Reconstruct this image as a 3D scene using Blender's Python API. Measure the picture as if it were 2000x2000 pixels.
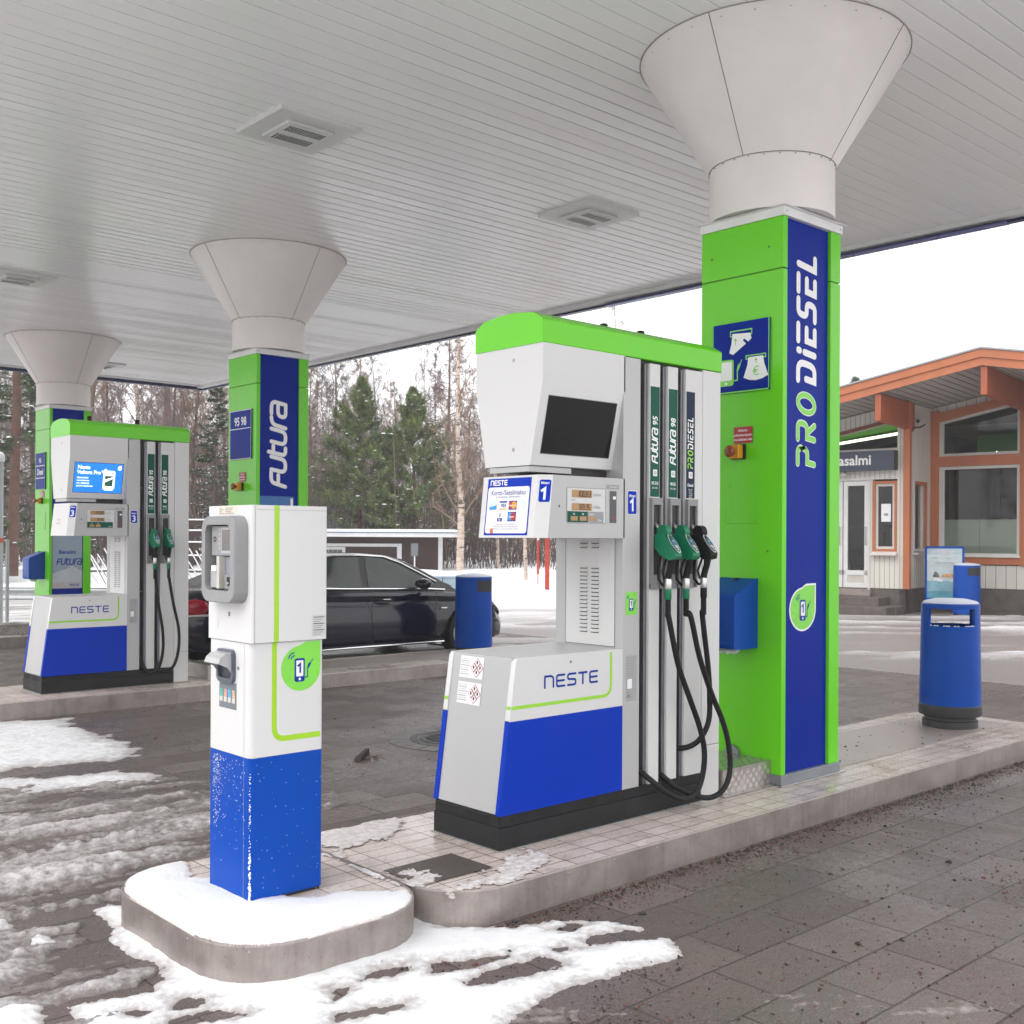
import bpy, math, random
import numpy as np
from mathutils import Vector, Matrix
R = math.radians
C = bpy.context.scene.collection
for o in list(bpy.data.objects): bpy.data.objects.remove(o)

# ---------------------------------------------------------------- camera, sky, sun, exposure
cam = bpy.data.cameras.new('camera'); cam_o = bpy.data.objects.new('camera', cam); C.objects.link(cam_o)
cam.sensor_width = 36; cam.lens = 38.56; cam.shift_y = 0.02556
cam.clip_start = 0.05; cam.clip_end = 1500
cam_o.matrix_world = Matrix.Translation((0, 0, 1.6)) @ Matrix.Rotation(R(-42.2986), 4, 'Z') @ Matrix.Rotation(R(90), 4, 'X') @ Matrix.Rotation(0.004968, 4, 'Z')
cam.dof.use_dof = True; cam.dof.focus_distance = 5.6; cam.dof.aperture_fstop = 9.0
bpy.context.scene.camera = cam_o

SUN_EL, SUN_AZ = 50, 275
W = bpy.data.worlds.new('World'); bpy.context.scene.world = W; W.use_nodes = True
nt = W.node_tree; nt.nodes.clear()
out = nt.nodes.new('ShaderNodeOutputWorld'); bg = nt.nodes.new('ShaderNodeBackground')
sky = nt.nodes.new('ShaderNodeTexSky'); sky.sky_type = 'NISHITA'; sky.sun_disc = False
sky.sun_elevation = R(SUN_EL); sky.sun_rotation = R(SUN_AZ); sky.air_density = 1.2; sky.dust_density = 5.0; sky.ozone_density = 1.0
hs = nt.nodes.new('ShaderNodeHueSaturation'); hs.inputs['Saturation'].default_value = 0.10
cl = nt.nodes.new('ShaderNodeMixRGB'); cl.inputs['Fac'].default_value = 0.72; cl.inputs['Color2'].default_value = (13.2, 13.2, 13.4, 1)   # cloud deck
nt.links.new(sky.outputs[0], hs.inputs['Color']); nt.links.new(hs.outputs[0], cl.inputs['Color1'])
nt.links.new(cl.outputs[0], bg.inputs['Color']); bg.inputs['Strength'].default_value = 0.10
nt.links.new(bg.outputs[0], out.inputs['Surface'])
sun = bpy.data.lights.new('sun', 'SUN'); sun.energy = 0.5; sun.angle = R(40); sun.color = (1, .97, .93)
sun_o = bpy.data.objects.new('sun', sun); C.objects.link(sun_o)
sun_o.rotation_euler = (R(90 - SUN_EL), 0, R(180 - SUN_AZ)); sun_o.location = (0, 0, 30)
vs = bpy.context.scene.view_settings
vs.view_transform = 'Standard'; vs.look = 'None'; vs.gamma = 1; vs.use_curve_mapping = False
vs.exposure = 0.90

# ---------------------------------------------------------------- helpers
def lin(h):
    h = h.lstrip('#'); v = [int(h[i:i+2], 16) / 255 for i in (0, 2, 4)]
    return tuple((c / 12.92 if c <= .04045 else ((c + .055) / 1.055) ** 2.4) for c in v)
MATS = {}
def nodes(name):
    m = bpy.data.materials.new(name); m.use_nodes = True; t = m.node_tree
    b = t.nodes['Principled BSDF']; return m, t, b
def nd(t, kind, **kw):
    n = t.nodes.new(kind)
    for k, v in kw.items():
        if hasattr(n, k): setattr(n, k, v)
        else: n.inputs[k].default_value = v
    return n
def ramp(t, src, stops):
    r = t.nodes.new('ShaderNodeValToRGB'); e = r.color_ramp.elements
    while len(e) < len(stops): e.new(.5)
    for i, (p, c) in enumerate(stops):
        e[i].position = p; e[i].color = c if len(c) == 4 else tuple(c) + (1,)
    t.links.new(src, r.inputs[0]); return r
def grey(v): return (v, v, v, 1)
def mat(name, col, rough=.45, metal=0, var=.06, ns=5, rvar=.08, bump=0, bs=80, coat=0, emit=0, spec=.5, stretch=None):
    if name in MATS: return MATS[name]
    if isinstance(col, str): col = lin(col)
    m, t, b = nodes(name); L = t.links
    tc = nd(t, 'ShaderNodeTexCoord'); src = tc.outputs['Object']
    if stretch:
        mp = nd(t, 'ShaderNodeMapping'); mp.inputs['Scale'].default_value = stretch; L.new(src, mp.inputs[0]); src = mp.outputs[0]
    n = nd(t, 'ShaderNodeTexNoise', Scale=ns, Detail=5, Roughness=.6); L.new(src, n.inputs['Vector'])
    lo = tuple(max(0, c * (1 - var)) for c in col); hi = tuple(min(1, c * (1 + var)) for c in col)
    r = ramp(t, n.outputs['Fac'], [(.3, lo), (.7, hi)]); L.new(r.outputs[0], b.inputs['Base Color'])
    rr = nd(t, 'ShaderNodeMapRange'); rr.inputs[1].default_value = .3; rr.inputs[2].default_value = .7
    rr.inputs[3].default_value = max(.02, rough - rvar); rr.inputs[4].default_value = min(1, rough + rvar)
    L.new(n.outputs['Fac'], rr.inputs[0]); L.new(rr.outputs[0], b.inputs['Roughness'])
    b.inputs['Metallic'].default_value = metal; b.inputs['Coat Weight'].default_value = coat; b.inputs['Coat Roughness'].default_value = .08
    b.inputs['Specular IOR Level'].default_value = spec
    if emit:
        b.inputs['Emission Color'].default_value = tuple(col) + (1,); b.inputs['Emission Strength'].default_value = emit
    if bump:
        n2 = nd(t, 'ShaderNodeTexNoise', Scale=bs, Detail=4); L.new(src, n2.inputs['Vector'])
        bp = nd(t, 'ShaderNodeBump', Strength=bump, Distance=.01); L.new(n2.outputs['Fac'], bp.inputs['Height']); L.new(bp.outputs[0], b.inputs['Normal'])
    MATS[name] = m; return m

class MB:
    """collects shapes and links them as ONE mesh object"""
    def __init__(s): s.v = []; s.f = []; s.m = []; s.mats = []; s.T = None
    def mi(s, m):
        if m not in s.mats: s.mats.append(m)
        return s.mats.index(m)
    def add(s, vs, fs, m):
        k = len(s.v); i = s.mi(m)
        if s.T is not None: vs = [tuple(s.T @ Vector(p)) for p in vs]
        s.v += [tuple(p) for p in vs]
        for f in fs: s.f.append(tuple(a + k for a in f)); s.m.append(i)
    def poly(s, pts, m): s.add(pts, [tuple(range(len(pts)))], m)
    def box(s, x0, x1, y0, y1, z0, z1, m):
        s.hexa([(x0,y0,z0),(x1,y0,z0),(x1,y1,z0),(x0,y1,z0),(x0,y0,z1),(x1,y0,z1),(x1,y1,z1),(x0,y1,z1)], m)
    def hexa(s, v, m): s.add(v, [(3,2,1,0),(4,5,6,7),(0,1,5,4),(1,2,6,5),(2,3,7,6),(3,0,4,7)], m)
    def prism(s, pts, axis, a0, a1, m, m_end=None):
        """extrude 2D polygon pts along axis ('x': pts=(y,z); 'y': pts=(x,z); 'z': pts=(x,y))"""
        n = len(pts)
        def P(p, a): return {'x': (a, p[0], p[1]), 'y': (p[0], a, p[1]), 'z': (p[0], p[1], a)}[axis]
        area = sum(pts[i][0]*pts[(i+1)%n][1]-pts[(i+1)%n][0]*pts[i][1] for i in range(n))
        if area < 0: pts = pts[::-1]
        if axis == 'y': pts = pts[::-1]
        v = [P(p, a0) for p in pts] + [P(p, a1) for p in pts]
        side = [(i, (i+1) % n, n + (i+1) % n, n + i) for i in range(n)]
        s.add(v, side, m); s.add(v, [tuple(range(n))[::-1], tuple(range(n, 2*n))], m_end or m)
    def tube(s, pts, r, m, n=8, caps=True):
        pts = [Vector(p) for p in pts]; k = len(pts); rr = r if isinstance(r, (list, tuple)) else [r]*k
        vs = []; up = None
        for i in range(k):
            d = (pts[min(i+1, k-1)] - pts[max(i-1, 0)]).normalized()
            if up is None:
                up = Vector((0,0,1)) if abs(d.z) < .9 else Vector((1,0,0))
            a = d.cross(up)
            if a.length < 1e-5: a = d.orthogonal()
            a.normalize(); b = a.cross(d).normalized(); up = b
            for j in range(n):
                t = 2*math.pi*j/n; vs.append(pts[i] + (a*math.cos(t) + b*math.sin(t))*rr[i])
        fs = [(i*n+j, i*n+(j+1)%n, (i+1)*n+(j+1)%n, (i+1)*n+j) for i in range(k-1) for j in range(n)]
        if caps: fs += [tuple(range(n))[::-1], tuple(range((k-1)*n, k*n))]
        s.add(vs, fs, m)
    def lathe(s, prof, m, c=(0,0,0), n=48, axis='z', caps=True):
        vs = []; k = len(prof)
        for r, z in prof:
            for j in range(n):
                t = 2*math.pi*j/n; p = (r*math.cos(t), r*math.sin(t), z)
                if axis == 'y': p = (p[0], -p[2], p[1])
                vs.append((p[0]+c[0], p[1]+c[1], p[2]+c[2]))
        fs = [(i*n+j, i*n+(j+1)%n, (i+1)*n+(j+1)%n, (i+1)*n+j) for i in range(k-1) for j in range(n)]
        if caps: fs += [tuple(range(n))[::-1], tuple(range((k-1)*n, k*n))]
        s.add(vs, fs, m)
    def build(s, name, parent=None, smooth=None, bevel=0, seg=2, loc=None):
        me = bpy.data.meshes.new(name); me.from_pydata(s.v, [], s.f)
        for m in s.mats: me.materials.append(m)
        me.polygons.foreach_set('material_index', s.m)
        if smooth or bevel:
            me.polygons.foreach_set('use_smooth', [True]*len(s.f)); me.set_sharp_from_angle(angle=R(smooth or 35))
        me.update()
        o = bpy.data.objects.new(name, me); C.objects.link(o)
        if parent: o.parent = parent
        if loc: o.location = loc
        if bevel:
            b = o.modifiers.new('edge', 'BEVEL'); b.width = bevel; b.segments = seg; b.limit_method = 'ANGLE'; b.angle_limit = R(35); b.harden_normals = True
        return o
def thing(name, label, cat, loc=(0,0,0), rz=0, group=None):
    o = bpy.data.objects.new(name, None); C.objects.link(o); o.location = loc; o.rotation_euler = (0,0,rz); o.empty_display_size = .2
    return tag(o, label, cat, group)
def tag(o, label, cat, group=None):
    o['label'] = label; o['category'] = cat
    if group: o['group'] = group
    return o
def structure(o): o['kind'] = 'structure'; return o
def stuff(o, label=None, cat=None):
    o['kind'] = 'stuff'
    if label: o['label'] = label; o['category'] = cat
    return o
def copy_tree(o, parent=None):
    c = o.copy(); C.objects.link(c)
    if parent: c.parent = parent
    for ch in [x for x in bpy.data.objects if x.parent == o]: copy_tree(ch, c)
    return c

# ---- 2D lettering: glyphs of the built-in font are cached once, composed as flat shapes
CH = "ABCDEFGHIKLMNOPRSTUVWXYZÄÖabcdefghijklmnoprstuvwxyzäö0123456789.,-/€™%!:&+ "
GL = {}
def _glyphs(off):
    res = {}
    cu = bpy.data.curves.new('t', 'FONT'); cu.offset = off; cu.resolution_u = 3; ob = bpy.data.objects.new('t', cu); C.objects.link(ob)
    def mesh_of(sx):
        cu.body = sx; dg = bpy.context.evaluated_depsgraph_get(); dg.update(); me = bpy.data.meshes.new_from_object(ob.evaluated_get(dg))
        v = [(p.co.x, p.co.y) for p in me.vertices]; f = [tuple(p.vertices) for p in me.polygons]; bpy.data.meshes.remove(me); return v, f
    w0 = max(p[0] for p in mesh_of('||')[0])
    for c in CH:
        v, f = mesh_of(c) if c != ' ' else ([], [])
        wv = max(p[0] for p in mesh_of('|' + c + '|')[0]) - w0
        res[c] = (v, f, wv)
    bpy.data.objects.remove(ob); return res
GL[0] = _glyphs(0.0); GL[1] = _glyphs(0.022)
def text2d(sx, size, bold=0, align='L', squeeze=1.0, slant=0.0, track=0.0):
    V = []; F = []; x = 0
    for c in sx:
        v, f, wd = GL[bold].get(c, GL[bold]['-']); k = len(V)
        V += [((p[0] + x + slant*p[1])*size*squeeze, p[1]*size) for p in v]; F += [tuple(i + k for i in q) for q in f]; x += wd + track
    wd = x*size*squeeze; dx = {'L': 0, 'C': -wd/2, 'R': -wd}[align]
    return [(a + dx, b) for a, b in V], F, wd
def arc_round(pts, r, n=6):
    out_ = [pts[0]]
    for i in range(1, len(pts)-1):
        p = Vector(pts[i]); a = Vector(pts[i-1]) - p; b = Vector(pts[i+1]) - p
        rr = r[i] if isinstance(r, (list, tuple)) else r
        if rr <= .035 or a.length < 1e-6 or b.length < 1e-6: out_.append(pts[i]); continue
        ang = a.angle(b); d = min(rr/math.tan(ang/2), a.length*.5 if i > 1 else a.length*.98, b.length*.5 if i < len(pts)-2 else b.length*.98)
        p0 = p + a.normalized()*d; p1 = p + b.normalized()*d
        for k in range(n+1):
            t = k/n; q = p0*(1-t)**2 + p*2*t*(1-t) + p1*t*t; out_.append((q.x, q.y))
    out_.append(pts[-1]); return out_
def stroke2d(pts, wdt, cap=True, closed=False):
    P = [Vector(p) for p in pts]; n = len(P); Lf = []; Rt = []
    for i in range(n):
        if closed: a = P[i-1]; b = P[(i+1) % n]
        else: a = P[max(i-1, 0)]; b = P[min(i+1, n-1)]
        d0 = (P[i]-a); d1 = (b-P[i]); d0 = d0.normalized() if d0.length > 1e-9 else d1.normalized(); d1 = d1.normalized() if d1.length > 1e-9 else d0
        t = (d0+d1).normalized(); nn = Vector((-t.y, t.x)); k = wdt/2/max(.35, nn.dot(Vector((-d0.y, d0.x))))
        Lf.append(P[i]+nn*k); Rt.append(P[i]-nn*k)
    if closed:
        V = [(p.x, p.y) for p in Lf+Rt]; return V, [(i, n+i, n+(i+1) % n, (i+1) % n) for i in range(n)]
    V = [(p.x, p.y) for p in Lf+Rt]; F = [(i, n+i, n+i+1, i+1) for i in range(n-1)]
    if cap:
        for e, s in ((0, 1), (n-1, -1)):
            c = P[e]; l = Lf[e]; st = (l-c); k0 = len(V); kk = 6
            for j in range(1, kk):
                t = math.pi*j/kk*s; V.append((c.x+st.x*math.cos(t)-st.y*math.sin(t), c.y+st.x*math.sin(t)+st.y*math.cos(t)))
            F.append(tuple([e] + list(range(k0, k0+kk-1)) + [n+e]) if s == 1 else tuple([n+e] + list(range(k0+kk-2, k0-1, -1)) + [e]))
    return V, F
def digit(f, c, x, y, h, m, layer):
    if c == '1': f.stroke([(x-.20*h, y+.53*h), (x+.03*h, y+.70*h), (x+.03*h, y)], .15*h, m, layer, cap=False)
    else: f.text(c, x, y, h, m, layer, align='C', bold=1)
class Flat:
    """flat shapes laid on a plane: o origin, ex to the right, ey up, in layers 0.8 mm apart"""
    def __init__(s, mb, o, ex, ey): s.mb = mb; s.o = Vector(o); s.ex = Vector(ex); s.ey = Vector(ey); s.n = s.ex.cross(s.ey).normalized()
    def put(s, V, F, m, layer=1, at=(0,0), rot=0):
        c, sn = math.cos(rot), math.sin(rot)
        vs = [s.o + s.ex*(at[0]+c*a-sn*b) + s.ey*(at[1]+sn*a+c*b) + s.n*(.0008*layer) for a, b in V]
        s.mb.add(vs, F, m)
    def poly(s, pts, m, layer=1, at=(0,0)):
        ar = sum(pts[i][0]*pts[(i+1)%len(pts)][1]-pts[(i+1)%len(pts)][0]*pts[i][1] for i in range(len(pts)))
        if ar < 0: pts = pts[::-1]
        s.put(pts, [tuple(range(len(pts)))], m, layer, at)
    def rect(s, x0, x1, y0, y1, m, layer=1): s.poly([(x0,y0),(x1,y0),(x1,y1),(x0,y1)], m, layer)
    def rrect(s, x0, x1, y0, y1, r, m, layer=1): s.poly(rr_pts(x0, x1, y0, y1, r), m, layer)
    def disc(s, x, y, r, m, layer=1, n=20, ry=None): s.poly([(x+r*math.cos(2*math.pi*i/n), y+(ry or r)*math.sin(2*math.pi*i/n)) for i in range(n)], m, layer)
    def text(s, sx, x, y, size, m, layer=2, rot=0, **kw):
        V, F, wd = text2d(sx, size, **kw); s.put(V, F, m, layer, (x, y), rot); return wd
    def stroke(s, pts, wdt, m, layer=2, at=(0,0), rot=0, cap=True, closed=False):
        V, F = stroke2d(pts, wdt, cap, closed); s.put(V, F, m, layer, at, rot)
def rr_pts(x0, x1, y0, y1, r, n=6):
    rs = r if isinstance(r, (list, tuple)) else [r]*4; out_ = []
    for (cx, cy, a0), q in zip(((x1, y1, 0), (x0, y1, 90), (x0, y0, 180), (x1, y0, 270)), rs):
        sx = -1 if cx == x1 else 1; sy = -1 if cy == y1 else 1
        if q <= 0: out_.append((cx, cy)); continue
        for k in range(n+1):
            t = R(a0+90*k/n); out_.append((cx+sx*q+q*math.cos(t), cy+sy*q+q*math.sin(t)))
    return out_
# stroke lettering of the station: name -> (width, [(points, radius)])
LET = {
 'N': (.80, [([(0,0),(0,1),(.8,1),(.8,0)], [0,.06,.34,0])]),
 'E': (.74, [([(.74,1),(.0,1),(0,0),(.74,0)], [0,.18,.18,0]), ([(.06,.5),(.70,.5)], 0)]),
 'S': (.76, [([(.76,1),(.0,1),(0,.55),(.76,.47),(.76,0),(0,0)], [0,.2,.16,.16,.2,0])]),
 'T': (.78, [([(0,1),(.78,1)], 0), ([(.39,.93),(.39,0)], 0)]),
 'P*': (.66, [([(-.14,1),(.66,1),(.66,.42),(.02,.42),(.02,0)], [0,.3,.3,.02,0])]),
 'R*': (.70, [([(-.14,1),(.66,1),(.66,.44),(.02,.44),(.02,0)], [0,.28,.28,.02,0]), ([(.34,.36),(.70,0)], 0)]),
 'O*': (.82, 'ellipse'),
 'D*': (.72, [([(-.14,1),(.74,1),(.74,0),(.02,0),(.02,.52)], [0,.42,.42,.02,0])]),
 'I*': (.06, [([(.03,0),(.03,.62)], 0), ([(.03,.9),(.03,1)], 0)]),
 'E*': (.64, [([(-.10,1),(.66,1)], 0), ([(.60,.5),(.02,.5),(.02,0),(.64,0)], [0,.02,.02,0])]),
 'S*': (.66, [([(.70,1),(.02,1),(.02,.5),(.64,.5),(.64,0),(-.06,0)], [0,.24,.24,.24,.24,0])]),
 'L*': (.58, [([(.02,1),(.02,0),(.58,0)], [0,.02,0])]),
 'F': (.62, [([(.66,1),(.14,1),(.04,0)], [0,.26,0]), ([(.10,.5),(.58,.5)], 0)]),
 'u': (.66, [([(.02,1),(.0,0),(.64,0),(.68,1)], [0,.32,.3,0])]),
 't': (.46, [([(.08,1.18),(.06,0),(.44,0)], [0,.26,0]), ([(.12,.86),(.44,.86)], 0)]),
 'r': (.42, [([(.04,0),(.10,1),(.46,1)], [0,.36,0])]),
 'a': (.68, [([(.06,1),(.70,1),(.68,0)], [0,.32,0]), ([(.68,.0),(.0,0),(.02,.54),(.66,.54)], [0,.24,.24,0])]),
}
def letters(fl, names, h, wdt, m, x, y, rot=0, gap=.26, slant=0, layer=2, m_of=None, squeeze=1):
    c, sn = math.cos(rot), math.sin(rot); u = 0; k = 0
    for nm in names:
        if nm == ' ': u += .22; continue
        wd, st = LET[nm]; mm = m_of(k) if m_of else m; k += 1
        if st == 'ellipse':
            pts = [(.41+.41*math.cos(a), .5+.5*math.sin(a)) for a in [2*math.pi*i/28 for i in range(28)]]; st = [(pts, None)]
        for q, (pts, r) in enumerate(st):
            cl = r is None; pp = pts if cl else arc_round(pts, r)
            pp = [((p[0]+u+slant*p[1])*h*squeeze, p[1]*h) for p in pp]; V, F = stroke2d(pp, wdt, True, cl)
            fl.put(V, F, mm, layer + q*.3 + .15*(k % 2), (x, y), rot)
        u += wd + gap
    return u*h*squeeze

# ---- value noise
def vnoise(x, y, seed=0):
    xi = np.floor(x).astype(np.int64); yi = np.floor(y).astype(np.int64); xf = x-xi; yf = y-yi
    u = xf*xf*(3-2*xf); v = yf*yf*(3-2*yf)
    def h(a, b):
        n = (a*374761393 + b*668265263 + seed*1442695041) & 0x7fffffff
        n = ((n ^ (n >> 13))*1274126177) & 0x7fffffff
        return ((n ^ (n >> 16)) & 0xffff)/65535.0
    return (h(xi,yi)*(1-u)+h(xi+1,yi)*u)*(1-v)+(h(xi,yi+1)*(1-u)+h(xi+1,yi+1)*u)*v
def fbm(x, y, o=4, seed=0):
    s = 0; a = .5; t = 0
    for i in range(o): s = s + a*vnoise(x*2**i, y*2**i, seed+i*17); t += a; a *= .5
    return s/t
def sdist(X, Y, poly):
    P = np.array(poly); d = np.full(X.shape, 1e9); ins = np.zeros(X.shape, bool); n = len(P)
    for i in range(n):
        a = P[i]; b = P[(i+1) % n]; e = b-a; wx = X-a[0]; wy = Y-a[1]
        t = np.clip((wx*e[0]+wy*e[1])/(e@e), 0, 1); d = np.minimum(d, (wx-t*e[0])**2+(wy-t*e[1])**2)
        c = (a[1] > Y) != (b[1] > Y); xx = (b[0]-a[0])*(Y-a[1])/(b[1]-a[1]+1e-12)+a[0]; ins ^= c & (X < xx)
    d = np.sqrt(d); return np.where(ins, d, -d)
def grid_mesh(name, X, Y, Z, m, cut=None):
    """height field as a mesh; quads wholly below 'cut' are dropped"""
    ny, nx = X.shape; idx = np.arange(ny*nx).reshape(ny, nx)
    q = np.stack([idx[:-1,:-1], idx[:-1,1:], idx[1:,1:], idx[1:,:-1]], -1).reshape(-1, 4)
    z = Z.ravel()
    if cut is not None: q = q[(z[q] > cut).any(1)]
    used = np.unique(q); remap = np.full(ny*nx, -1); remap[used] = np.arange(len(used))
    v = np.stack([X.ravel(), Y.ravel(), z], -1)[used]
    return np_mesh(name, v, remap[q], m)
def np_mesh(name, v, q, mats, mi=None, smooth=True):
    me = bpy.data.meshes.new(name); k = q.shape[1]
    me.vertices.add(len(v)); me.vertices.foreach_set('co', v.astype(np.float32).ravel())
    me.loops.add(q.size); me.loops.foreach_set('vertex_index', q.astype(np.int32).ravel())
    me.polygons.add(len(q)); me.polygons.foreach_set('loop_start', np.arange(0, q.size, k, dtype=np.int32)); me.polygons.foreach_set('loop_total', np.full(len(q), k, dtype=np.int32))
    for m in (mats if isinstance(mats, (list, tuple)) else [mats]): me.materials.append(m)
    if mi is not None: me.polygons.foreach_set('material_index', mi.astype(np.int32))
    if smooth: me.polygons.foreach_set('use_smooth', np.ones(len(q), bool))
    me.update(calc_edges=True); me.validate()
    o = bpy.data.objects.new(name, me); C.objects.link(o); return o
# ---------------------------------------------------------------- materials
GREEN = mat('lime_green_paint', (.135, .62, .008), .24, coat=.06, var=.03, ns=1.5, rvar=.03, spec=.35)
BLUE = mat('cobalt_blue_paint', (.0, .034, .42), .38, var=.03, ns=1.5, rvar=.03, spec=.10)
NAVY = mat('deep_blue_panel', (.0, .019, .27), .36, var=.03, ns=1.5, rvar=.03, spec=.07)
BINBLUE = mat('blue_bin_plastic', (.0, .058, .35), .38, var=.08, ns=4, rvar=.06, spec=.18)
WHITE = mat('white_enamel', (.645, .645, .64), .36, coat=.0, var=.012, ns=1.2, rvar=.03)
OFFW = mat('soft_white_enamel', (.64, .64, .63), .38, var=.02, ns=2, rvar=.03)
SILVER = mat('silver_grey_enamel', (.46, .46, .46), .40, metal=.2, var=.02, ns=2, rvar=.03)
STEEL = mat('brushed_steel', (.42, .41, .40), .32, metal=.85, var=.1, ns=14, stretch=(1, 1, .08))
CHAN = mat('dark_channel', (.022, .021, .024), .5, var=.2)
RAIL = mat('aluminium_rail', (.20, .20, .22), .38, metal=.7, var=.08)
BLACK = mat('black_rubber', (.009, .009, .010), .55, var=.3, ns=30, rvar=.1, spec=.25)
BASE = mat('charcoal_steel', (.013, .013, .015), .45, var=.3, ns=9, rvar=.12, spec=.28)
COLW = mat('cream_column_paint', (.78, .735, .715), .45, var=.05, ns=2.5, rvar=.08)
TRIMW = mat('white_trim', (.74, .74, .74), .4, var=.05)
SOFFIT = mat('canopy_slat_white', (.88, .88, .885), .24, var=.012, ns=.6, rvar=.02)
FASCIA = mat('canopy_fascia_navy', (.02, .025, .09), .3, var=.2)
STRIPE = mat('lime_stripe', (.30, .66, .035), .35, var=.03)
LEAF = mat('leaf_green', (.20, .66, .055), .3, var=.03)
DKGREEN = mat('petrol_green_label', (.0, .085, .055), .45, var=.04, spec=.2)
DKNAVY = mat('diesel_navy_label', (.003, .018, .055), .45, var=.05, spec=.2)
NOZG = mat('nozzle_green_plastic', (.0, .17, .075), .4, var=.08, ns=20)
INK = mat('black_print', (.012, .012, .014), .5)
INKW = mat('white_print', (.86, .86, .86), .45, var=.02)
INKB = mat('blue_print', (.002, .035, .30), .45, spec=.2)
INKG = mat('grey_print', (.30, .30, .32), .5)
RED = mat('red_sign', (.42, .012, .022), .4)
YEL = mat('yellow_plastic', (.72, .30, .01), .4)
GLASSK = mat('dark_screen_glass', (.005, .005, .006), .12, var=.2, spec=.2)
LCD = mat('amber_display', (.42, .235, .10), .3, var=.05)
PAPER = mat('paper_white', (.80, .80, .82), .6)
DKGREY = mat('dark_grey_plastic', (.07, .075, .085), .4, var=.1)
MIDGREY = mat('mid_grey_plastic', (.25, .25, .255), .45, var=.08, ns=12, bump=.05)
ORANGE = mat('orange_timber_paint', (.43, .135, .055), .5, var=.12, ns=3, stretch=(1, 1, .2))
SIDING = mat('cream_timber_paint', (.63, .60, .545), .55, var=.07, ns=3, stretch=(2, 2, .15))
CONC = mat('weathered_concrete', (.115, .095, .085), .75, var=.3, ns=5, bump=.3, bs=60)

def clear_glass(name, tint, refl=.12, vis=.65):
    m, t, b = nodes(name); L = t.links; t.nodes.remove(b); o = t.nodes['Material Output']
    tr = nd(t, 'ShaderNodeBsdfTransparent'); tr.inputs[0].default_value = tuple(c*vis for c in tint) + (1,)
    gl = nd(t, 'ShaderNodeBsdfGlossy', Roughness=.03); fr = nd(t, 'ShaderNodeFresnel', IOR=1.5)
    mm = nd(t, 'ShaderNodeMath', operation='ADD'); mm.inputs[1].default_value = refl; L.new(fr.outputs[0], mm.inputs[0])
    mx = nd(t, 'ShaderNodeMixShader'); L.new(mm.outputs[0], mx.inputs[0]); L.new(tr.outputs[0], mx.inputs[1]); L.new(gl.outputs[0], mx.inputs[2]); L.new(mx.outputs[0], o.inputs[0]); return m
PANE = clear_glass('window_glass', (.9, .95, .92), .0, .8)
CARGLASS = clear_glass('tinted_car_glass', (.55, .62, .6), .08, .6)

def pos_map(t, scale=(1,1,1), loc=(0,0,0), rot=0):
    g = nd(t, 'ShaderNodeNewGeometry'); mp = nd(t, 'ShaderNodeMapping'); mp.inputs['Scale'].default_value = scale; mp.inputs['Location'].default_value = loc; mp.inputs['Rotation'].default_value = (0,0,rot)
    t.links.new(g.outputs['Position'], mp.inputs[0]); return mp.outputs[0]
def mixc(t, f, a, b, mode='MIX'):
    m = t.nodes.new('ShaderNodeMixRGB'); m.blend_type = mode
    for k, v in ((0, f), (1, a), (2, b)):
        if hasattr(v, 'is_output'): t.links.new(v, m.inputs[k])
        elif k == 0: m.inputs[0].default_value = v
        else: m.inputs[k].default_value = tuple(v) if len(v) == 4 else tuple(v) + (1,)
    return m.outputs[0]
def maprange(t, src, a, b, c, d):
    n = nd(t, 'ShaderNodeMapRange'); n.inputs[1].default_value = a; n.inputs[2].default_value = b; n.inputs[3].default_value = c; n.inputs[4].default_value = d
    t.links.new(src, n.inputs[0]); return n.outputs[0]
def math2(t, op, a, b):
    n = nd(t, 'ShaderNodeMath', operation=op)
    for k, v in ((0, a), (1, b)):
        if hasattr(v, 'is_output'): t.links.new(v, n.inputs[k])
        else: n.inputs[k].default_value = v
    return n.outputs[0]

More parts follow.
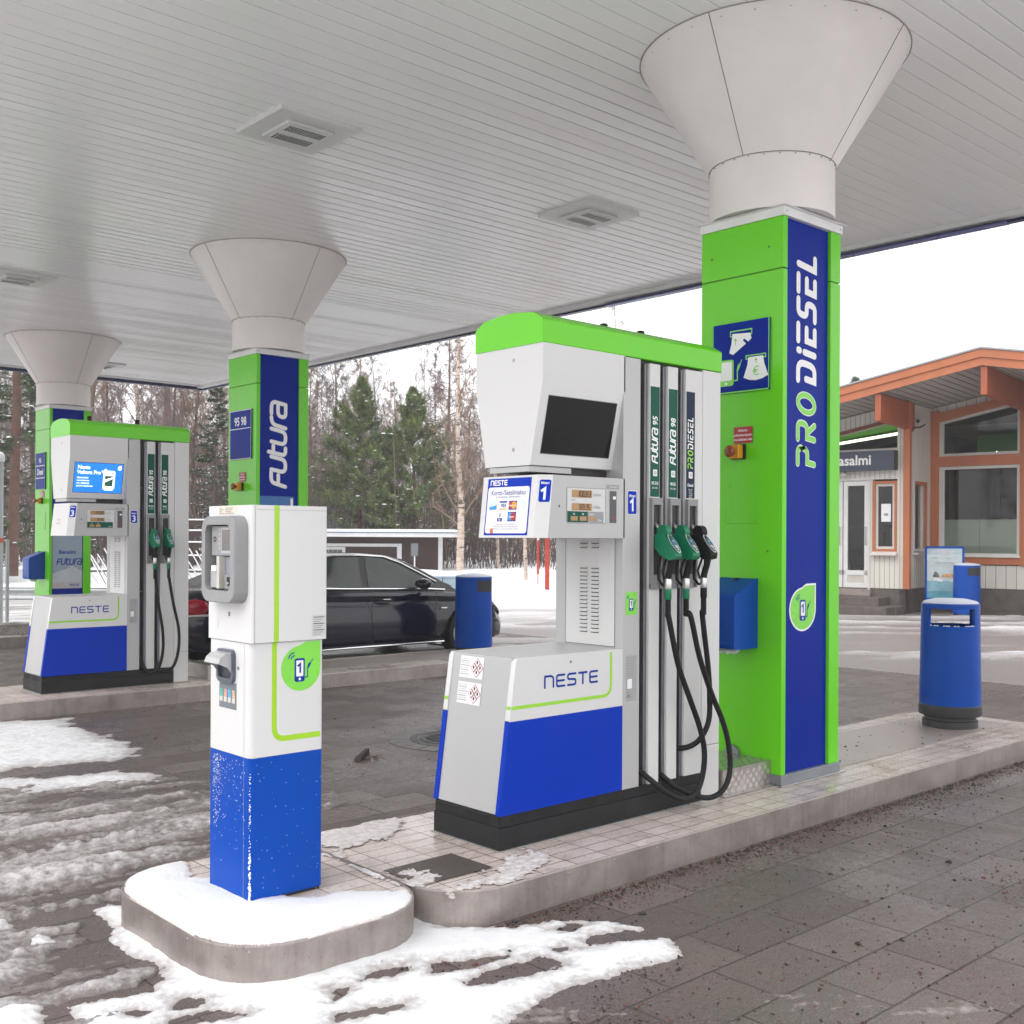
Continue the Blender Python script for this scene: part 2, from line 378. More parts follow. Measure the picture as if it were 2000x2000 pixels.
def paver_mat():
    m, t, b = nodes('wet_concrete_pavers'); L = t.links
    p = pos_map(t, loc=(-.093, -3.10+.30*20, 0))
    br = nd(t, 'ShaderNodeTexBrick'); br.offset = .5; br.squash = 1
    for k, v in {'Scale': 1, 'Mortar Size': .0058, 'Mortar Smooth': .4, 'Bias': 0, 'Brick Width': .456, 'Row Height': .30}.items(): br.inputs[k].default_value = v
    br.inputs['Color1'].default_value = (.068, .048, .043, 1); br.inputs['Color2'].default_value = (.128, .098, .089, 1); br.inputs['Mortar'].default_value = (.036, .026, .023, 1)
    L.new(p, br.inputs['Vector'])
    g = pos_map(t)
    wet = nd(t, 'ShaderNodeTexNoise', Scale=.75, Detail=5, Roughness=.6, Distortion=.4); L.new(g, wet.inputs['Vector'])
    mud = nd(t, 'ShaderNodeTexNoise', Scale=2.6, Detail=7, Roughness=.7); L.new(g, mud.inputs['Vector'])
    fine = nd(t, 'ShaderNodeTexNoise', Scale=120, Detail=3, Roughness=.7); L.new(g, fine.inputs['Vector'])
    mid = nd(t, 'ShaderNodeTexNoise', Scale=26, Detail=5, Roughness=.7); L.new(g, mid.inputs['Vector'])
    c = mixc(t, maprange(t, mud.outputs['Fac'], .42, .64, 0, .70), br.outputs['Color'], (.080, .060, .055))
    c = mixc(t, maprange(t, wet.outputs['Fac'], .45, .62, 0, .38), c, (.060, .048, .045))
    c = mixc(t, maprange(t, fine.outputs['Fac'], .45, .72, 0, .6), c, (.27, .235, .222))
    c = mixc(t, maprange(t, br.outputs['Fac'], .2, .9, 0, .55), c, (.036, .026, .024)); L.new(c, b.inputs['Base Color'])
    r = maprange(t, wet.outputs['Fac'], .38, .60, .54, .16); sc_ = nd(t, 'ShaderNodeSeparateColor'); L.new(br.outputs['Color'], sc_.inputs[0]); r2 = math2(t, 'ADD', math2(t, 'ADD', r, maprange(t, mid.outputs['Fac'], .3, .7, -.12, .18)), maprange(t, sc_.outputs[0], .082, .150, .12, -.14)); L.new(r2, b.inputs['Roughness'])
    h = math2(t, 'ADD', math2(t, 'MULTIPLY', br.outputs['Fac'], -.6), math2(t, 'ADD', math2(t, 'MULTIPLY', fine.outputs['Fac'], .42), math2(t, 'MULTIPLY', mid.outputs['Fac'], .5)))
    b.inputs['Specular IOR Level'].default_value = .36
    bp = nd(t, 'ShaderNodeBump', Strength=.7, Distance=.007); L.new(h, bp.inputs['Height']); L.new(bp.outputs[0], b.inputs['Normal'])
    return m
def slush_road_mat():
    m, t, b = nodes('slushy_asphalt'); L = t.links
    g = pos_map(t); s = pos_map(t, scale=(.35, 1.6, 1), rot=.74)
    a = nd(t, 'ShaderNodeTexNoise', Scale=1.3, Detail=8, Roughness=.68); L.new(s, a.inputs['Vector'])
    f = nd(t, 'ShaderNodeTexNoise', Scale=22, Detail=5, Roughness=.7); L.new(g, f.inputs['Vector'])
    r = ramp(t, a.outputs['Fac'], [(.28, (.22, .20, .19)), (.42, (.42, .40, .395)), (.52, (.66, .65, .65)), (.64, (.80, .80, .81))])
    c = mixc(t, maprange(t, f.outputs['Fac'], .3, .7, 0, .5), r.outputs[0], (.155, .135, .128)); L.new(c, b.inputs['Base Color'])
    L.new(maprange(t, a.outputs['Fac'], .35, .65, .35, .75), b.inputs['Roughness'])
    bp = nd(t, 'ShaderNodeBump', Strength=.8, Distance=.04); L.new(math2(t, 'ADD', a.outputs['Fac'], math2(t, 'MULTIPLY', f.outputs['Fac'], .3)), bp.inputs['Height']); L.new(bp.outputs[0], b.inputs['Normal']); return m
def snow_mat(name, z0, z1, thin=(.30, .27, .26), full=(.74, .75, .77), fade=.5):
    m, t, b = nodes(name); L = t.links; g = pos_map(t)
    sx = nd(t, 'ShaderNodeSeparateXYZ'); L.new(g, sx.inputs[0])
    n = nd(t, 'ShaderNodeTexNoise', Scale=34, Detail=6, Roughness=.7); L.new(g, n.inputs['Vector'])
    n2 = nd(t, 'ShaderNodeTexNoise', Scale=160, Detail=3, Roughness=.7); L.new(g, n2.inputs['Vector'])
    z = math2(t, 'ADD', sx.outputs[2], maprange(t, n.outputs['Fac'], .3, .7, -(z1-z0)*fade, (z1-z0)*fade))
    c = ramp(t, maprange(t, z, z0, z1, 0, 1), [(0, thin), (1, full)]); L.new(c.outputs[0], b.inputs['Base Color'])
    L.new(maprange(t, z, z0, z1, .35, .75), b.inputs['Roughness'])
    b.inputs['Subsurface Weight'].default_value = 0
    h = math2(t, 'ADD', n.outputs['Fac'], math2(t, 'MULTIPLY', n2.outputs['Fac'], .5))
    bp = nd(t, 'ShaderNodeBump', Strength=.5, Distance=.012); L.new(h, bp.inputs['Height']); L.new(bp.outputs[0], b.inputs['Normal']); return m
def kerb_metal():
    m, t, b = nodes('kerb_cladding_metal'); L = t.links; g = pos_map(t)
    n = nd(t, 'ShaderNodeTexNoise', Scale=5, Detail=7, Roughness=.7); L.new(g, n.inputs['Vector'])
    st = nd(t, 'ShaderNodeTexNoise', Scale=30, Detail=4, Roughness=.6); L.new(pos_map(t, scale=(1,1,.12)), st.inputs['Vector'])
    sp = nd(t, 'ShaderNodeTexVoronoi', Scale=42); L.new(g, sp.inputs['Vector'])
    c = ramp(t, n.outputs['Fac'], [(.3, (.28, .24, .222)), (.7, (.44, .39, .365))]).outputs[0]
    c = mixc(t, maprange(t, st.outputs['Fac'], .5, .75, 0, .35), c, (.17, .14, .13))
    c = mixc(t, maprange(t, sp.outputs['Distance'], .06, .16, .55, 0), c, (.09, .06, .05)); L.new(c, b.inputs['Base Color'])
    b.inputs['Metallic'].default_value = .55; L.new(maprange(t, n.outputs['Fac'], .3, .7, .30, .5), b.inputs['Roughness'])
    bp = nd(t, 'ShaderNodeBump', Strength=.12, Distance=.004); L.new(n.outputs['Fac'], bp.inputs['Height']); L.new(bp.outputs[0], b.inputs['Normal']); return m
def tile_mat():
    m, t, b = nodes('island_tiles'); L = t.links
    p = pos_map(t, loc=(-.155+2.1, -3.395+1.5, 0)); g = pos_map(t)
    br = nd(t, 'ShaderNodeTexBrick'); br.offset = 0
    for k, v in {'Scale': 1, 'Mortar Size': .0028, 'Mortar Smooth': .1, 'Brick Width': .21, 'Row Height': .10}.items(): br.inputs[k].default_value = v
    br.inputs['Color1'].default_value = (.53, .45, .41, 1); br.inputs['Color2'].default_value = (.62, .54, .50, 1); br.inputs['Mortar'].default_value = (.085, .05, .04, 1); L.new(p, br.inputs['Vector'])
    d = nd(t, 'ShaderNodeTexNoise', Scale=7, Detail=8, Roughness=.75); L.new(g, d.inputs['Vector'])
    d2 = nd(t, 'ShaderNodeTexNoise', Scale=55, Detail=4, Roughness=.7); L.new(g, d2.inputs['Vector'])
    w = nd(t, 'ShaderNodeTexNoise', Scale=1.6, Detail=5, Roughness=.6); L.new(g, w.inputs['Vector'])
    c = mixc(t, maprange(t, d.outputs['Fac'], .48, .72, 0, .75), br.outputs['Color'], (.25, .19, .165))
    c = mixc(t, maprange(t, d2.outputs['Fac'], .55, .75, 0, .6), c, (.16, .11, .095)); L.new(c, b.inputs['Base Color'])
    L.new(math2(t, 'ADD', maprange(t, w.outputs['Fac'], .4, .62, .42, .16), maprange(t, d2.outputs['Fac'], .3, .7, -.04, .1)), b.inputs['Roughness'])
    h = math2(t, 'ADD', math2(t, 'MULTIPLY', br.outputs['Fac'], -1), math2(t, 'MULTIPLY', d2.outputs['Fac'], .2))
    bp = nd(t, 'ShaderNodeBump', Strength=.5, Distance=.004); L.new(h, bp.inputs['Height']); L.new(bp.outputs[0], b.inputs['Normal']); return m
def tread_mat():
    m, t, b = nodes('diamond_tread_plate'); L = t.links; tc = nd(t, 'ShaderNodeTexCoord')
    n = nd(t, 'ShaderNodeTexNoise', Scale=9, Detail=4); L.new(tc.outputs['Object'], n.inputs['Vector'])
    c = ramp(t, n.outputs['Fac'], [(.3, (.36, .32, .30)), (.7, (.52, .48, .46))]); L.new(c.outputs[0], b.inputs['Base Color'])
    b.inputs['Metallic'].default_value = .8; b.inputs['Roughness'].default_value = .36; return m
PAVER = paver_mat(); SLUSHROAD = slush_road_mat(); KERB = kerb_metal(); TILE = tile_mat(); TREAD = tread_mat()
SNOW = snow_mat('fresh_snow', .002, .016, thin=(.40, .37, .36)); SNOWHI = snow_mat('snow_on_kerb', .150, .158, thin=(.56, .49, .455), fade=.8); BANKSNOW = snow_mat('snow_bank_surface', -.02, .05)
SLUSH = snow_mat('churned_slush', .004, .040, thin=(.17, .145, .137), full=(.52, .50, .50), fade=.5)
FARSLUSH = snow_mat('rutted_slush', .004, .062, thin=(.205, .178, .168), full=(.62, .61, .615), fade=.55)

# ---------------------------------------------------------------- ground
g = MB(); g.poly([(-250,-250,-.012),(400,-250,-.012),(400,400,-.012),(-250,400,-.012)], SLUSHROAD); structure(g.build('ground'))
g = MB(); g.poly([(.55,.45,0),(12.6,.45,0),(12.6,21,0),(.55,21,0)], PAVER); structure(g.build('forecourt_paving'))

SNOW_A = [(1.829,4.673),(1.905,4.701),(1.931,4.646),(2.3,4.1),(2.9,3.80),(2.82,3.55),(2.889,3.453),(3.044,3.33),(3.216,3.265),(3.39,3.111),(3.44,2.951),(3.407,2.76),(3.318,2.66),(3.083,2.699),(2.885,2.738),(2.653,2.731),(2.419,2.682),(2.168,2.618),(1.291,3.4),(1.372,3.614),(1.402,3.743),(1.507,3.75),(1.573,3.691),(1.662,3.695),(1.746,3.772),(1.778,3.904),(1.733,4.065),(1.742,4.262),(1.822,4.383),(1.82,4.53)]
HOLES = [[(2.534,3.257),(2.593,3.23),(2.837,3.124),(2.817,3.092),(2.651,3.083),(2.49,3.167)],[(2.533,3.028),(2.682,3.056),(2.802,3.044),(2.916,3.041),(2.94,2.945),(2.954,2.909),(2.844,2.888),(2.721,2.906),(2.532,2.986)],[(2.986,3.042),(3.064,3.038),(3.069,2.982),(2.985,2.98)],[(3.125,3.037),(3.208,3.045),(3.375,2.995),(3.521,2.823),(3.466,2.789),(3.274,2.905),(3.104,2.976)],[(3.129,3.198),(3.266,3.206),(3.3,3.132),(3.182,3.123)],[(2.245,3.285),(2.379,3.348),(2.503,3.296),(2.466,3.247),(2.344,3.241)],[(2.148,3.305),(2.22,3.284),(2.198,3.24),(2.084,3.206)],[(2.031,3.125),(2.158,3.091),(2.298,3.036),(2.234,2.983),(2.108,3.019),(1.991,3.063)],[(1.669,3.606),(1.775,3.542),(1.803,3.487),(1.73,3.452),(1.648,3.504)],[(1.518,3.62),(1.569,3.604),(1.606,3.542),(1.555,3.529),(1.512,3.577)],[(1.623,3.45),(1.776,3.41),(1.848,3.288),(1.674,3.34),(1.523,3.358)]]
SNOW_B = [[(1.145,4.071),(1.354,3.885),(1.323,3.736),(1.258,3.594),(1.06,3.77)],[(1.498,4.504),(1.584,4.651),(1.582,4.539),(1.584,4.402),(1.525,4.375),(1.494,4.429)],[(1.456,4.822),(1.532,4.784),(1.529,4.728),(1.458,4.621),(1.389,4.601)]]
SNOW_D = [[(2.2,11.0),(2.9,10.6),(3.13,9.95),(3.592,9.67),(3.5,9.139),(3.489,8.682),(3.519,8.252),(3.358,7.809),(3.093,7.698),(2.671,7.811),(2.437,7.838),(2.104,8.021)],[(1.985,7.567),(2.055,7.836),(2.366,7.607),(2.502,7.488),(2.772,7.398),(3.021,7.267),(3.219,7.01),(3.08,6.845),(2.772,6.899),(2.445,6.981),(2.314,7.224),(2.079,7.264)]]
def snow_field(x0, x1, y0, y1, st, polys, holes, seed, wob=.05, amp=.022, soft=.10):
    X, Y = np.meshgrid(np.arange(x0, x1, st), np.arange(y0, y1, st))
    wx = (fbm(X*7, Y*7, 5, seed)-.5)*wob*2.2; wy = (fbm(X*7+40, Y*7, 5, seed+3)-.5)*wob*2.2
    d = np.full(X.shape, -9.)
    for p in polys: d = np.maximum(d, sdist(X+wx, Y+wy, p))
    for h in holes: d = np.minimum(d, -sdist(X+wx*.8, Y+wy*.8, h)+.010)
    rag = (fbm(X*38, Y*38, 3, seed+9)-.5)*.05
    s = np.clip((d+rag)/soft, -1, 1); z = np.where(s > 0, s**.55, s*1.5)*amp + (fbm(X*16, Y*16, 4, seed+5)-.5)*.009*(d > -.05) - .002
    return X, Y, z
X, Y, Z = snow_field(1.0, 3.7, 2.3, 5.0, .011, [SNOW_A]+SNOW_B, HOLES, 3, wob=.022)
structure(grid_mesh('snow_cover', X, Y, Z, SNOW, cut=-.012))
X, Y, Z = snow_field(1.8, 3.9, 6.6, 11.2, .018, SNOW_D, [], 11, wob=.14, amp=.016, soft=.22)
structure(grid_mesh('snow_cover', X, Y, Z, SNOW, cut=-.012))
# churned slush with tyre ruts left of the payment island
SL = [(1.7,7.7),(2.3,7.3),(3.2,6.75),(3.75,6.1),(3.6,5.6),(2.85,5.25),(2.35,4.85),(1.85,4.75),(1.62,4.3),(1.62,3.85),(1.35,3.62),(1.15,3.4),(.6,3.6),(.5,6.5)]
X, Y = np.meshgrid(np.arange(.5, 4.0, .0135), np.arange(3.2, 7.8, .0135))
d = sdist(X+(fbm(X*3,Y*3,4,31)-.5)*.5, Y+(fbm(X*3+9,Y*3,4,33)-.5)*.5, SL)
yy = Y + .10*X; rid = fbm(X*1.7, yy*9, 5, 41); lump = fbm(X*9, Y*13, 4, 43); fine = fbm(X*45, Y*60, 3, 47)
track = np.zeros(X.shape)
for c0, wd in ((5.02,.13),(5.42,.10),(5.95,.14),(6.62,.13),(4.55,.10)):
    u = (yy-c0)/wd; tr = np.exp(-u**4*.6); track += tr*((np.sin(X*70 + np.abs(u)*3.2) > .1)*.010 - .002)*(fbm(X*1.5, Y*4, 3, 53) > .42)
Z = np.clip(d/.35, -1, 1)*.014 + (rid-.50)*.070 + (lump-.5)*.034 + (fine-.5)*.016 + track - .002
Z = np.where(d < -.1, -.05, Z)
structure(grid_mesh('slush', X, Y, Z, SLUSH, cut=-.004))
# rutted slush before the shop and beyond the canopy
X, Y = np.meshgrid(np.arange(10.2, 27, .05), np.arange(-1, 15, .05))
u = X*.74 - Y*.67; v = X*.67 + Y*.74
rag = (fbm(X*.9, Y*.9, 4, 61)-.5)*1.6
edge = np.clip((v + rag - 12.6)/2.6, 0, 1); over = np.clip((X-12.35)/.2, 0, 1)
rid = fbm(u*.30+.15*np.sin(v), v*1.9, 5, 63); bank = np.exp(-((v-20.2)/1.5)**2)*.028 + np.exp(-((v+rag*.3-16.2)/.5)**2)*.012
Z = .004 + (rid-.50)*.17*edge + (fbm(u*2.4, v*5, 4, 65)-.5)*.055*edge + bank*edge - .030*(1-edge)
Z = np.where(over > 0, np.maximum(Z, .003), Z)
structure(grid_mesh('slush', X, Y, Z, FARSLUSH, cut=-.002))
# thin streaks of wet slush dragged over the paving at the right front
X, Y = np.meshgrid(np.arange(2.3, 4.6, .009), np.arange(1.3, 3.1, .009))
u = X*.80-Y*.6; v = X*.6+Y*.80
band = np.exp(-((v-3.62-.1*np.sin(u*2))/.16)**4) + .7*np.exp(-((v-3.25)/.10)**4)
Z = (fbm(u*2.2, v*16, 5, 71)-.56)*.030*band + (fbm(X*42, Y*42, 4, 73)-.5)*.016*band - .0022 - .004*(1-np.clip(band,0,1))
GRIME = snow_mat('wet_grime', .0, .012, thin=(.15, .125, .117), full=(.36, .33, .32))
structure(grid_mesh('slush', X, Y, Z, GRIME, cut=.0005))

# snow bank, far field and low hill
X, Y = np.meshgrid(np.arange(-30, 75, .55), np.arange(8, 110, .55))
dist = X*.673+Y*.7396; lat = X*.7396-Y*.673
hb = np.clip((dist-23.2-(lat > 6)*6-np.clip(-lat-3.5, 0, 4)*.6)/7, 0, 1); hb = hb*hb*(3-2*hb)*.62
hb = hb*np.where(lat < 7, 1, np.clip((dist-32)/6, 0, 1)); Z = hb + (fbm(X*.5, Y*.5, 5, 81)-.5)*.30*np.clip(hb*3, 0, 1) - .06
structure(grid_mesh('snow_bank', X, Y, Z, BANKSNOW, cut=-.03))

# ---------------------------------------------------------------- kerbed islands
def island(name, x0, x1, y0, y1, rad, ztop=.15):
    o = MB(); pts = rr_pts(x0, x1, y0, y1, rad, 10); n = len(pts)
    def ring(off, z):
        q = rr_pts(x0-off, x1+off, y0-off, y1+off, [max(.02, r+off) for r in rad], 10); return [(a, b, z) for a, b in q]
    rings = [ring(0, -.02), ring(0, ztop-.006), ring(-.002, ztop+.002), ring(-.007, ztop+.002), ring(-.007, ztop-.003)]
    for a, b_ in zip(rings[:-1], rings[1:]):
        o.add(a+b_, [(i, (i+1) % n, n+(i+1) % n, n+i) for i in range(n)], KERB)
    o.poly(rings[-1], TILE)
    k = structure(o.build(name, smooth=40))
    # rivets and joint strips of the metal cladding
    r = MB(); per = 0
    for i in range(n):
        a = Vector(pts[i]); b_ = Vector(pts[(i+1) % n]); d = (b_-a); Lh = d.length
        if Lh < 1e-4: continue
        nn = Vector((d.y, -d.x)).normalized(); s = 0
        while s < Lh:
            if per <= 0:
                p = a + d*(s/Lh); r.lathe([(.0045, -.003), (.0045, .001), (.001, .0025)], STEEL, n=6, axis='z'); kk = len(r.v)-18
                for q in range(kk, kk+18):
                    x, y, z = r.v[q]; r.v[q] = (p.x + nn.x*z + d.x/Lh*x, p.y + nn.y*z + d.y/Lh*x, ztop-.022+y)
                per = .30
            st = min(per+1e-6, Lh-s); s += st; per -= st
    r.build('rivets', k)
    return k
i_pay = island('payment_island_kerb', 1.83, 2.755, 3.42, 4.60, [.30, .30, .30, .30])
i_one = island('pump_island_kerb', 2.768, 8.95, 3.40, 4.60, [.35, .05, .30, .35])
i_two = island('pump_island_kerb', 2.2, 9.95, 9.92, 11.12, [.35, .3, .3, .35])
i_three = island('pump_island_kerb', 2.4, 10.1, 16.42, 17.62, [.35, .3, .3, .35])
for (x, y) in ((0, 0), (.195, 6.52), (.39, 13.04)):
    c = MB(); c.box(6.25+x, 8.75+x, 3.76+y, 4.42+y, .148, .1545, mat('smooth_concrete', (.34, .29, .275), .42, var=.14, ns=4)); structure(c.build('island_slab'))
# gravel-filled recess in the island at the near end
c = MB(); c.poly([(2.80,3.63,.1535),(3.19,3.62,.1535),(3.185,3.905,.1535),(2.80,3.90,.1535)], mat('wet_gravel', (.085, .068, .06), .35, var=.6, ns=90, bump=.8, bs=150)); structure(c.build('gravel_recess'))
X, Y = np.meshgrid(np.arange(2.76, 3.5, .009), np.arange(3.41, 4.62, .009))
d = np.maximum(sdist(X, Y, [(2.78,3.62),(2.98,3.62),(2.96,3.90),(2.78,3.88)]), np.maximum(sdist(X, Y, [(2.80,3.43),(3.25,3.42),(3.6,3.60),(3.5,3.75),(3.15,3.6),(2.82,3.55)]), sdist(X, Y, [(2.78,4.2),(3.0,4.25),(3.35,4.45),(3.4,4.62),(2.78,4.62)])))
d = d + (fbm(X*9, Y*9, 5, 91)-.5)*.22 + (fbm(X*50, Y*50, 3, 95)-.5)*.06
Z = .1515 + np.clip(d/.1, -1, .5)*.006 + (fbm(X*70, Y*70, 3, 97)-.5)*.004; structure(grid_mesh('snow_dusting', X, Y, Z, snow_mat('frost_dusting', .152, .158, thin=(.50, .43, .40), fade=.7), cut=.1532))
# snow lying on the payment island
X, Y = np.meshgrid(np.arange(1.82, 2.78, .009), np.arange(3.41, 4.62, .009))
dk = -np.maximum(np.maximum(2.13-X, X-2.50), np.maximum(3.86-Y, Y-4.23)); prox = np.clip((dk+.05)/.05, 0, 1)
dry = sdist(X, Y, [(2.36,3.80),(2.55,3.72),(2.74,3.62),(2.80,4.7),(2.2,4.7),(2.13,4.35),(2.3,4.2)])
edge = sdist(X, Y, rr_pts(1.83, 2.755, 3.42, 4.60, .30, 10))
d = np.minimum(edge*2.2-.012, -dry*.9+.02) + (fbm(X*8, Y*8, 5, 101)-.5)*.10 + (fbm(X*60, Y*60, 2, 105)-.5)*.02 - prox*.06
Z = .152 + np.where(d > 0, np.clip(d/.10, 0, 1)**.6*.015, d*.3) + (fbm(X*14, Y*14, 4, 107)-.5)*.005
Z = np.where(edge < .008, .1495, Z); structure(grid_mesh('snow_cover', X, Y, Z, SNOWHI, cut=.153))

# grit: small stones strewn on the wet paving
rs = np.random.RandomState(5); vs_ = []; fs_ = []; mi_ = []
base_v = np.array([(1,0,-.3),(-.5,.87,-.3),(-.5,-.87,-.3),(0,0,.9),(.6,.5,.4),(-.7,.1,.35)]); base_f = np.array([(0,1,4),(1,5,3),(1,3,4),(2,0,3),(0,4,3),(2,3,5),(1,2,5),(0,2,1)])
pts = []
while len(pts) < 17000:
    x, y = rs.uniform(2.4, 9), rs.uniform(.6, 3.38)
    dk = 3.39-y; cl_ = float(fbm(np.array([x*1.1]), np.array([y*1.1]), 3, 201)[0])
    if rs.rand() < (math.exp(-dk/.06)*1.4 + max(0, cl_-.55)*1.6*math.exp(-dk/2.2) + .02): pts.append((x, y, 0))
k2 = 0
while k2 < 1500:
    x, y = rs.uniform(2.9, 8), rs.uniform(4.7, 9.8)
    if fbm(np.array([x*1.3]), np.array([y*1.3]), 3, 205)[0] > .52: pts.append((x, y, 0)); k2 += 1
for _ in range(160): pts.append((rs.uniform(6.3, 8.6), rs.uniform(3.45, 4.4), .155))
for j, (x, y, z) in enumerate(pts):
    s = rs.gamma(2.0, .0013) + .0012; a = rs.rand()*6.28; c, sn = math.cos(a), math.sin(a); sc = s*np.array([rs.uniform(.8,1.6), rs.uniform(.6,1.2), rs.uniform(.5,1)])
    b_ = base_v*sc; vs_.append(np.stack([b_[:,0]*c-b_[:,1]*sn+x, b_[:,0]*sn+b_[:,1]*c+y, b_[:,2]+z+.3*sc[2]], 1)); fs_.append(base_f+6*j); mi_ += [0 if rs.rand() < .55 else 1]*8
o = np_mesh('grit', np.concatenate(vs_), np.concatenate(fs_), [mat('dark_grit', (.02, .018, .018), .5), mat('reddish_grit', (.12, .05, .038), .55)], np.array(mi_), smooth=False); stuff(o, 'dark and reddish grit stones strewn over the wet paving beside the kerb', 'grit')

# ---------------------------------------------------------------- canopy
can = thing('forecourt_canopy', 'large white slatted forecourt canopy roof on flared cream columns', 'canopy', (2, 8, 4.6))
def at(o_, x, y, z): return Matrix.Translation((-x, -y, -z))
ce = MB(); ce.T = Matrix.Translation((-2, -8, -4.6)); y = 6.613 - .148*39; random.seed(4)
while y < 20.25:
    t1 = random.uniform(-.0016, .0016); x0, x1 = 1.6, 10.05; e = .0026
    if y + .148 > 20.25: break
    v = [(x0,y+e,4.612),(x1,y+e,4.612),(x0,y+e,4.602+t1),(x1,y+e,4.602+t1),(x0,y+.012,4.6+t1),(x1,y+.012,4.6+t1),(x0,y+.138,4.6-t1),(x1,y+.138,4.6-t1),(x0,y+.148-e,4.603-t1),(x1,y+.148-e,4.603-t1),(x0,y+.148-e,4.612),(x1,y+.148-e,4.612)]
    ce.add(v, [(2*i, 2*i+2, 2*i+3, 2*i+1) for i in range(5)], SOFFIT); y += .148
ce.build('ceiling', can)
b = MB(); b.T = ce.T; b.box(1.6, 10.05, .84, 20.25, 4.613, 4.66, mat('dark_gap', (.32, .32, .32), .6)); b.build('ceiling_backing', can)
f = MB(); f.T = ce.T; f.box(10.05, 10.16, .7, 20.4, 4.555, 4.64, TRIMW); f.box(1.5, 10.05, 20.25, 20.4, 4.585, 4.64, TRIMW); f.box(1.5, 1.6, .7, 20.25, 4.585, 4.64, TRIMW); f.box(1.6, 10.05, .7, .83, 4.585, 4.64, TRIMW); f.build('edge_trim', can)
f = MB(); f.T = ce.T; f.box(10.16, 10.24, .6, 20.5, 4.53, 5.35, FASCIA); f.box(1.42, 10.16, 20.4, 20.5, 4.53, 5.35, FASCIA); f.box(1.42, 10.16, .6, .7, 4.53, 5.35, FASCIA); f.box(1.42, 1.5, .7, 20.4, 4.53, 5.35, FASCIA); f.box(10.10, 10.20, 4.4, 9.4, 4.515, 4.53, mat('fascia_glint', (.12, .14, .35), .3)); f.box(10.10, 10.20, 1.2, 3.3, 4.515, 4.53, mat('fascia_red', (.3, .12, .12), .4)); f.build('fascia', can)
b = MB(); b.T = ce.T; b.box(1.5, 10.16, .7, 20.4, 4.66, 5.2, TRIMW); b.build('roof', can)

def ceiling_light(x, y, label):
    t = thing('ceiling_light', label, 'lamp', (x, y, 4.6), 0, 'square lamps in the canopy ceiling')
    m = MB(); m.box(-.33, .33, -.33, .33, -.03, .004, WHITE); m.build('frame', t, bevel=.004)
    m = MB(); m.box(-.19, .19, -.19, .19, -.052, -.03, WHITE); m.build('housing', t, bevel=.004)
    for s in (-1, 1):
        m = MB(); m.box(-.155, .155, s*.092-.058, s*.092+.058, -.057, -.052, mat('lens_plate', (.62, .62, .60), .25))
        for i in range(12):
            for k in range(4): m.box(-.145+i*.0255, -.131+i*.0255, s*.092-.05+k*.026, s*.092-.036+k*.026, -.0605, -.057, mat('led_lens', (.10, .10, .095), .2))
        m.build('led_module', t)
ceiling_light(4.25, 7.03, 'square ceiling lamp with two lens plates, nearest the upper left of the canopy')
ceiling_light(7.33, 7.03, 'square ceiling lamp left of the big flared column top')
ceiling_light(4.30, 13.25, 'square ceiling lamp at the left edge above the screen pump')
ceiling_light(7.55, 19.0, 'far ceiling lamp half hidden behind the leftmost flared column')
# ---------------------------------------------------------------- shared marks
def leaf_pts(r, n=26):
    """round drop with its point at the upper right"""
    p = [(r*math.cos(t), r*math.sin(t)*1.0) for t in [R(90 + 270*i/n) for i in range(n+1)]]
    return [(r*.72, r*1.14), (r*.40, r*1.13)] + [(a*.96 + r*.02*0, b) for a, b in p[1:-1]] + [(r*.98, r*.35), (r*.94, r*1.13)]
def leaf_shape(rx, ry):
    pts = []
    for i in range(31):
        t = R(95 + 265*i/30); pts.append((rx*math.cos(t), ry*.92*math.sin(t) - ry*.08))
    return pts + [(rx, ry), (rx*.25, ry*.99)]
def phone_icon(f, s, num, cx, cy, blue, white, nl=3):
    f.rrect(cx-.30*s, cx+.26*s, cy-.62*s, cy+.50*s, .11*s, blue, nl)
    f.rrect(cx-.215*s, cx+.175*s, cy-.36*s, cy+.40*s, .05*s, white, nl+1); f.disc(cx-.02*s, cy-.49*s, .065*s, white, nl+1)
    if num: digit(f, num, cx-.02*s, cy-.20*s, .62*s, blue, nl+2)
    f.stroke(arc_round([(cx+.27*s, cy-.42*s), (cx+.42*s, cy-.42*s), (cx+.42*s, cy+.02*s), (cx+.50*s, cy+.14*s)], .1*s), .045*s, blue, nl)
    f.poly([(cx+.40*s, cy+.02*s), (cx+.46*s, cy-.02*s), (cx+.60*s, cy+.20*s), (cx+.56*s, cy+.30*s), (cx+.44*s, cy+.18*s)], blue, nl+.5); f.stroke([(cx+.57*s, cy+.25*s), (cx+.72*s, cy+.42*s)], .035*s, blue, nl)
    for r_ in (.20, .34): f.stroke([(cx-.30*s+r_*s*math.cos(R(a)), cy+.44*s+r_*s*math.sin(R(a))) for a in range(95, 166, 14)], .055*s, blue, nl)
def text_lines(f, x, y, w, n, lh, m, words, size, layer=3, align='L'):
    for i in range(n): f.text(words[i % len(words)], x, y-i*lh, size, m, layer, align=align)

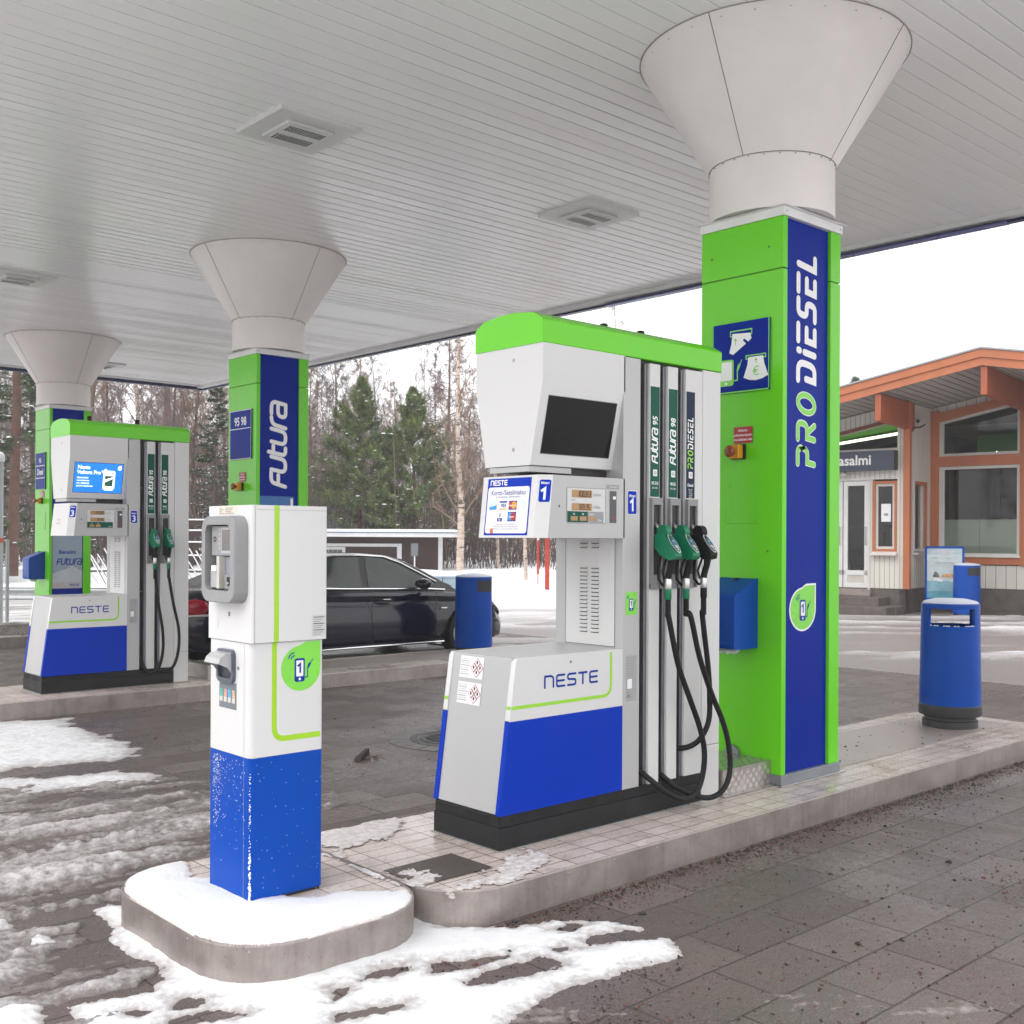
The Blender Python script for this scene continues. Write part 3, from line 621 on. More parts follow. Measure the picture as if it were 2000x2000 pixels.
# ---------------------------------------------------------------- columns
def column(x, y, kind, label):
    t = thing('canopy_column', label, 'column', (x, y, .15), 0, 'flared canopy columns')
    W_, D_ = .625, .60; m = MB(); m.box(-.008, W_+.008, -.008, D_+.008, 0, .062, mat('galvanised_base', (.24, .26, .29), .42, metal=.5, var=.12)); m.box(-.03, W_+.05, -.03, .0, -.002, .006, STEEL); m.build('base_plate', t, bevel=.003)
    # green cladding: two side panels and the corner returns; blue panel set back between them
    m = MB(); zs = ((.06, 3.048), (3.054, 3.36))
    for a, b in zs:
        m.box(0, .045, 0, D_, a, b, GREEN); m.box(W_-.113, W_, 0, D_, a, b, GREEN)
    m.build('green_cladding', t, bevel=.004)
    m = MB(); m.box(.045, W_-.113, .022, D_-.022, .062, 3.359, NAVY)
    fl = Flat(m, (.045, .022, 0), (1,0,0), (0,0,1)); pw = W_-.158
    if kind == 'diesel':
        letters(fl, ['P*','R*','O*',' ','D*','I*','E*','S*','E*','L*'], .178, .041, INKW, .322, 1.905, R(90), gap=.53, slant=.16, layer=2, squeeze=.71)
        V = []  # green first word laid over the white one
        letters(fl, ['P*','R*','O*'], .178, .030, LEAF, .322, 1.905, R(90), gap=.53, slant=.16, layer=4, squeeze=.71)
        lf = leaf_shape(.131, .133); fl.put([(a*1.09+.207, b*1.08+1.04) for a, b in lf], [tuple(range(len(lf)))], INKW, 1); fl.put([(a+.207, b+1.04) for a, b in lf], [tuple(range(len(lf)))], LEAF, 2)
        phone_icon(fl, .112, '1', .207, 1.03, INKB, INKW, 4)
    elif kind == 'futura':
        letters(fl, ['F','u','t','u','r','a'], .17, .042, INKW, .313, 1.975, R(90), gap=.16, slant=.12, squeeze=1.2)
        fl.rect(.01, pw-.05, 1.2, 1.88, mat('pale_blue_poster', (.02, .15, .42), .4), 1); fl.rect(pw-.09, pw-.06, 1.2, 1.86, INKW, 2); fl.rect(pw*.5, pw*.5+.002, 1.2, 1.88, INKB, 2)
        fl.rect(.01, pw-.01, .5, 1.2, mat('poster_sky', (.30, .38, .47), .4), 1)
    else:
        letters(fl, ['F','u','t','u','r','a'], .17, .042, INKW, .313, 1.975, R(90), gap=.16, slant=.12, squeeze=1.2)
        fl.rect(.012, pw-.012, .66, 1.68, mat('poster_sky', (.30, .38, .47), .4), 1)
        cl = mat('poster_cloud', (.52, .56, .60), .4, var=.1)
        fl.poly([(.012,.70),(pw-.012,.70),(pw-.012,.92),(.30,1.0),(.22,.95),(.12,.93),(.012,.88)], cl, 2); fl.rect(.012, pw-.012, .66, .76, mat('poster_foot', (.50,.50,.50), .4), 3)
        fl.text('Bensiini', pw*.5, 1.18, .085, INKB, 3, align='C', bold=1); letters(fl, ['F','u','t','u','r','a'], .085, .016, INKB, .075, 1.02, 0, gap=.2, slant=.15, layer=3, squeeze=.95)
        letters(fl, ['N','E','S','T','E'], .028, .006, INKB, pw-.20, .695, 0, gap=.3, layer=4); fl.rect(.03, .18, .70, .708, mat('poster_orange', (.55,.34,.15), .5), 4)
    m.build('blue_panel', t)
    m = MB(); m.box(-.008, W_+.008, -.008, D_+.008, 3.36, 3.412, TRIMW); m.box(-.03, W_+.03, -.03, D_+.03, 3.412, 3.415, TRIMW)
    for a, b in ((.02, -.0085), (W_-.02, -.0085)): m.box(a-.004, a+.004, b-.002, b, 3.382, 3.39, INKG)
    m.build('collar', t)
    cx, cy = W_/2, D_/2; m = MB(); m.lathe([(.28, 3.405), (.28, 3.425), (.385, 3.425), (.385, 3.75)], COLW, (cx, cy, 0), 64, caps=False); m.build('drum', t, smooth=40)
    m = MB(); m.lathe([(.383, 3.752), (.387, 3.752), (.822, 4.448), (.822, 4.455), (.81, 4.455)], COLW, (cx, cy, 0), 96, caps=False)
    seam = mat('panel_seam', (.22, .18, .17), .6)
    for k in range(4):
        a = R(189 + 90*k); p0 = (cx+.3885*math.cos(a), cy+.3885*math.sin(a), 3.754); p1 = (cx+.8232*math.cos(a), cy+.8232*math.sin(a), 4.447); m.tube([p0, p1], .0024, seam, 5)
    for k in range(26):
        a = 2*math.pi*k/26; r_ = .797; m.lathe([(.005, -.002), (.005, .004), (0.001, .005)], seam, (cx+r_*math.cos(a), cy+r_*math.sin(a), 4.412), 6)
        r_ = .3865; m.lathe([(.004, 0), (.004, .006), (.001, .007)], seam, (cx+r_*math.cos(a), cy+r_*math.sin(a), 3.738), 5)
    m.lathe([(.386, 3.7515), (.3895, 3.751), (.3895, 3.754), (.388, 3.7545)], seam, (cx, cy, 0), 64, caps=False)
    m.lathe([(.8215, 4.4435), (.8265, 4.444), (.8265, 4.4485), (.822, 4.449)], mat('rim_dirt', (.36,.32,.30), .8), (cx, cy, 0), 96, caps=False); m.build('flared_top', t, smooth=40)
    # cladding details on the left side
    m = MB(); fl = Flat(m, (0, D_, 0), (0,-1,0), (0,0,1))
    fl.rect(.005, D_-.005, 3.048, 3.054, mat('green_joint', (.06, .22, .01), .5), 1)
    for u, z in ((.08, 3.19), (.50, 3.19), (.12, .62), (.5, 1.38)): fl.disc(u, z, .008, mat('green_joint', (.06, .22, .01), .5), 1, 10)
    m.build('panel_joints', t)
    m = MB(); m.box(-.004, 0, D_-.445, D_-.20, 1.545, 1.80, GREEN)
    for u in (.225, .42):
        for z in (1.57, 1.775): m.box(-.008, -.004, D_-u-.006, D_-u+.006, z-.006, z+.006, GREEN)
    m.build('inspection_hatch', t, bevel=.0015)
    return t
COLS = ((5.513, 3.70, 'diesel', 'lime green column with a white and green word running up its blue panel, nearest and largest'),
        (5.70, 10.22, 'futura', 'green and blue column with one white word, rising behind the payment terminal'),
        (5.90, 16.74, 'poster', 'farthest green column at the left, standing behind the pump with the lit screen'))
for c in COLS: column(*c)

def side_frame(m, x, y, z, y1=0): return Flat(m, (x, y, z), (0,-1,0), (0,0,1))
# signs on the left faces of the columns
def board(name, label, x, y0, y1, z0, z1, draw, th=.012):
    t = thing(name, label, 'sign', (x-.001, (y0+y1)/2, z0)); m = MB(); m.box(-th, 0, -(y1-y0)/2, (y1-y0)/2, 0, z1-z0, NAVY); m.build('board', t, bevel=.002)
    m = MB(); fl = Flat(m, (-th, (y1-y0)/2, 0), (0,-1,0), (0,0,1)); draw(fl, y1-y0, z1-z0); m.build('print', t); return t
def pict(fl, w, h):
    G_, Wh = LEAF, INKW
    fl.rect(0, w, 0, .008, G_, 1); fl.rect(w-.006, w, 0, h, G_, 1)
    # card pushed into a slot
    fl.stroke([(.13,.345),(.285,.345),(.285,.375),(.13,.375)], .007, G_, 2, closed=True); fl.poly([(.145,.36),(.275,.352),(.285,.318),(.262,.300),(.232,.322),(.222,.312),(.245,.290),(.150,.232),(.122,.246),(.138,.30)], Wh, 3)
    fl.stroke([(.168,.290),(.168,.325)], .005, G_, 4); fl.stroke([(.160,.315),(.168,.327),(.176,.315)], .005, G_, 4)
    # phone with a fuel nozzle
    fl.rrect(.045,.155,.045,.205,.018, G_, 2); fl.rrect(.058,.142,.078,.192,.008, Wh, 3); fl.disc(.10,.060,.010, Wh, 3); fl.stroke(arc_round([(.155,.075),(.182,.075),(.182,.135),(.195,.15)],.015), .008, G_, 2); fl.poly([(.178,.135),(.188,.13),(.206,.165),(.198,.178),(.184,.162)], G_, 3); fl.stroke([(.200,.168),(.214,.195)], .005, G_, 2)
    # banknote with a euro mark
    fl.stroke([(.245,.195),(.385,.195),(.385,.215),(.245,.215)], .007, G_, 2, closed=True); fl.poly([(.262,.205),(.368,.205),(.376,.16),(.405,.085),(.36,.068),(.315,.062),(.27,.068),(.228,.085),(.256,.16)], Wh, 3); fl.text('€', .318, .092, .075, G_, 4, align='C'); fl.stroke([(.318,.165),(.318,.19)], .005, G_, 4); fl.stroke([(.311,.182),(.318,.192),(.325,.182)], .005, G_, 4)
board('pictogram_sign', 'blue sign with white card, phone and euro banknote pictograms on the big green column', 5.511, 3.785, 4.195, 2.492, 2.92, pict)
def grades(a, b_):
    def d(fl, w, h):
        if b_:
            fl.text(a, w*.5, h*.69, .125, INKW, 2, align='C', bold=1, squeeze=.9); fl.rect(.01, w-.01, h*.615, h*.63, INKW, 2)
        else:
            fl.text('95', w*.5, h*.72, .10, INKW, 2, align='C', bold=1, squeeze=.9); fl.rect(.01, w-.01, h*.63, h*.65, INKW, 2); fl.text('Diesel', w*.5, h*.40, .125, INKW, 2, align='C', bold=1, squeeze=.82); fl.rect(.01, w-.01, h*.30, h*.32, INKW, 2)
        fl.stroke([(0.004,.004),(w-.004,.004),(w-.004,h-.004),(.004,h-.004)], .006, INKW if b_ else LEAF, 1, closed=True)
    return d
board('fuel_grade_sign', 'blue sign reading 95 98 on the green column behind the payment terminal', 5.698, 10.30, 10.76, 2.42, 2.94, grades('95 98', True))
board('fuel_grade_sign', 'blue sign reading 95 and Diesel on the farthest green column', 5.898, 16.88, 17.28, 2.30, 2.86, grades('', False))
def notice(fl, w, h):
    fl.rect(0, w, 0, h, RED, 1)
    for i, sx in enumerate(('Hätäkytkin,', 'polttoainepumppujen', 'virta katkaistaan tästä')): fl.text(sx, w*.5, h*(.72-.28*i), h*.20, INKW, 2, align='C', bold=1, squeeze=.78)
for (x, y, lab) in ((5.511, 3.976, 'big green column'), (5.698, 10.50, 'green column behind the payment terminal'), (5.898, 17.02, 'farthest green column')):
    t = board('notice_sign', 'small red notice above the yellow stop button on the ' + lab, x, y-.068, y+.068, 2.183, 2.282, notice, .003); t['group'] = 'red notices on the columns'
    t = thing('emergency_stop_button', 'yellow box with a round stop button on the ' + lab, 'button', (x-.001, y+.03, 2.13), 0, 'emergency stop buttons')
    m = MB(); m.box(-.012, 0, -.05, .05, -.045, .045, INK); m.build('back_plate', t); m = MB(); m.box(-.062, -.012, -.038, .038, -.042, .042, YEL); m.build('box', t, bevel=.008)
    m = MB(); m.T = Matrix.Rotation(R(-90), 4, 'Y'); m.lathe([(.014, .06), (.016, .085), (.034, .09), (.036, .104), (.026, .116), (.002, .119)], mat('button_translucent_red', (.24, .045, .02), .25), n=20); m.build('knob', t, smooth=40)
for (x, y, lab) in ((5.511, 3.998, 'big green column, right of the pump'), (5.898, 17.03, 'farthest green column at the left')):
    t = thing('towel_dispenser', 'blue paper towel dispenser with sloping top on the ' + lab, 'dispenser', (x-.001, y, .95), 0, 'blue towel dispensers')
    m = MB(); m.prism([(0,0),(-.215,0),(-.235,.02),(-.235,.30),(-.22,.325),(0,.42)], 'y', -.132, .132, BINBLUE); m.build('case', t, bevel=.016, seg=3)
    m = MB(); m.box(-.05, -.028, -.012, .012, .405, .418, INK); m.build('lock', t)
    m = MB()
    for k in range(9): m.lathe([(.002,-.03),(.02+.004*(k%3),-.012),(.016,.0),(.002,.004)], PAPER, (-.10-.012*(k%4), -.05+.012*k, -.004-.006*(k%2)), 7)
    m.build('paper_towel', t, smooth=60)
for (x, y, lab) in ((5.045, 3.768, 'between the near pump and the big green column'), (5.21, 10.30, 'beside the pump with the lit screen'), (5.2, 16.80, 'beside the farthest column at the left edge')):
    t = thing('tread_plate_step', 'low diamond tread plate box ' + lab, 'step', (x, y, .15), 0, 'tread plate boxes')
    m = MB(); w_, d_, h_ = .47, .50, .145; m.box(0, w_, 0, d_, 0, h_, TREAD)
    def studs(fl, uw, vh):
        s = .058; r_ = 0; v = s*.42
        while v < vh-s*.3:
            u = s*.5 if r_ % 2 == 0 else s
            while u < uw-s*.3: fl.poly([(u-s*.36,v),(u,v-s*.36),(u+s*.36,v),(u,v+s*.36)], mat('tread_stud', (.62,.58,.56), .28, metal=.7), 1.5); u += s
            r_ += 1; v += s*.5*1.0
    studs(Flat(m, (0,0,0), (1,0,0), (0,0,1)), w_, h_); studs(Flat(m, (0,0,h_), (1,0,0), (0,1,0)), w_, d_); m.build('box', t)
    m = MB(); m.box(-.03, w_, -.035, 0, 0, .007, STEEL)
    for k in range(4): m.lathe([(.006,.006),(.006,.010),(.002,.011)], STEEL, (.05+.12*k, -.02, 0), 8)
    m.build('floor_flange', t)
    if y < 5:
        m = MB(); m.T = Matrix.Translation((.455,.27,h_+.004)) @ Matrix.Rotation(R(90),4,'Y'); m.lathe([(.05,-.012),(.052,.0),(.05,.006)], mat('galvanised_base', (.24,.26,.29), .42, metal=.5, var=.12), n=24, caps=True)
        m.build('pipe_cap', t, smooth=40)
# ---------------------------------------------------------------- fuel pumps
def nozzle(parent, cx, black, m_sleeve):
    shell = BLACK if black else NOZG
    m = MB()
    body = [(-.028,1.476),(-.085,1.472),(-.128,1.432),(-.165,1.372),(-.158,1.346),(-.122,1.338),(-.062,1.366),(-.026,1.405)]
    w_ = .030
    m.prism(body, 'x', cx-w_, cx+w_, shell); o = m.build('nozzle', parent, bevel=.012, seg=3)
    m = MB(); m.prism([(-.035+.034*math.cos(a)-.033, 1.488+.036*math.sin(a)) for a in [2*math.pi*i/16 for i in range(16)]], 'x', cx-.021, cx+.021, shell); m.tube([(cx,-.07,1.46),(cx,-.06,1.50)], .012, shell, 8); m.build('splash_guard', o, bevel=.006)
    # label set into the sloping front of the body
    m = MB(); a = Vector((0,-.094,1.470)); b_ = Vector((0,-.166,1.378)); up = (a-b_).normalized(); f = Flat(m, Vector((cx,0,0)) + (a+b_)/2 + Vector((0,-.0035,.003)), (1,0,0), up); hh = (a-b_).length/2
    f.disc(0, 0, .0255, INKW, 1, 24, ry=hh*1.06); f.disc(0, 0, .0225, DKGREEN if not black else INK, 2, 24, ry=hh*.98); f.disc(0, -.004, .019, mat('label_picture_blue', (.03, .13, .20), .3, var=.7, ns=40), 3, 20, ry=hh*.66); f.poly([(-.014,-.012),(.014,-.014),(.012,-.034),(-.010,-.034)], mat('label_picture_pale', (.42,.45,.42), .4, var=.5, ns=60), 4)
    f.text('+', 0, .006, .022, INKW, 5, align='C', bold=1); f.disc(0, -.043, .005, INKW, 5, 10); m.build('label', o)
    m = MB(); m.tube([(cx,.045,1.535),(cx,.0,1.535),(cx,-.035,1.50),(cx,-.055,1.46)], [.010,.0115,.0125,.013], STEEL, 10); m.build('spout', o, smooth=50)
    m = MB(); m.tube([(cx,-.122,1.352),(cx,-.115,1.31),(cx,-.098,1.262),(cx,-.095,1.244)], [.021,.0175,.0175,.019], BLACK, 14); m.build('grip', o, smooth=50)
    m = MB(); m.tube([(cx,-.05,1.375),(cx,-.028,1.30),(cx,-.030,1.235),(cx,-.06,1.205),(cx,-.092,1.215)], .007, BLACK, 8); m.tube([(cx,-.085,1.35),(cx,-.055,1.28),(cx,-.068,1.235)], .006, BLACK, 8); m.build('lever_guard', o, smooth=50)
    m = MB(); m.lathe([(.017,1.187),(.0185,1.19),(.0185,1.235),(.0165,1.238),(.0165,1.243),(.0178,1.246),(.0178,1.252)], mat('swivel_silver', (.62,.62,.60), .28, metal=.7), (cx,-.095,0), 20); m.build('swivel', o, smooth=40)
    m = MB(); m.lathe([(.0155,1.132),(.0185,1.136),(.0185,1.187),(.017,1.188)], BLACK if black else NOZG, (cx,-.095,0), 18); m.build('sleeve', o, smooth=40)
    m = MB(); pr = []
    for k in range(9): pr += [(.0165,1.134-k*.0105),(.0165,1.1295-k*.0105),(.0142,1.128-k*.0105),(.0142,1.1245-k*.0105)]
    m.lathe(pr[::-1], BLACK, (cx,-.095,0), 16); m.build('bend_restrictor', o, smooth=30)
    return o
def smooth_path(pts, n=6):
    P = [Vector(p) for p in pts]; out_ = []
    for i in range(len(P)-1):
        p0, p1, p2, p3 = P[max(i-1,0)], P[i], P[i+1], P[min(i+2,len(P)-1)]
        for k in range(n):
            t = k/n; out_.append(.5*((2*p1)+(-p0+p2)*t+(2*p0-5*p1+4*p2-p3)*t*t+(-p0+3*p1-3*p2+p3)*t**3))
    return out_ + [P[-1]]
def pump(label, x, y, number, other, strips, hoses, wend, screen, sx=1.0):
    t = thing('fuel_pump', label, 'fuel pump', (x, y, .15), 0, 'fuel pumps'); t.scale = (sx, 1, 1); D = .49
    # base
    m = MB(); X1 = strips[-1][0]+.045+(.063 if wend > 1.6 else .055)
    m.box(0, X1, 0, D, 0, .104, BASE); m.box(.004, X1-.002, .006, D-.006, .104, .158, BASE); m.box(-.012, X1+.0, -.012, D+.012, -.002, .003, STEEL)
    hole = mat('vent_hole', (.002,.002,.002), .8)
    fl = Flat(m, (0,0,0), (1,0,0), (0,0,1)); fs = Flat(m, (0,D,0), (0,-1,0), (0,0,1))
    for F_, wd in ((fl, X1), (fs, D)):
        for r_ in range(2):
            u = .03+.009*r_
            while u < wd-.03: F_.rect(u, u+.011, .014+.014*r_, .020+.014*r_, hole, 1); u += .0195
    f2 = Flat(m, (0,.006,0), (1,0,0), (0,0,1)); f3 = Flat(m, (.004,D,0), (0,-1,0), (0,0,1))
    for F_, wd in ((f2, .85), (f3, D)):
        u = .13 if F_ is f2 else .02
        while u < wd-.03:
            if (u*100) % 24 < 17:
                for r_ in range(3): F_.rect(u, u+.009, .112+.013*r_, .120+.013*r_, hole, 1)
            u += .0165
    f2.disc(.085, .128, .010, hole, 1, 14); m.build('base', t, bevel=.003)
    # hydraulics housing: grey end and top between two coloured side panels
    Z0, ZB, ZT = .160, .592, .884
    def ex(z): return .0 + (z-Z0)/(ZT-Z0)*.098       # the end leans back
    m = MB(); m.prism([(ex(Z0)+.004,Z0),(.838,Z0),(.838,ZT),(ex(ZT)+.004,ZT)], 'y', .026, D-.026, SILVER)
    m.build('housing', t, bevel=.006)
    for s in (0, 1):
        ya, yb = (-.002, .030) if s == 0 else (D-.030, D+.002)
        m = MB(); m.prism([(ex(Z0)-.002,Z0),(.840,Z0),(.840,ZB),(ex(ZB)-.002,ZB)], 'y', ya, yb, BLUE); o1 = m.build('blue_panel', t, bevel=.004)
        m = MB(); m.prism([(ex(ZB)-.002,ZB+.0006),(.840,ZB+.0006),(.840,ZT-.001),(ex(ZT)+.012,ZT-.001),(ex(ZT)-.002,ZT-.02)], 'y', ya, yb, WHITE); o2 = m.build('white_panel', t, bevel=.006)
        m = MB()
        if s == 0:
            f = Flat(m, (0,-.002,0), (1,0,0), (0,0,1)); f.stroke(arc_round([(ex(.655)+.004,.655),(.752,.655),(.752,.874)], .06), .0165, STRIPE, 1, cap=False)
            letters(f, ['N','E','S','T','E'], .0535, .0105, INKB, .284, .733, 0, gap=.32, layer=1.5, squeeze=1.34)
            f.disc(.46, .845, .008, STEEL, 1, 14); f.disc(.46, .845, .004, INK, 2, 10); m.build('print', o2)
            m2 = MB(); fe = Flat(m2, (ex(.655)-.0024,.030,.655), (0,-1,0), (0,0,1)); fe.rect(0.002,.031,-.008,.008, STRIPE, 1); m2.build('stripe_end', o2)
        else:
            fe = Flat(m, (ex(.655)-.0024, D+.002,.655), (0,-1,0), (0,0,1)); fe.rect(0.001,.030,-.008,.008, STRIPE, 1); m.build('stripe_end', o2)
    # safety labels on the grey end
    m = MB(); tilt = .098/(ZT-Z0)
    for k, (z, hgt) in enumerate(((.765,.105),(.640,.105))):
        f = Flat(m, (ex(z)+.0028, D-.09, z), (0,-1,0), (tilt,0,1)); f.rect(0,.175,0,hgt, PAPER, 1)
        for i in range(8): f.rect(.006,.075-.004*(i%3),hgt-.016-i*.0105,hgt-.0125-i*.0105, INKG if i % 2 else mat('pale_print',(.55,.55,.58),.6), 2)
        for (dx, dz) in ((0,.024),(0,-.024),(-.024,0),(.024,0)):
            c = (.128+dx, hgt/2+dz); q = .0235; f.poly([(c[0]-q,c[1]),(c[0],c[1]-q),(c[0]+q,c[1]),(c[0],c[1]+q)], RED, 2); q = .0195; f.poly([(c[0]-q,c[1]),(c[0],c[1]-q),(c[0]+q,c[1]),(c[0],c[1]+q)], PAPER, 3); f.disc(c[0], c[1]+.002, .006, INK, 4, 8, ry=.009)
        if k: pass
    if number == '3':
        m = MB(); f = Flat(m, (ex(.75)+.0028, D-.08, .70), (0,-1,0), (tilt,0,1)); f.rect(0,.11,0,.11, PAPER, 1); f.rect(.07,.078,.03,.08, INKG, 2)
    m.build('safety_label', t)
    # wet dirt line on housing top is left to the material; pillar and hose module
    m = MB(); m.box(.840, .972, 0, D, .157, 2.388, SILVER); o = m.build('pillar', t, bevel=.003)
    m = MB(); f = Flat(m, (.840, D, 0), (0,-1,0), (0,0,1))      # ventilated door on the pillar's end face
    e = mat('door_gap', (.12,.12,.12), .6); f.rect(.078,.436,.89,1.452, OFFW, 1); f.stroke([(.078,.89),(.436,.89),(.436,1.452),(.078,1.452)], .003, e, 2, closed=True)
    z = .99
    rows = [(.96 + .021*i) for i in range(17)] + [1.405, 1.428]
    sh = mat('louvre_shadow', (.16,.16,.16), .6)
    for zz in rows:
        for u0 in (.182, .265):
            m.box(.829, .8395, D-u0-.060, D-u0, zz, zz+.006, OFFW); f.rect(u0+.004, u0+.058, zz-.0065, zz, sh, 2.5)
    m.build('louvred_door', o)
    m = MB(); f = Flat(m, (0,0,0), (1,0,0), (0,0,1))
    f.rrect(.872,.945,1.575,1.70,.012, INKW, 1); f.rrect(.875,.942,1.578,1.697,.010, BLUE, 2); f.text('Mittari', .9085, 1.665, .021, INKW, 3, align='C', bold=1, squeeze=.85); digit(f, number, .9085, 1.592, .085, INKW, 3)
    if number == '1': f.rrect(.862,.950,1.055,1.175,.004, LEAF, 1); phone_icon(f, .056, '1', .905, 1.112, INKB, INKW, 2)
    f.rect(.868,.950,.61,.845, mat('data_plate',(.36,.36,.36),.4), 1)
    for i in range(16): f.rect(.873,.945-.006*(i%4),.832-i*.0135,.836-i*.0135, INKG, 2)
    f.rect(.876,.912,.675,.725, PAPER, 3); f.text('CE', .875, .63, .018, INK, 3); f.disc(.940,.735,.009, STEEL, 2, 14)
    m.build('print', o)
    # hose module: dark core, strips with product names, right pillar
    m = MB(); m.box(.972, wend-.02, .085, D-.085, .157, 2.39, CHAN); m.box(.972, wend-.02, .055, .085, .157, 2.36, mat('channel_back', (.05,.05,.055), .45, metal=.4)); m.box(.972, wend-.15, .03, D-.03, 2.345, 2.388, INK); m.build('hose_module', t)
    for i, (cx, name, grade, std, col, nb) in enumerate(strips):
        hw = .0415; m = MB(); last = i == len(strips)-1
        m.box(cx-hw, cx+hw+(.063 if last else 0), 0, .05, .157, 2.375, OFFW); m.box(cx-hw-.024, cx-hw-.0005, .016, .07, .157, 2.372, RAIL); m.box(cx+hw+(.0635 if last else .0005), cx+hw+(.075 if last else .012), .012, .07, .157, 2.372, RAIL); s_ = m.build('product_strip', t, bevel=.002)
        m = MB(); f = Flat(m, (cx,0,0), (1,0,0), (0,0,1)); f.rect(-.037,.037,1.672,2.255, col, 1); f.rect(-.037,.037,1.668,1.672, INKW, 2)
        if name == 'diesel':
            u = letters(f, ['P*','R*','O*'], .040, .0078, STRIPE, .018, 1.838, R(90), gap=.5, slant=.16, layer=2.2, squeeze=.72); letters(f, ['D*','I*','E*','S*','E*','L*'], .040, .0078, INKW, .018, 1.838+u, R(90), gap=.5, slant=.16, layer=2.2, squeeze=.72)
            for k in range(5): f.text(('EN 590','0/-10','-15/-29','-34/-38','B0 B7')[k], 0, 1.716-k*.0105, .011, INKW, 2, align='C')
        else:
            u = letters(f, ['F','u','t','u','r','a'], .042, .0095, INKW, .019, 1.85, R(90), gap=.2, slant=.14, layer=2.2, squeeze=.95); f.text(name, .019, 1.85+u+.012, .055, INKW, 2.2, rot=R(90), bold=1, squeeze=.9, slant=.12)
            f.text(std, 0, 1.715, .014, INKW, 2, align='C')
        f.rrect(-.015,.018,1.782,1.817,.003, INKW, 2); f.rrect(-.009,.012,1.789,1.810,.004, mat('pale_print',(.55,.55,.58),.6), 3); f.text(grade, 0, 1.737, .023, INKW, 2, align='C', bold=1, squeeze=.85)
        m.build('product_label', s_)
        m = MB(); bx = MIDGREY; m.box(cx-.043, cx+.043, -.008, .0, 1.19, 1.667, bx); m.box(cx-.043, cx-.030, -.022, -.008, 1.19, 1.667, bx); m.box(cx+.030, cx+.043, -.022, -.008, 1.19, 1.667, bx); m.box(cx-.030, cx+.030, -.022, -.008, 1.63, 1.667, bx)
        m.box(cx-.030, cx+.030, -.0095, -.008, 1.26, 1.63, INK); m.box(cx-.05, cx+.05, -.012, -.008, 1.185, 1.215, RAIL); m.build('nozzle_boot', s_, bevel=.002)
        for zz in (1.93, .405, .92):
            m = MB(); m.box(cx-hw-.050, cx-hw-.030, .048, .054, zz-.035, zz+.035, INK); m.lathe([(.006,.0),(.006,.006),(.002,.008)], STEEL, (cx-hw-.040, .046, zz-.008), 8, axis='y'); m.build('rail_bracket', s_)
        nozzle(t, cx, nb, None)
        m = MB(); m.tube(smooth_path([(cx,-.095,1.05)] + [(a-3.375, yy, z-.15) for a, yy, z in hoses[i]]), .0150, BLACK, 14); m.build('hose', t, smooth=60)
    m = MB(); m.box(wend-.16, wend, 0, D, -.0, .30, WHITE); m.box(wend-.16, wend, 0, D, .302, 2.388, WHITE); m.build('end_pillar', t, bevel=.005)
    # head with screen
    A = lambda z: z-.15
    prof = [(.0,A(2.545)),(.0,A(2.355)),(.085,A(1.955)),(D-.075,A(1.955)),(D,A(2.355)),(D,A(2.545))]
    m = MB(); m.prism(prof, 'x', .262, .852, WHITE); h = m.build('head', t, bevel=.005)
    m = MB(); f = Flat(m, (.262, D, 0), (0,-1,0), (0,0,1))
    for zz in (A(2.475), A(2.035)): f.disc(.285, zz, .010, INKG, 1, 14); f.disc(.285, zz, .006, STEEL, 2, 10)
    m.build('lock', h)
    p0 = Vector((0,.085,A(1.955))); up = (Vector((0,0,A(2.355)))-p0); Lh = up.length; up.normalize()
    f_o = Vector((.262,0,0))+p0; m = MB(); f = Flat(m, f_o, (1,0,0), up)
    if screen == 'off': f.rect(.052,.545,.058,Lh-.062, INKG, 1); f.rect(.055,.542,.061,Lh-.065, GLASSK, 2)
    else:
        sb = mat('lit_screen_blue', (.015,.16,.66), .3, emit=.75, var=.35, ns=4); f.rect(.052,.548,.056,Lh-.062, INK, 1); f.rect(.057,.543,.061,Lh-.067, sb, 2); Wh = mat('lit_screen_white', (.85,.9,.95), .4, emit=.8)
        f.text('Neste', .085, Lh-.125, .050, Wh, 3, bold=1); f.text('Voltera Pro™', .082, Lh-.172, .050, Wh, 3, bold=1)
        for i, sx_ in enumerate(('Käytettäväksi', 'kuormittavissa', 'työ- tehtävissä', 'pistoke latauksessa')): f.text(sx_, .085, Lh-.215-.026*i, .021, Wh, 3, bold=1)
        f.rrect(.345,.465,.085,.275,[.02,.03,.03,.03], Wh, 3); f.rect(.352,.375,.262,.290, Wh, 3); f.rect(.362,.445,.125,.225, mat('can_label',(.03,.10,.09),.4,emit=.25,var=.6,ns=25), 4); f.poly([(.362,.16),(.445,.20),(.445,.215),(.362,.19)], Wh, 5); f.poly([(.362,.125),(.40,.125),(.362,.15)], LEAF, 5); f.stroke([(.432,.255),(.448,.240)], .008, INK, 4)
        lf = leaf_shape(.018,.022); f.put([(a+.505,b+Lh-.105) for a,b in lf],[tuple(range(len(lf)))], Wh, 3)
    m.build('screen', h)
    m = MB(); m.box(.45, .845, .12, D-.12, A(1.905), A(1.957), mat('gap_black',(.03,.025,.025),.5)); m.box(.27,.56,.10,D-.10,A(1.925),A(1.952),SILVER); m.build('head_bracket', t)
    # display box: angled corners, end face leaning
    zb, zt = A(1.602), A(1.908)
    def ring(dx, z): return [(.245+dx,.045,z),(.302+dx,0,z),(.852,0,z),(.852,D,z),(.302+dx,D,z),(.245+dx,D-.045,z)]
    lo, hi = ring(0, zb), ring(.034, zt); m = MB(); v = lo+hi; m.add(v, [(5,4,3,2,1,0),(6,7,8,9,10,11)], SILVER)
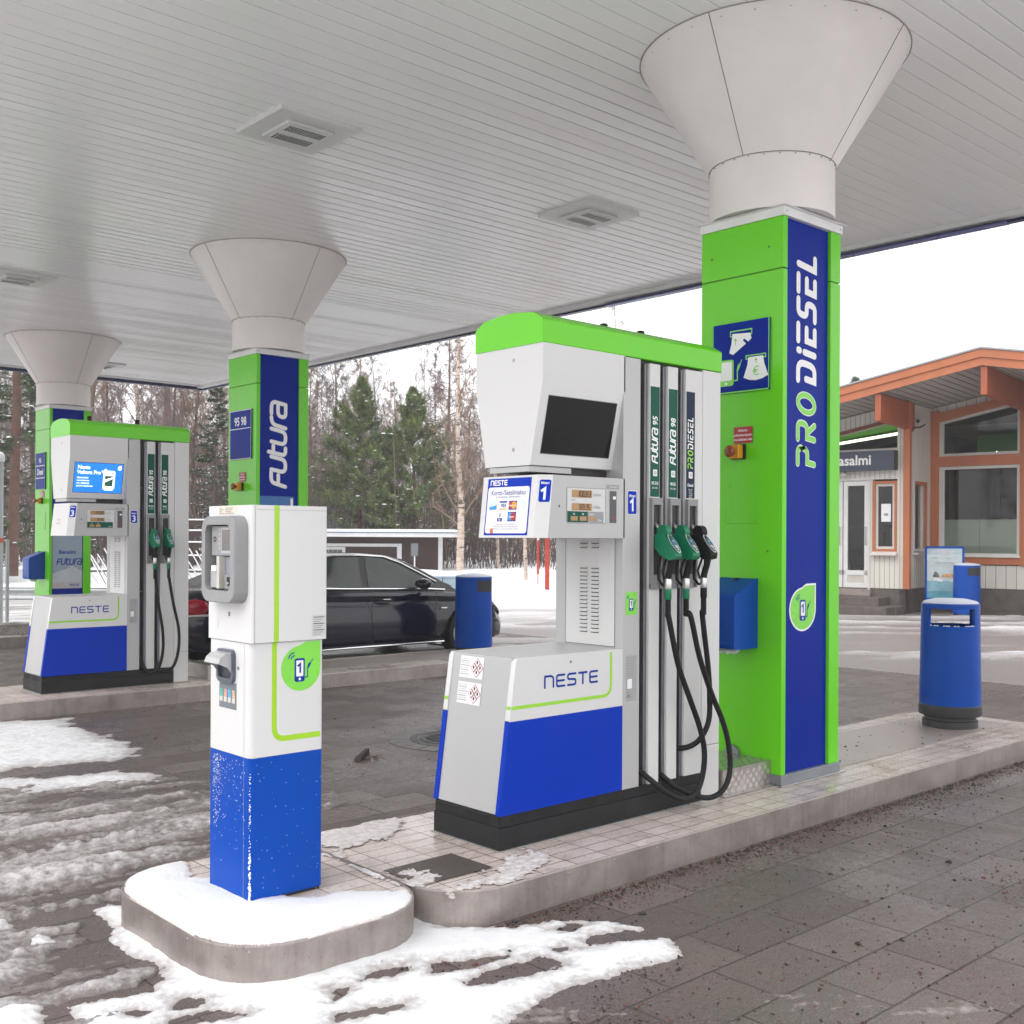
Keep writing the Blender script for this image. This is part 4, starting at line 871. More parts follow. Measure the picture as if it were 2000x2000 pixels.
    for i in range(6):
        j = (i+1) % 6; m.add([v[i],v[j],v[6+j],v[6+i]], [(0,1,2,3)], WHITE if i in (0,4,5) else SILVER)
    d = m.build('display_box', t, bevel=.003)
    lean = .034/(zt-zb); m = MB(); f = Flat(m, (0,0,0), (1,0,0), (0,0,1)); bx = .0
    f.rect(.430,.706,A(1.677),A(1.850), mat('display_bezel',(.62,.63,.63),.35), 1); f.stroke([(.430,A(1.677)),(.706,A(1.677)),(.706,A(1.850)),(.430,A(1.850))], .003, INKG, 2, closed=True)
    seg = mat('lcd_digit',(.035,.02,.01),.4)
    def digits(sx_, x0, z0, hgt):
        u = x0
        S7 = {'0':'abcdef','1':'bc','3':'abgcd','4':'fgbc','5':'afgcd','6':'afgcde','8':'abcdefg','9':'abfgcd','2':'abged','7':'abc'}
        w_ = hgt*.48
        for c in sx_:
            if c == '.': f.rect(u-.003,u+.0005,z0,z0+.0035, seg, 4); u += .0035; continue
            e_ = {'a':((0,1),(1,1)),'b':((1,1),(1,.5)),'c':((1,.5),(1,0)),'d':((0,0),(1,0)),'e':((0,0),(0,.5)),'f':((0,.5),(0,1)),'g':((0,.5),(1,.5))}
            for k in S7[c]:
                (a,b_),(c2,d2) = e_[k]; sh_ = .08*hgt; f.stroke([(u+a*w_+sh_*b_, z0+b_*hgt),(u+c2*w_+sh_*d2, z0+d2*hgt)], hgt*.13, seg, 4+.2*'abcdefg'.index(k), cap=False)
            u += w_+hgt*.26
    f.rect(.463,.606,A(1.802),A(1.840), LCD, 2); f.rect(.463,.606,A(1.738),A(1.774), LCD, 2)
    a_, b_ = (('100.83','69.35') if number == '1' else ('20.20','13.49')); digits(a_, .602-len(a_)*.0168, A(1.808), .026); digits(b_, .602-len(b_)*.0168, A(1.744), .025)
    f.text('EUROA', .614, A(1.812), .019, INKG, 3, squeeze=.9); f.text('LITRAA', .614, A(1.750), .019, INKG, 3, squeeze=.85); f.rect(.463,.485,A(1.788),A(1.792), INKG, 3)
    f.rect(.433,.575,A(1.680),A(1.734), DKGREEN, 3); f.rect(.575,.690,A(1.680),A(1.734), INKG if number == '1' else DKGREEN, 3)
    for i, q in enumerate(('95','98','Diesel')[:3 if number == '1' else 2]): f.text(q, .478+.062*i, A(1.716), .014, INKW, 4, align='C'); f.rect(.455+.063*i,.503+.063*i,A(1.688),A(1.710), LCD, 4)
    f.text('€/litra', .645, A(1.686), .015, INKW, 4, squeeze=.9)
    f.rect(.737,.788,A(1.680),A(1.842), DKGREY, 1.5); f.rect(.76,.782,A(1.80),A(1.815), INKW, 3); f.disc(.765,A(1.705),.007, RED, 3, 10); f.rect(.715,.806,A(1.852),A(1.873), INKG, 1.5); f.text('Kuittikortti', .76, A(1.859), .012, INKW, 3, align='C')
    f.disc(.377,A(1.757),.011, STEEL, 1, 16); f.disc(.377,A(1.757),.005, INK, 2, 10); m.build('displays', d)
    # stickers on the leaning end and angled corners
    m = MB(); fe = Flat(m, (.245,D-.045,zb), (0,-1,0), (lean,0,1)); w_ = D-.09; hh_ = zt-zb
    c1 = Vector((.302-.245,-.045,0)); cw = c1.length; fc = Flat(m, (.245,.045,zb), tuple(c1/cw), (lean,0,1)); c2 = Vector((.245-.302,-.045,0)); fb = Flat(m, (.302,D,zb), tuple(c2/cw), (lean,0,1))
    fc.rrect(.008,cw-.004,hh_-.135,hh_-.022,.010, INKW, 1); fc.rrect(.010,cw-.006,hh_-.133,hh_-.024,.009, BLUE, 2); fc.text('Mittari', cw*.51, hh_-.046, .0175, INKW, 3, align='C', bold=1, squeeze=.85); digit(fc, number, cw*.5, hh_-.122, .078, INKW, 3)
    if other:
        fb.rrect(.008,cw-.004,hh_-.135,hh_-.022,.010, INKW, 1); fb.rrect(.010,cw-.006,hh_-.133,hh_-.024,.009, BLUE, 2); fb.text('Mittari', cw*.51, hh_-.046, .0175, INKW, 3, align='C', bold=1, squeeze=.85); digit(fb, other, cw*.5, hh_-.122, .078, INKW, 3)
        fe.rect(.038,.358,.012,.296, BLUE, 1); fe.rrect(.046,.350,.022,.252,.014, PAPER, 2); fe.rect(.0,.001,0,hh_, INKG, 1)
        letters(fe, ['N','E','S','T','E'], .022, .0055, INKW, .062, .263, 0, gap=.3, layer=3, squeeze=1.1)
        fe.text('Kortti-/Setelimaksu', .198, .212, .036, INKB, 3, align='C', squeeze=.9); fe.text('Kort-/Sedelbetalning - Card/Cash payment', .198, .199, .0105, INKB, 3, align='C')
        c_ = mat('card_cyan',(.02,.30,.62),.4); y0_ = .140
        fe.rect(.065,.120,y0_,y0_+.040, mat('card_pale',(.62,.72,.8),.4), 3); fe.poly([(.065,y0_),(.120,y0_),(.120,y0_+.022),(.065,y0_+.012)], c_, 4)
        fe.rect(.140,.195,y0_+.034,y0_+.042, INKB, 3); fe.text('VISA', .168, y0_+.012, .024, INKB, 3, align='C', bold=1, slant=.2, squeeze=.85); fe.rect(.140,.195,y0_,y0_+.006, mat('card_gold',(.75,.42,.05),.4), 3)
        fe.rect(.210,.268,y0_-.002,y0_+.042, INKB, 3); fe.disc(.230,y0_+.020,.019, RED, 4, 18); fe.disc(.250,y0_+.020,.019, mat('card_amber',(.75,.30,.02),.4), 4.5, 18); fe.text('MasterCard', .240, y0_+.015, .0115, INKW, 5, align='C', bold=1, squeeze=.8)
        fe.disc(.312,y0_+.020,.021, mat('card_pale',(.62,.72,.8),.4), 3, 18); fe.disc(.312,y0_+.020,.013, PAPER, 4, 14)
        y1_ = .085; fe.text('V', .150, y1_+.018, .026, INKB, 3, align='C', bold=1); fe.rect(.132,.168,y1_-.004,y1_+.012, INKB, 3); fe.text('PAY', .150, y1_-.001, .011, INKW, 4, align='C', bold=1)
        fe.rect(.208,.268,y1_-.004,y1_+.042, INKB, 3); fe.disc(.228,y1_+.019,.020, c_, 4, 18); fe.disc(.249,y1_+.019,.020, RED, 4.5, 18); fe.text('Maestro', .2385, y1_+.014, .0125, INKW, 5, align='C', bold=1, squeeze=.85)
        for i, q in enumerate(('Syötä etukortti ennen maksukorttia','Sätt in förmånskortet före betalningsmedlet','Please insert your loyalty card before payment')): fe.text(q, .198, .064-.0115*i, .0108, INKG, 3, align='C', squeeze=.95)
        og = mat('orange_print',(.70,.16,.03),.4,var=.5,ns=50); fe.disc(.095,.034,.013, og, 3, 14); fe.rect(.086,.108,.022,.034, og, 3.5)
    else:
        rp = mat('red_print',(.60,.14,.13),.5)
        for i in range(2): fe.text(('Maksu','Betala')[i]+' kassalle', .13, .145-.032*i, .021, rp, 2, squeeze=.75)
    m.build('stickers', d)
    # cap
    zc0, zc1, pk = A(2.54), A(2.657), A(2.712)
    m = MB(); m.prism([(-.003,zc0),(D+.003,zc0),(D+.003,zc1-.004),(D-.06,zc1+.034),(D*.5+.05,pk-.005),(D*.5-.05,pk-.005),(.06,zc1+.034),(-.003,zc1-.004)], 'x', .258, wend+.003, GREEN); m.build('cap', t, bevel=.006)
    m = MB()
    for u in (.55, 1.05) if number == '3' else (.95, 1.25): m.lathe([(.022,pk-.015),(.022,pk+.012),(.016,pk+.020),(.024,pk+.03),(.018,pk+.042),(.002,pk+.044)], BLACK, (u, D*.5, 0), 14)
    m.build('vent_caps', t, smooth=40); return t
yh = -.095
H1 = [(4.465,1.19),(4.53,.942),(4.608,.767),(4.686,.597),(4.72,.457),(4.696,.332),(4.63,.243),(4.507,.219),(4.378,.267),(4.296,.334),(4.246,.396)]
H2 = [(4.613,1.19),(4.674,.974),(4.766,.767),(4.847,.616),(4.888,.488),(4.895,.347),(4.847,.253),(4.744,.207),(4.63,.208),(4.486,.266),(4.391,.362)]
H3 = [(4.762,1.199),(4.771,1.04),(4.778,.895),(4.771,.752),(4.744,.611),(4.674,.519),(4.609,.471),(4.54,.455)]
def hose3(h, dx, y0, yend): 
    n = len(h); return [(a+dx*(i/(n-1)), y0 + (yend-y0)*max(0,(i-(n-4))/3)**2, z) for i, (a, z) in enumerate(h)]
hosesA = [hose3(H1, .125, -.098, .045), hose3(H2, .14, -.125, .045), hose3(H3, .14, -.085, .05)]
P1 = pump('white and blue fuel pump with three nozzles and a black blank screen, nearest and largest', 3.375, 3.785, '1', '2',
     [(1.0875,'95','95 E10','EN 228',DKGREEN,False),(1.2365,'98','98 E5','EN 228',DKGREEN,False),(1.386,'diesel','Diesel','',DKNAVY,True)], hosesA, 1.655, 'off')
HB = [[(4.47,-.1,1.19),(4.50,-.1,.95),(4.545,-.1,.70),(4.552,-.1,.50),(4.52,-.09,.34),(4.45,-.075,.275),(4.40,-.02,.31),(4.375,.03,.42),(4.37,.045,.55)],
      [(4.615,-.1,1.19),(4.66,-.1,.95),(4.72,-.1,.70),(4.722,-.1,.50),(4.68,-.09,.34),(4.60,-.075,.275),(4.55,-.02,.31),(4.525,.03,.42),(4.52,.045,.55)]]
P2 = pump('fuel pump with two green nozzles and a lit blue advertising screen, behind at the left', 3.57, 10.305, '3', None,
     [(1.0875,'95','95 E10','EN 228',DKGREEN,False),(1.2365,'98','98 E5','EN 228',DKGREEN,False)], HB, 1.505, 'ad', .95)

# ---------------------------------------------------------------- payment terminal
t = thing('payment_terminal', 'white and blue payment terminal with a green stripe on its own snowy island', 'terminal', (2.142, 3.88, .15))
KBL = mat('terminal_blue', (.0, .060, .39), .34, var=.06, ns=2, rvar=.05, spec=.14)
m = MB(); m.prism(rr_pts(0,.34,0,.33,[0,0,.022,.022],4), 'z', .012, .575, KBL); m.box(.01,.33,.01,.32,-.002,.012,INK); o = m.build('blue_plinth', t, bevel=.003)
m = MB(); rs = np.random.RandomState(3)       # frozen snow flecks stuck to the blue sheet
for k in range(330):
    z = .56-abs(rs.normal(0,.16)); u = rs.uniform(.02,.30)
    if rs.rand() < .6: u = .03+abs(rs.normal(0,.045))
    s = rs.uniform(.0008,.0026); 
    if z > .03: Flat(m, (-.0008,.33,0), (0,-1,0), (0,0,1)).poly([(u+s*math.cos(a)*rs.uniform(.6,1.2), z+s*1.3*math.sin(a)) for a in (0,1.2,2.4,3.6,4.9)], INKW, .5)
for k in range(150):
    z = .5*rs.rand()**1.6+.015; s = rs.uniform(.001,.0035)*(1.5 if z < .2 else .8); m.lathe([(.001,-s),(s,0),(.001,s)], INKW, (.0045+rs.uniform(-.003,.003), .0045+rs.uniform(-.003,.003), z), 6)
for k in range(60): Flat(m, (0,-.0005,0), (1,0,0), (0,0,1)).disc(rs.uniform(.02,.33), .55*rs.rand(), rs.uniform(.0006,.0016), INKW, .5, 6)
stuff(m.build('snow_flecks', o))
m = MB(); m.prism(rr_pts(0,.34,0,.33,[0,0,.022,.022],4), 'z', .576, 1.028, WHITE); lw = m.build('lower_cabinet', t, bevel=.003)
m = MB(); f = Flat(m, (0,.33,0), (0,-1,0), (0,0,1)); f.rect(.283,.285,.012,1.028, INKG, .6); m.build('door_gap', lw)
m = MB(); m.prism(rr_pts(-.004,.346,-.014,.344,[0,0,.012,.012],3), 'z', 1.031, 1.576, WHITE); up = m.build('upper_cabinet', t, bevel=.004)
m = MB(); f = Flat(m, (0,-.014,0), (1,0,0), (0,0,1)); f.rect(.010,.0125,1.031,1.574, INKG, .6); f.stroke([(.02,1.558),(.342,1.558)], .0015, INKG, .6); m.build('door_gap', up)
m = MB(); f = Flat(m, (0,-.014,0), (1,0,0), (0,0,1)); f.rect(.097,.119,1.031,1.575, mat('lime_tape',(.34,.62,.01),.35), 1)
f.rect(.272,.338,1.045,1.132, mat('data_plate_pale',(.55,.55,.55),.45), 1)
for i in range(9): f.rect(.278,.330-.008*(i%3),1.121-.0088*i,1.124-.0088*i, INKG if i % 3 else INK, 2)
m.build('print', up)
m = MB(); f = Flat(m, (0,0,0), (1,0,0), (0,0,1)); f.stroke(arc_round([(.108,1.028),(.108,.640),(.322,.640)], .05), .022, mat('lime_tape',(.34,.62,.01),.35), 1, cap=False)
lf = leaf_shape(.092,.100); f.put([(a+.230,b+.925) for a,b in lf], [tuple(range(len(lf)))], LEAF, 1); phone_icon(f, .085, '1', .225, .915, INKB, INKW, 2); m.build('print', lw)
# recessed grey card reader fascia standing proud of the left side
KY = lambda u: .33-u
m = MB(); fr = rr_pts(.03,.318,1.185,1.535,.055,6); inn = rr_pts(.062,.272,1.235,1.498,.03,6); n = len(fr); vs_ = []
P_ = lambda p, d: (-.004-d, KY(p[0])+.0, p[1])
rings = [[P_(p,0) for p in fr], [P_(p,.052) for p in [(a*.97+.005,b*.985+.02) for a,b in fr]], [P_(p,.058) for p in [(a*.94+.0105,b*.97+.041) for a,b in fr]], [P_(p,.055) for p in inn], [P_(p,.006) for p in inn]]
for a, b_ in zip(rings[:-1], rings[1:]): m.add(a+b_, [(n+i, n+(i+1)%n, (i+1)%n, i) for i in range(n)], MIDGREY)
m.poly(rings[-1][::-1], mat('recess_grey',(.16,.16,.165),.5)); fa = m.build('reader_fascia', up, smooth=50)
m = MB(); xx = -.010; PG = mat('pale_grey_plastic',(.40,.40,.41),.4)
m.box(xx-.030, xx, KY(.262), KY(.085), 1.375, 1.492, MIDGREY)
f = Flat(m, (xx-.030, .33, 0), (0,-1,0), (0,0,1)); f.disc(.112,1.44,.016, STEEL, 1, 18); f.disc(.112,1.44,.012, INK, 2, 16); f.disc(.114,1.44,.005, STEEL, 3, 8)
for k in range(5): f.rect(.146,.158,1.398+.019*k,1.409+.019*k, PG, 1)
f.rect(.165,.252,1.385,1.487, PG, 1); f.rect(.172,.247,1.395,1.478, mat('reader_screen',(.13,.12,.115),.12,var=.3), 2); f.rect(.172,.247,1.440,1.478, mat('reader_screen_warm',(.17,.13,.11),.12,var=.3), 2.4); m.build('reader_screen', fa)
m = MB(); m.box(xx-.030, xx, KY(.135), KY(.075), 1.245, 1.315, PG); m.box(xx-.045, xx-.006, KY(.150), KY(.110), 1.312, 1.334, PAPER); m.box(xx-.046, xx, KY(.178), KY(.156), 1.243, 1.372, mat('beige_strip',(.52,.50,.45),.5)); m.box(xx-.020, xx, KY(.262), KY(.182), 1.300, 1.370, mat('violet_grey',(.27,.27,.36),.4)); m.box(xx-.032, xx, KY(.262), KY(.195), 1.243, 1.300, MIDGREY)
m.box(xx-.036, xx-.032, KY(.240), KY(.222), 1.255, 1.290, INK); m.box(xx-.040, xx-.036, KY(.243), KY(.228), 1.262, 1.270, STEEL); m.build('card_slots', fa)
m = MB(); f = Flat(m, (-.004,.33,0), (0,-1,0), (0,0,1)); f.rect(.075,.225,1.541,1.573, mat('cream_sticker',(.66,.60,.47),.5), 1)
for i in range(4): f.rect(.08,.10+.02*(i%2),1.565-.007*i,1.568-.007*i, INKG, 2); f.rect(.13,.20-.01*(i%3),1.565-.007*i,1.568-.007*i, INKG, 2)
f.disc(.165,1.138,.009, INK, 1, 14); f.disc(.165,1.138,.004, PAPER, 2, 8); f.rect(.07,.072,1.075,1.11, INKG, 1); m.build('sticker', up)
m = MB(); V_ = mat('slate_plastic',(.085,.10,.135),.35,var=.1); fr = rr_pts(.075,.215,.862,.996,.025,5); inn = rr_pts(.092,.200,.880,.972,.012,5); n = len(fr)
rings = [[(0,KY(a),b) for a,b in fr], [(-.014,KY(a),b) for a,b in fr], [(-.014,KY(a),b) for a,b in inn], [(-.002,KY(a),b) for a,b in inn]]
for a, b_ in zip(rings[:-1], rings[1:]): m.add(a+b_, [(n+i, n+(i+1)%n, (i+1)%n, i) for i in range(n)], V_)
m.poly(rings[-1][::-1], mat('slate_recess',(.05,.055,.07),.5)); nt_ = m.build('banknote_slot', lw, smooth=40)
m = MB(); clear = mat('cloudy_clear_plastic',(.42,.42,.42),.2,var=.15); pr = [(-.012,.985),(-.04,.982),(-.062,.965),(-.070,.945)]
for a, b_ in zip(pr[:-1], pr[1:]): m.hexa([(a[0],KY(.205),a[1]-.002),(b_[0],KY(.205),b_[1]-.002),(b_[0],KY(.082),b_[1]-.002),(a[0],KY(.082),a[1]-.002),(a[0],KY(.205),a[1]),(b_[0],KY(.205),b_[1]),(b_[0],KY(.082),b_[1]),(a[0],KY(.082),a[1])], clear)
for u in (.082,.203): m.prism([(-.012,.985),(-.04,.98),(-.062,.963),(-.070,.943),(-.03,.925),(-.012,.90)], 'y', KY(u)-.001, KY(u)+.001, clear)
m.build('rain_flap', nt_)
m = MB(); f = Flat(m, (0,.33,0), (0,-1,0), (0,0,1)); f.rect(.078,.222,.755,.862, mat('slate_sticker',(.16,.185,.21),.5), 1)
for i, c in enumerate(((.10,.42,.36),(.62,.33,.30),(.10,.36,.55),(.62,.42,.28))): f.rect(.085+.034*i,.110+.034*i,.780,.832, mat('note_%s' % ('green','rose','blue','sand')[i], c, .5, var=.35, ns=60), 2); f.rect(.085+.034*i,.110+.034*i,.780,.800, mat('note_pale',(.62,.60,.55),.5,var=.2,ns=60), 3)
f.disc(.236,.925,.008, STEEL, 1, 12); m.build('sticker', lw)

# ---------------------------------------------------------------- litter bins
def round_bin(x, y, z, label, face, s=1.0, open_top=False):
    t = thing('litter_bin', label, 'litter bin', (x, y, z), face, 'blue litter bins'); t.scale = (s, s, s)
    if open_top:     # tapering body with an arched hood and a through opening
        m = MB(); m.lathe([(.205,-.001),(.205,.055),(.19,.062),(.19,.085),(.226,.095),(.232,.105),(.232,.175),(.226,.182)], mat('bin_base_charcoal',(.030,.031,.033),.5,var=.15), n=56); m.build('foot', t, smooth=35)
        m = MB(); N = 72; th = .022
        def r_at(q): return .2275-(q-.18)/(.955-.18)*.0125
        def ringv(q, rr): return [(rr*math.cos(2*math.pi*i/N), rr*math.sin(2*math.pi*i/N), q) for i in range(N)]
        zs = [.180,.35,.50,.65,.79]; rows = [ringv(q, r_at(q)) for q in zs] + [ringv(.79, r_at(.79)-th)] + [ringv(.70, r_at(.70)-th)]
        for a, b_ in zip(rows[:-1], rows[1:]): m.add(a+b_, [(i,(i+1)%N,N+(i+1)%N,N+i) for i in range(N)], BINBLUE)
        m.poly([(p[0],p[1],.72) for p in ringv(.72, r_at(.72)-th)], INK)
        half = 12.5*2*math.pi/72
        for s_ in (0, 1):       # two cheeks left and right of the opening
            for i in range(N):
                a = 2*math.pi*(i+.5)/N - math.pi*s_; a = (a+math.pi) % (2*math.pi) - math.pi
                if abs(a) < R(42.5):
                    i2 = (i+1) % N; lo_, hi_ = .789, .925
                    q = []
                    for (rr, zz, k) in ((r_at(lo_),lo_,i),(r_at(lo_),lo_,i2),(r_at(lo_)-th,lo_,i2),(r_at(lo_)-th,lo_,i),(r_at(hi_),hi_,i),(r_at(hi_),hi_,i2),(r_at(hi_)-th,hi_,i2),(r_at(hi_)-th,hi_,i)): q.append((rr*math.cos(2*math.pi*k/N), rr*math.sin(2*math.pi*k/N), zz))
                    m.hexa(q, BINBLUE)
        m.build('body', t, smooth=40)
        m = MB(); m.lathe([(r_at(.925)-th,.924),(r_at(.925),.924),(r_at(.955)+.001,.955),(.19,.972),(.12,.988),(.0,.993)], BINBLUE, n=72, caps=False); m.build('hood', t, smooth=50)
        m = MB(); m.lathe([(.205,.9605),(.206,.966),(.19,.978),(.12,.995),(.0,1.001)], mat('snow_cap',(.62,.66,.76),.6,bump=.2,bs=60), n=48, caps=False); m.build('snow_cap', t, smooth=50)
        m = MB(); rs_ = np.random.RandomState(8)
        for k in range(26):
            a = R(rs_.uniform(-140,-40)) if k % 2 else R(rs_.uniform(40,140)); m.lathe([(.001,-.006),(rs_.uniform(.008,.016),0),(.001,.007)], mat('snow_white',(.84,.85,.88),.7), (.204*math.cos(a), .204*math.sin(a), .792), 8)
        m.build('snow_crumbs', t, smooth=60)
    else:
        m = MB(); m.lathe([(.222,-.001),(.222,.05),(.20,.055)], mat('bin_base_charcoal',(.030,.031,.033),.5,var=.15), n=40); m.build('foot', t, smooth=35)
        m = MB(); N = 64; q = [(.232,.05),(.235,.06),(.226,.74),(.226,.88),(.228,.905),(.220,.918),(.12,.94),(.0,.948)]; m.lathe(q, BINBLUE, n=N, caps=False); m.build('body', t, smooth=40)
        m = MB()        # dark insertion opening, a curved panel set into the wall
        a0, a1 = R(-34), R(34); st = 12; vv = []
        for k in range(st+1):
            a = a0+(a1-a0)*k/st
            for rr in (.2285,.18):
                for zz in (.735,.875): vv.append((rr*math.cos(a), rr*math.sin(a), zz))
        m.add(vv, [(4*k,4*k+4,4*k+5,4*k+1) for k in range(st)], INK); m.build('opening', t, smooth=60)
        m = MB(); m.lathe([(.224,.914),(.225,.922),(.212,.932),(.12,.951),(.0,.960)], mat('snow_cap',(.62,.66,.76),.6,bump=.2,bs=60), n=40, caps=False); m.build('snow_cap', t, smooth=50)
round_bin(8.30, 4.03, .15, 'blue litter bin with a see-through slot, right of the big column', R(-60), open_top=True)
round_bin(9.177, 10.817, .15, 'blue round litter bin on the second island, in front of the dark car', R(-85), 1.04)
round_bin(22.60, 10.62, .0, 'blue litter bin standing by the shop wall, beside the poster stand', R(-117), 1.18)
# ---------------------------------------------------------------- shop
# local frame: X along the front to the right, Y into the building, origin at the corner of the entrance bay
SX, SY = 21.038*1.06, 11.142*1.06
shop = thing('station_shop', 'cream and orange wooden station shop with low gable roof and large windows', 'shop', (SX, SY, -.096), R(-80.73)); shop.scale = (1.06,)*3
BD = 1.52; RX = 1.90
def zsof(x): return 4.78 - abs(x-RX)*.19       # underside of the roof
def zrf(x): return zsof(x)+.30
m = MB()
def wall_poly(x0, x1, z0, z1f, y, th, msh):
    xs = sorted({x0, x1} | ({RX} if x0 < RX < x1 else set()))
    pts = [(x0,z0),(x1,z0)] + [(x, z1f(x)) for x in xs[::-1]]; m.prism(pts, 'y', y, y+th, msh)
tr = lambda x: 4.06 - .17*(.0-x)*1.0
# bay front pieces (openings: doors, side window, transom)
wall_poly(-.20, .0, .60, lambda x: zsof(x), 0, .14, SIDING)
wall_poly(-.71, -.20, .60, lambda x: 1.30, 0, .14, SIDING); wall_poly(-.80, -.71, .60, lambda x: 2.86, 0, .14, SIDING)
wall_poly(-3.4, -.20, 2.86, lambda x: 3.50, 0, .14, SIDING); wall_poly(-3.4, -.20, 4.06-.57, lambda x: 3.50, 0, .14, SIDING)
wall_poly(-3.4, -.20, 4.10, lambda x: max(4.101, zsof(x)), .0, .14, SIDING) if False else None
m.prism([(-3.4, 3.40),(-3.4, zsof(-3.4)),(-.2, zsof(-.2)),(-.2, 4.05)], 'y', 0, .14, SIDING)
wall_poly(-3.6, -3.4, .6, lambda x: zsof(x), 0, .14, SIDING)
# bay side
def side_piece(y0, y1, z0, z1): m.box(-.14, 0, y0, y1, z0, z1, SIDING)
side_piece(.14, .40, .60, zsof(0)); side_piece(1.22, BD, .60, zsof(0)); side_piece(.40, 1.22, .60, 1.34); side_piece(.40, 1.22, 2.83, zsof(0))
# big wall right of the bay
m.prism([(0,.60),(6.6,.60),(6.6,1.08),(0,1.08)], 'y', BD, BD+.14, SIDING); m.prism([(0,1.08),(.10,1.08),(.10,4.4),(0,4.40)], 'y', BD, BD+.14, SIDING)
m.prism([(0,4.30),(RX,4.60),(3.6,4.32),(6.6,3.7),(6.6,zsof(6.6)),(RX,zsof(RX)),(0,zsof(0))], 'y', BD, BD+.14, SIDING); m.prism([(3.7,1.08),(6.6,1.08),(6.6,3.8),(3.7,4.40)], 'y', BD, BD+.14, SIDING)
m.box(-3.6, -3.46, .14, 9, .6, zsof(-3.6), SIDING); m.box(6.46, 6.6, BD+.14, 9, .6, zsof(6.6), SIDING); m.box(-3.46, 6.46, 8.9, 9, .6, 4, SIDING)
wl = m.build('wall', shop)
m = MB(); gap = mat('board_joint', (.16,.145,.13), .7)          # vertical boarding
f = Flat(m, (0,0,0), (1,0,0), (0,0,1)); u = -3.4
while u < -.02:
    if not -.70 < u < -.21: f.rect(u, u+.009, 2.87 if u < -.8 else .60, 3.40, gap, .6)
    else: f.rect(u, u+.009, .60, 1.29, gap, .6); f.rect(u, u+.009, 2.87, 3.40, gap, .6)
    f.rect(u, u+.009, 4.09-.17*(-u) if u < -.2 else 3.4, zsof(u)-.01, gap, .6); u += .105
f = Flat(m, (0,0,0), (0,1,0), (0,0,1)); f = Flat(m, (.0,0,0), (0,1,0), (0,0,1)); u = .20
while u < BD: f.rect(u, u+.009, .60, 1.34, gap, .6) if .40 < u < 1.22 else f.rect(u, u+.009, .6, zsof(0), gap, .6); (f.rect(u, u+.009, 2.84, zsof(0), gap, .6) if .40 < u < 1.22 else None); u += .135
f = Flat(m, (0,BD,0), (1,0,0), (0,0,1)); u = .12
while u < 6.5: f.rect(u, u+.012, .60, 1.075, gap, .6); f.rect(u, u+.012, 4.32+.15*min(u,RX)*1.0, zsof(u)-.01, gap, .6) if u < RX else None; u += .20
m.build('boarding', wl)
m = MB(); m.box(-3.6, -.02, .02, .3, -.1, .60, CONC); m.box(-.16, -.02, .02, BD, -.1, .60, CONC); m.box(-.02, 6.6, BD+.03, BD+.3, -.1, .60, CONC); m.box(.0, 6.8, .75, BD+.03, -.05, .13, CONC); m.build('plinth', shop)
m = MB(); m.box(-3.3, -.35, -.62, .02, -.1, .43, CONC); m.box(-3.3, -.05, -1.02, -.62, -.1, .26, CONC); m.box(-.35, .0, -.62, .02, -.1, .26, CONC); m.box(-3.3, -.72, -.10, .02, .43, .57, mat('step_top',(.26,.22,.20),.6,var=.25)); m.build('steps', shop, bevel=.012)
# orange frame members
m = MB(); m.box(-.055, .075, -.07, .06, .60, zsof(0)-.0, ORANGE); m.build('corner_post', shop, bevel=.004)
m = MB(); m.prism([(-3.4,3.40+.09),(-3.4,3.40),(-.2,4.05),(-.2,4.12)], 'y', -.03, -.002, mat('dark_red_trim',(.20,.045,.03),.5)); m.build('transom_trim', shop)
def frame(x0, x1, z0, z1, w_, y, th, m_, dx=True):
    b = MB(); b.box(x0, x1, y, y+th, z0, z0+w_, m_); b.box(x0, x1, y, y+th, z1-w_, z1, m_); b.box(x0, x0+w_, y, y+th, z0+w_, z1-w_, m_); b.box(x1-w_, x1, y, y+th, z0+w_, z1-w_, m_); return b
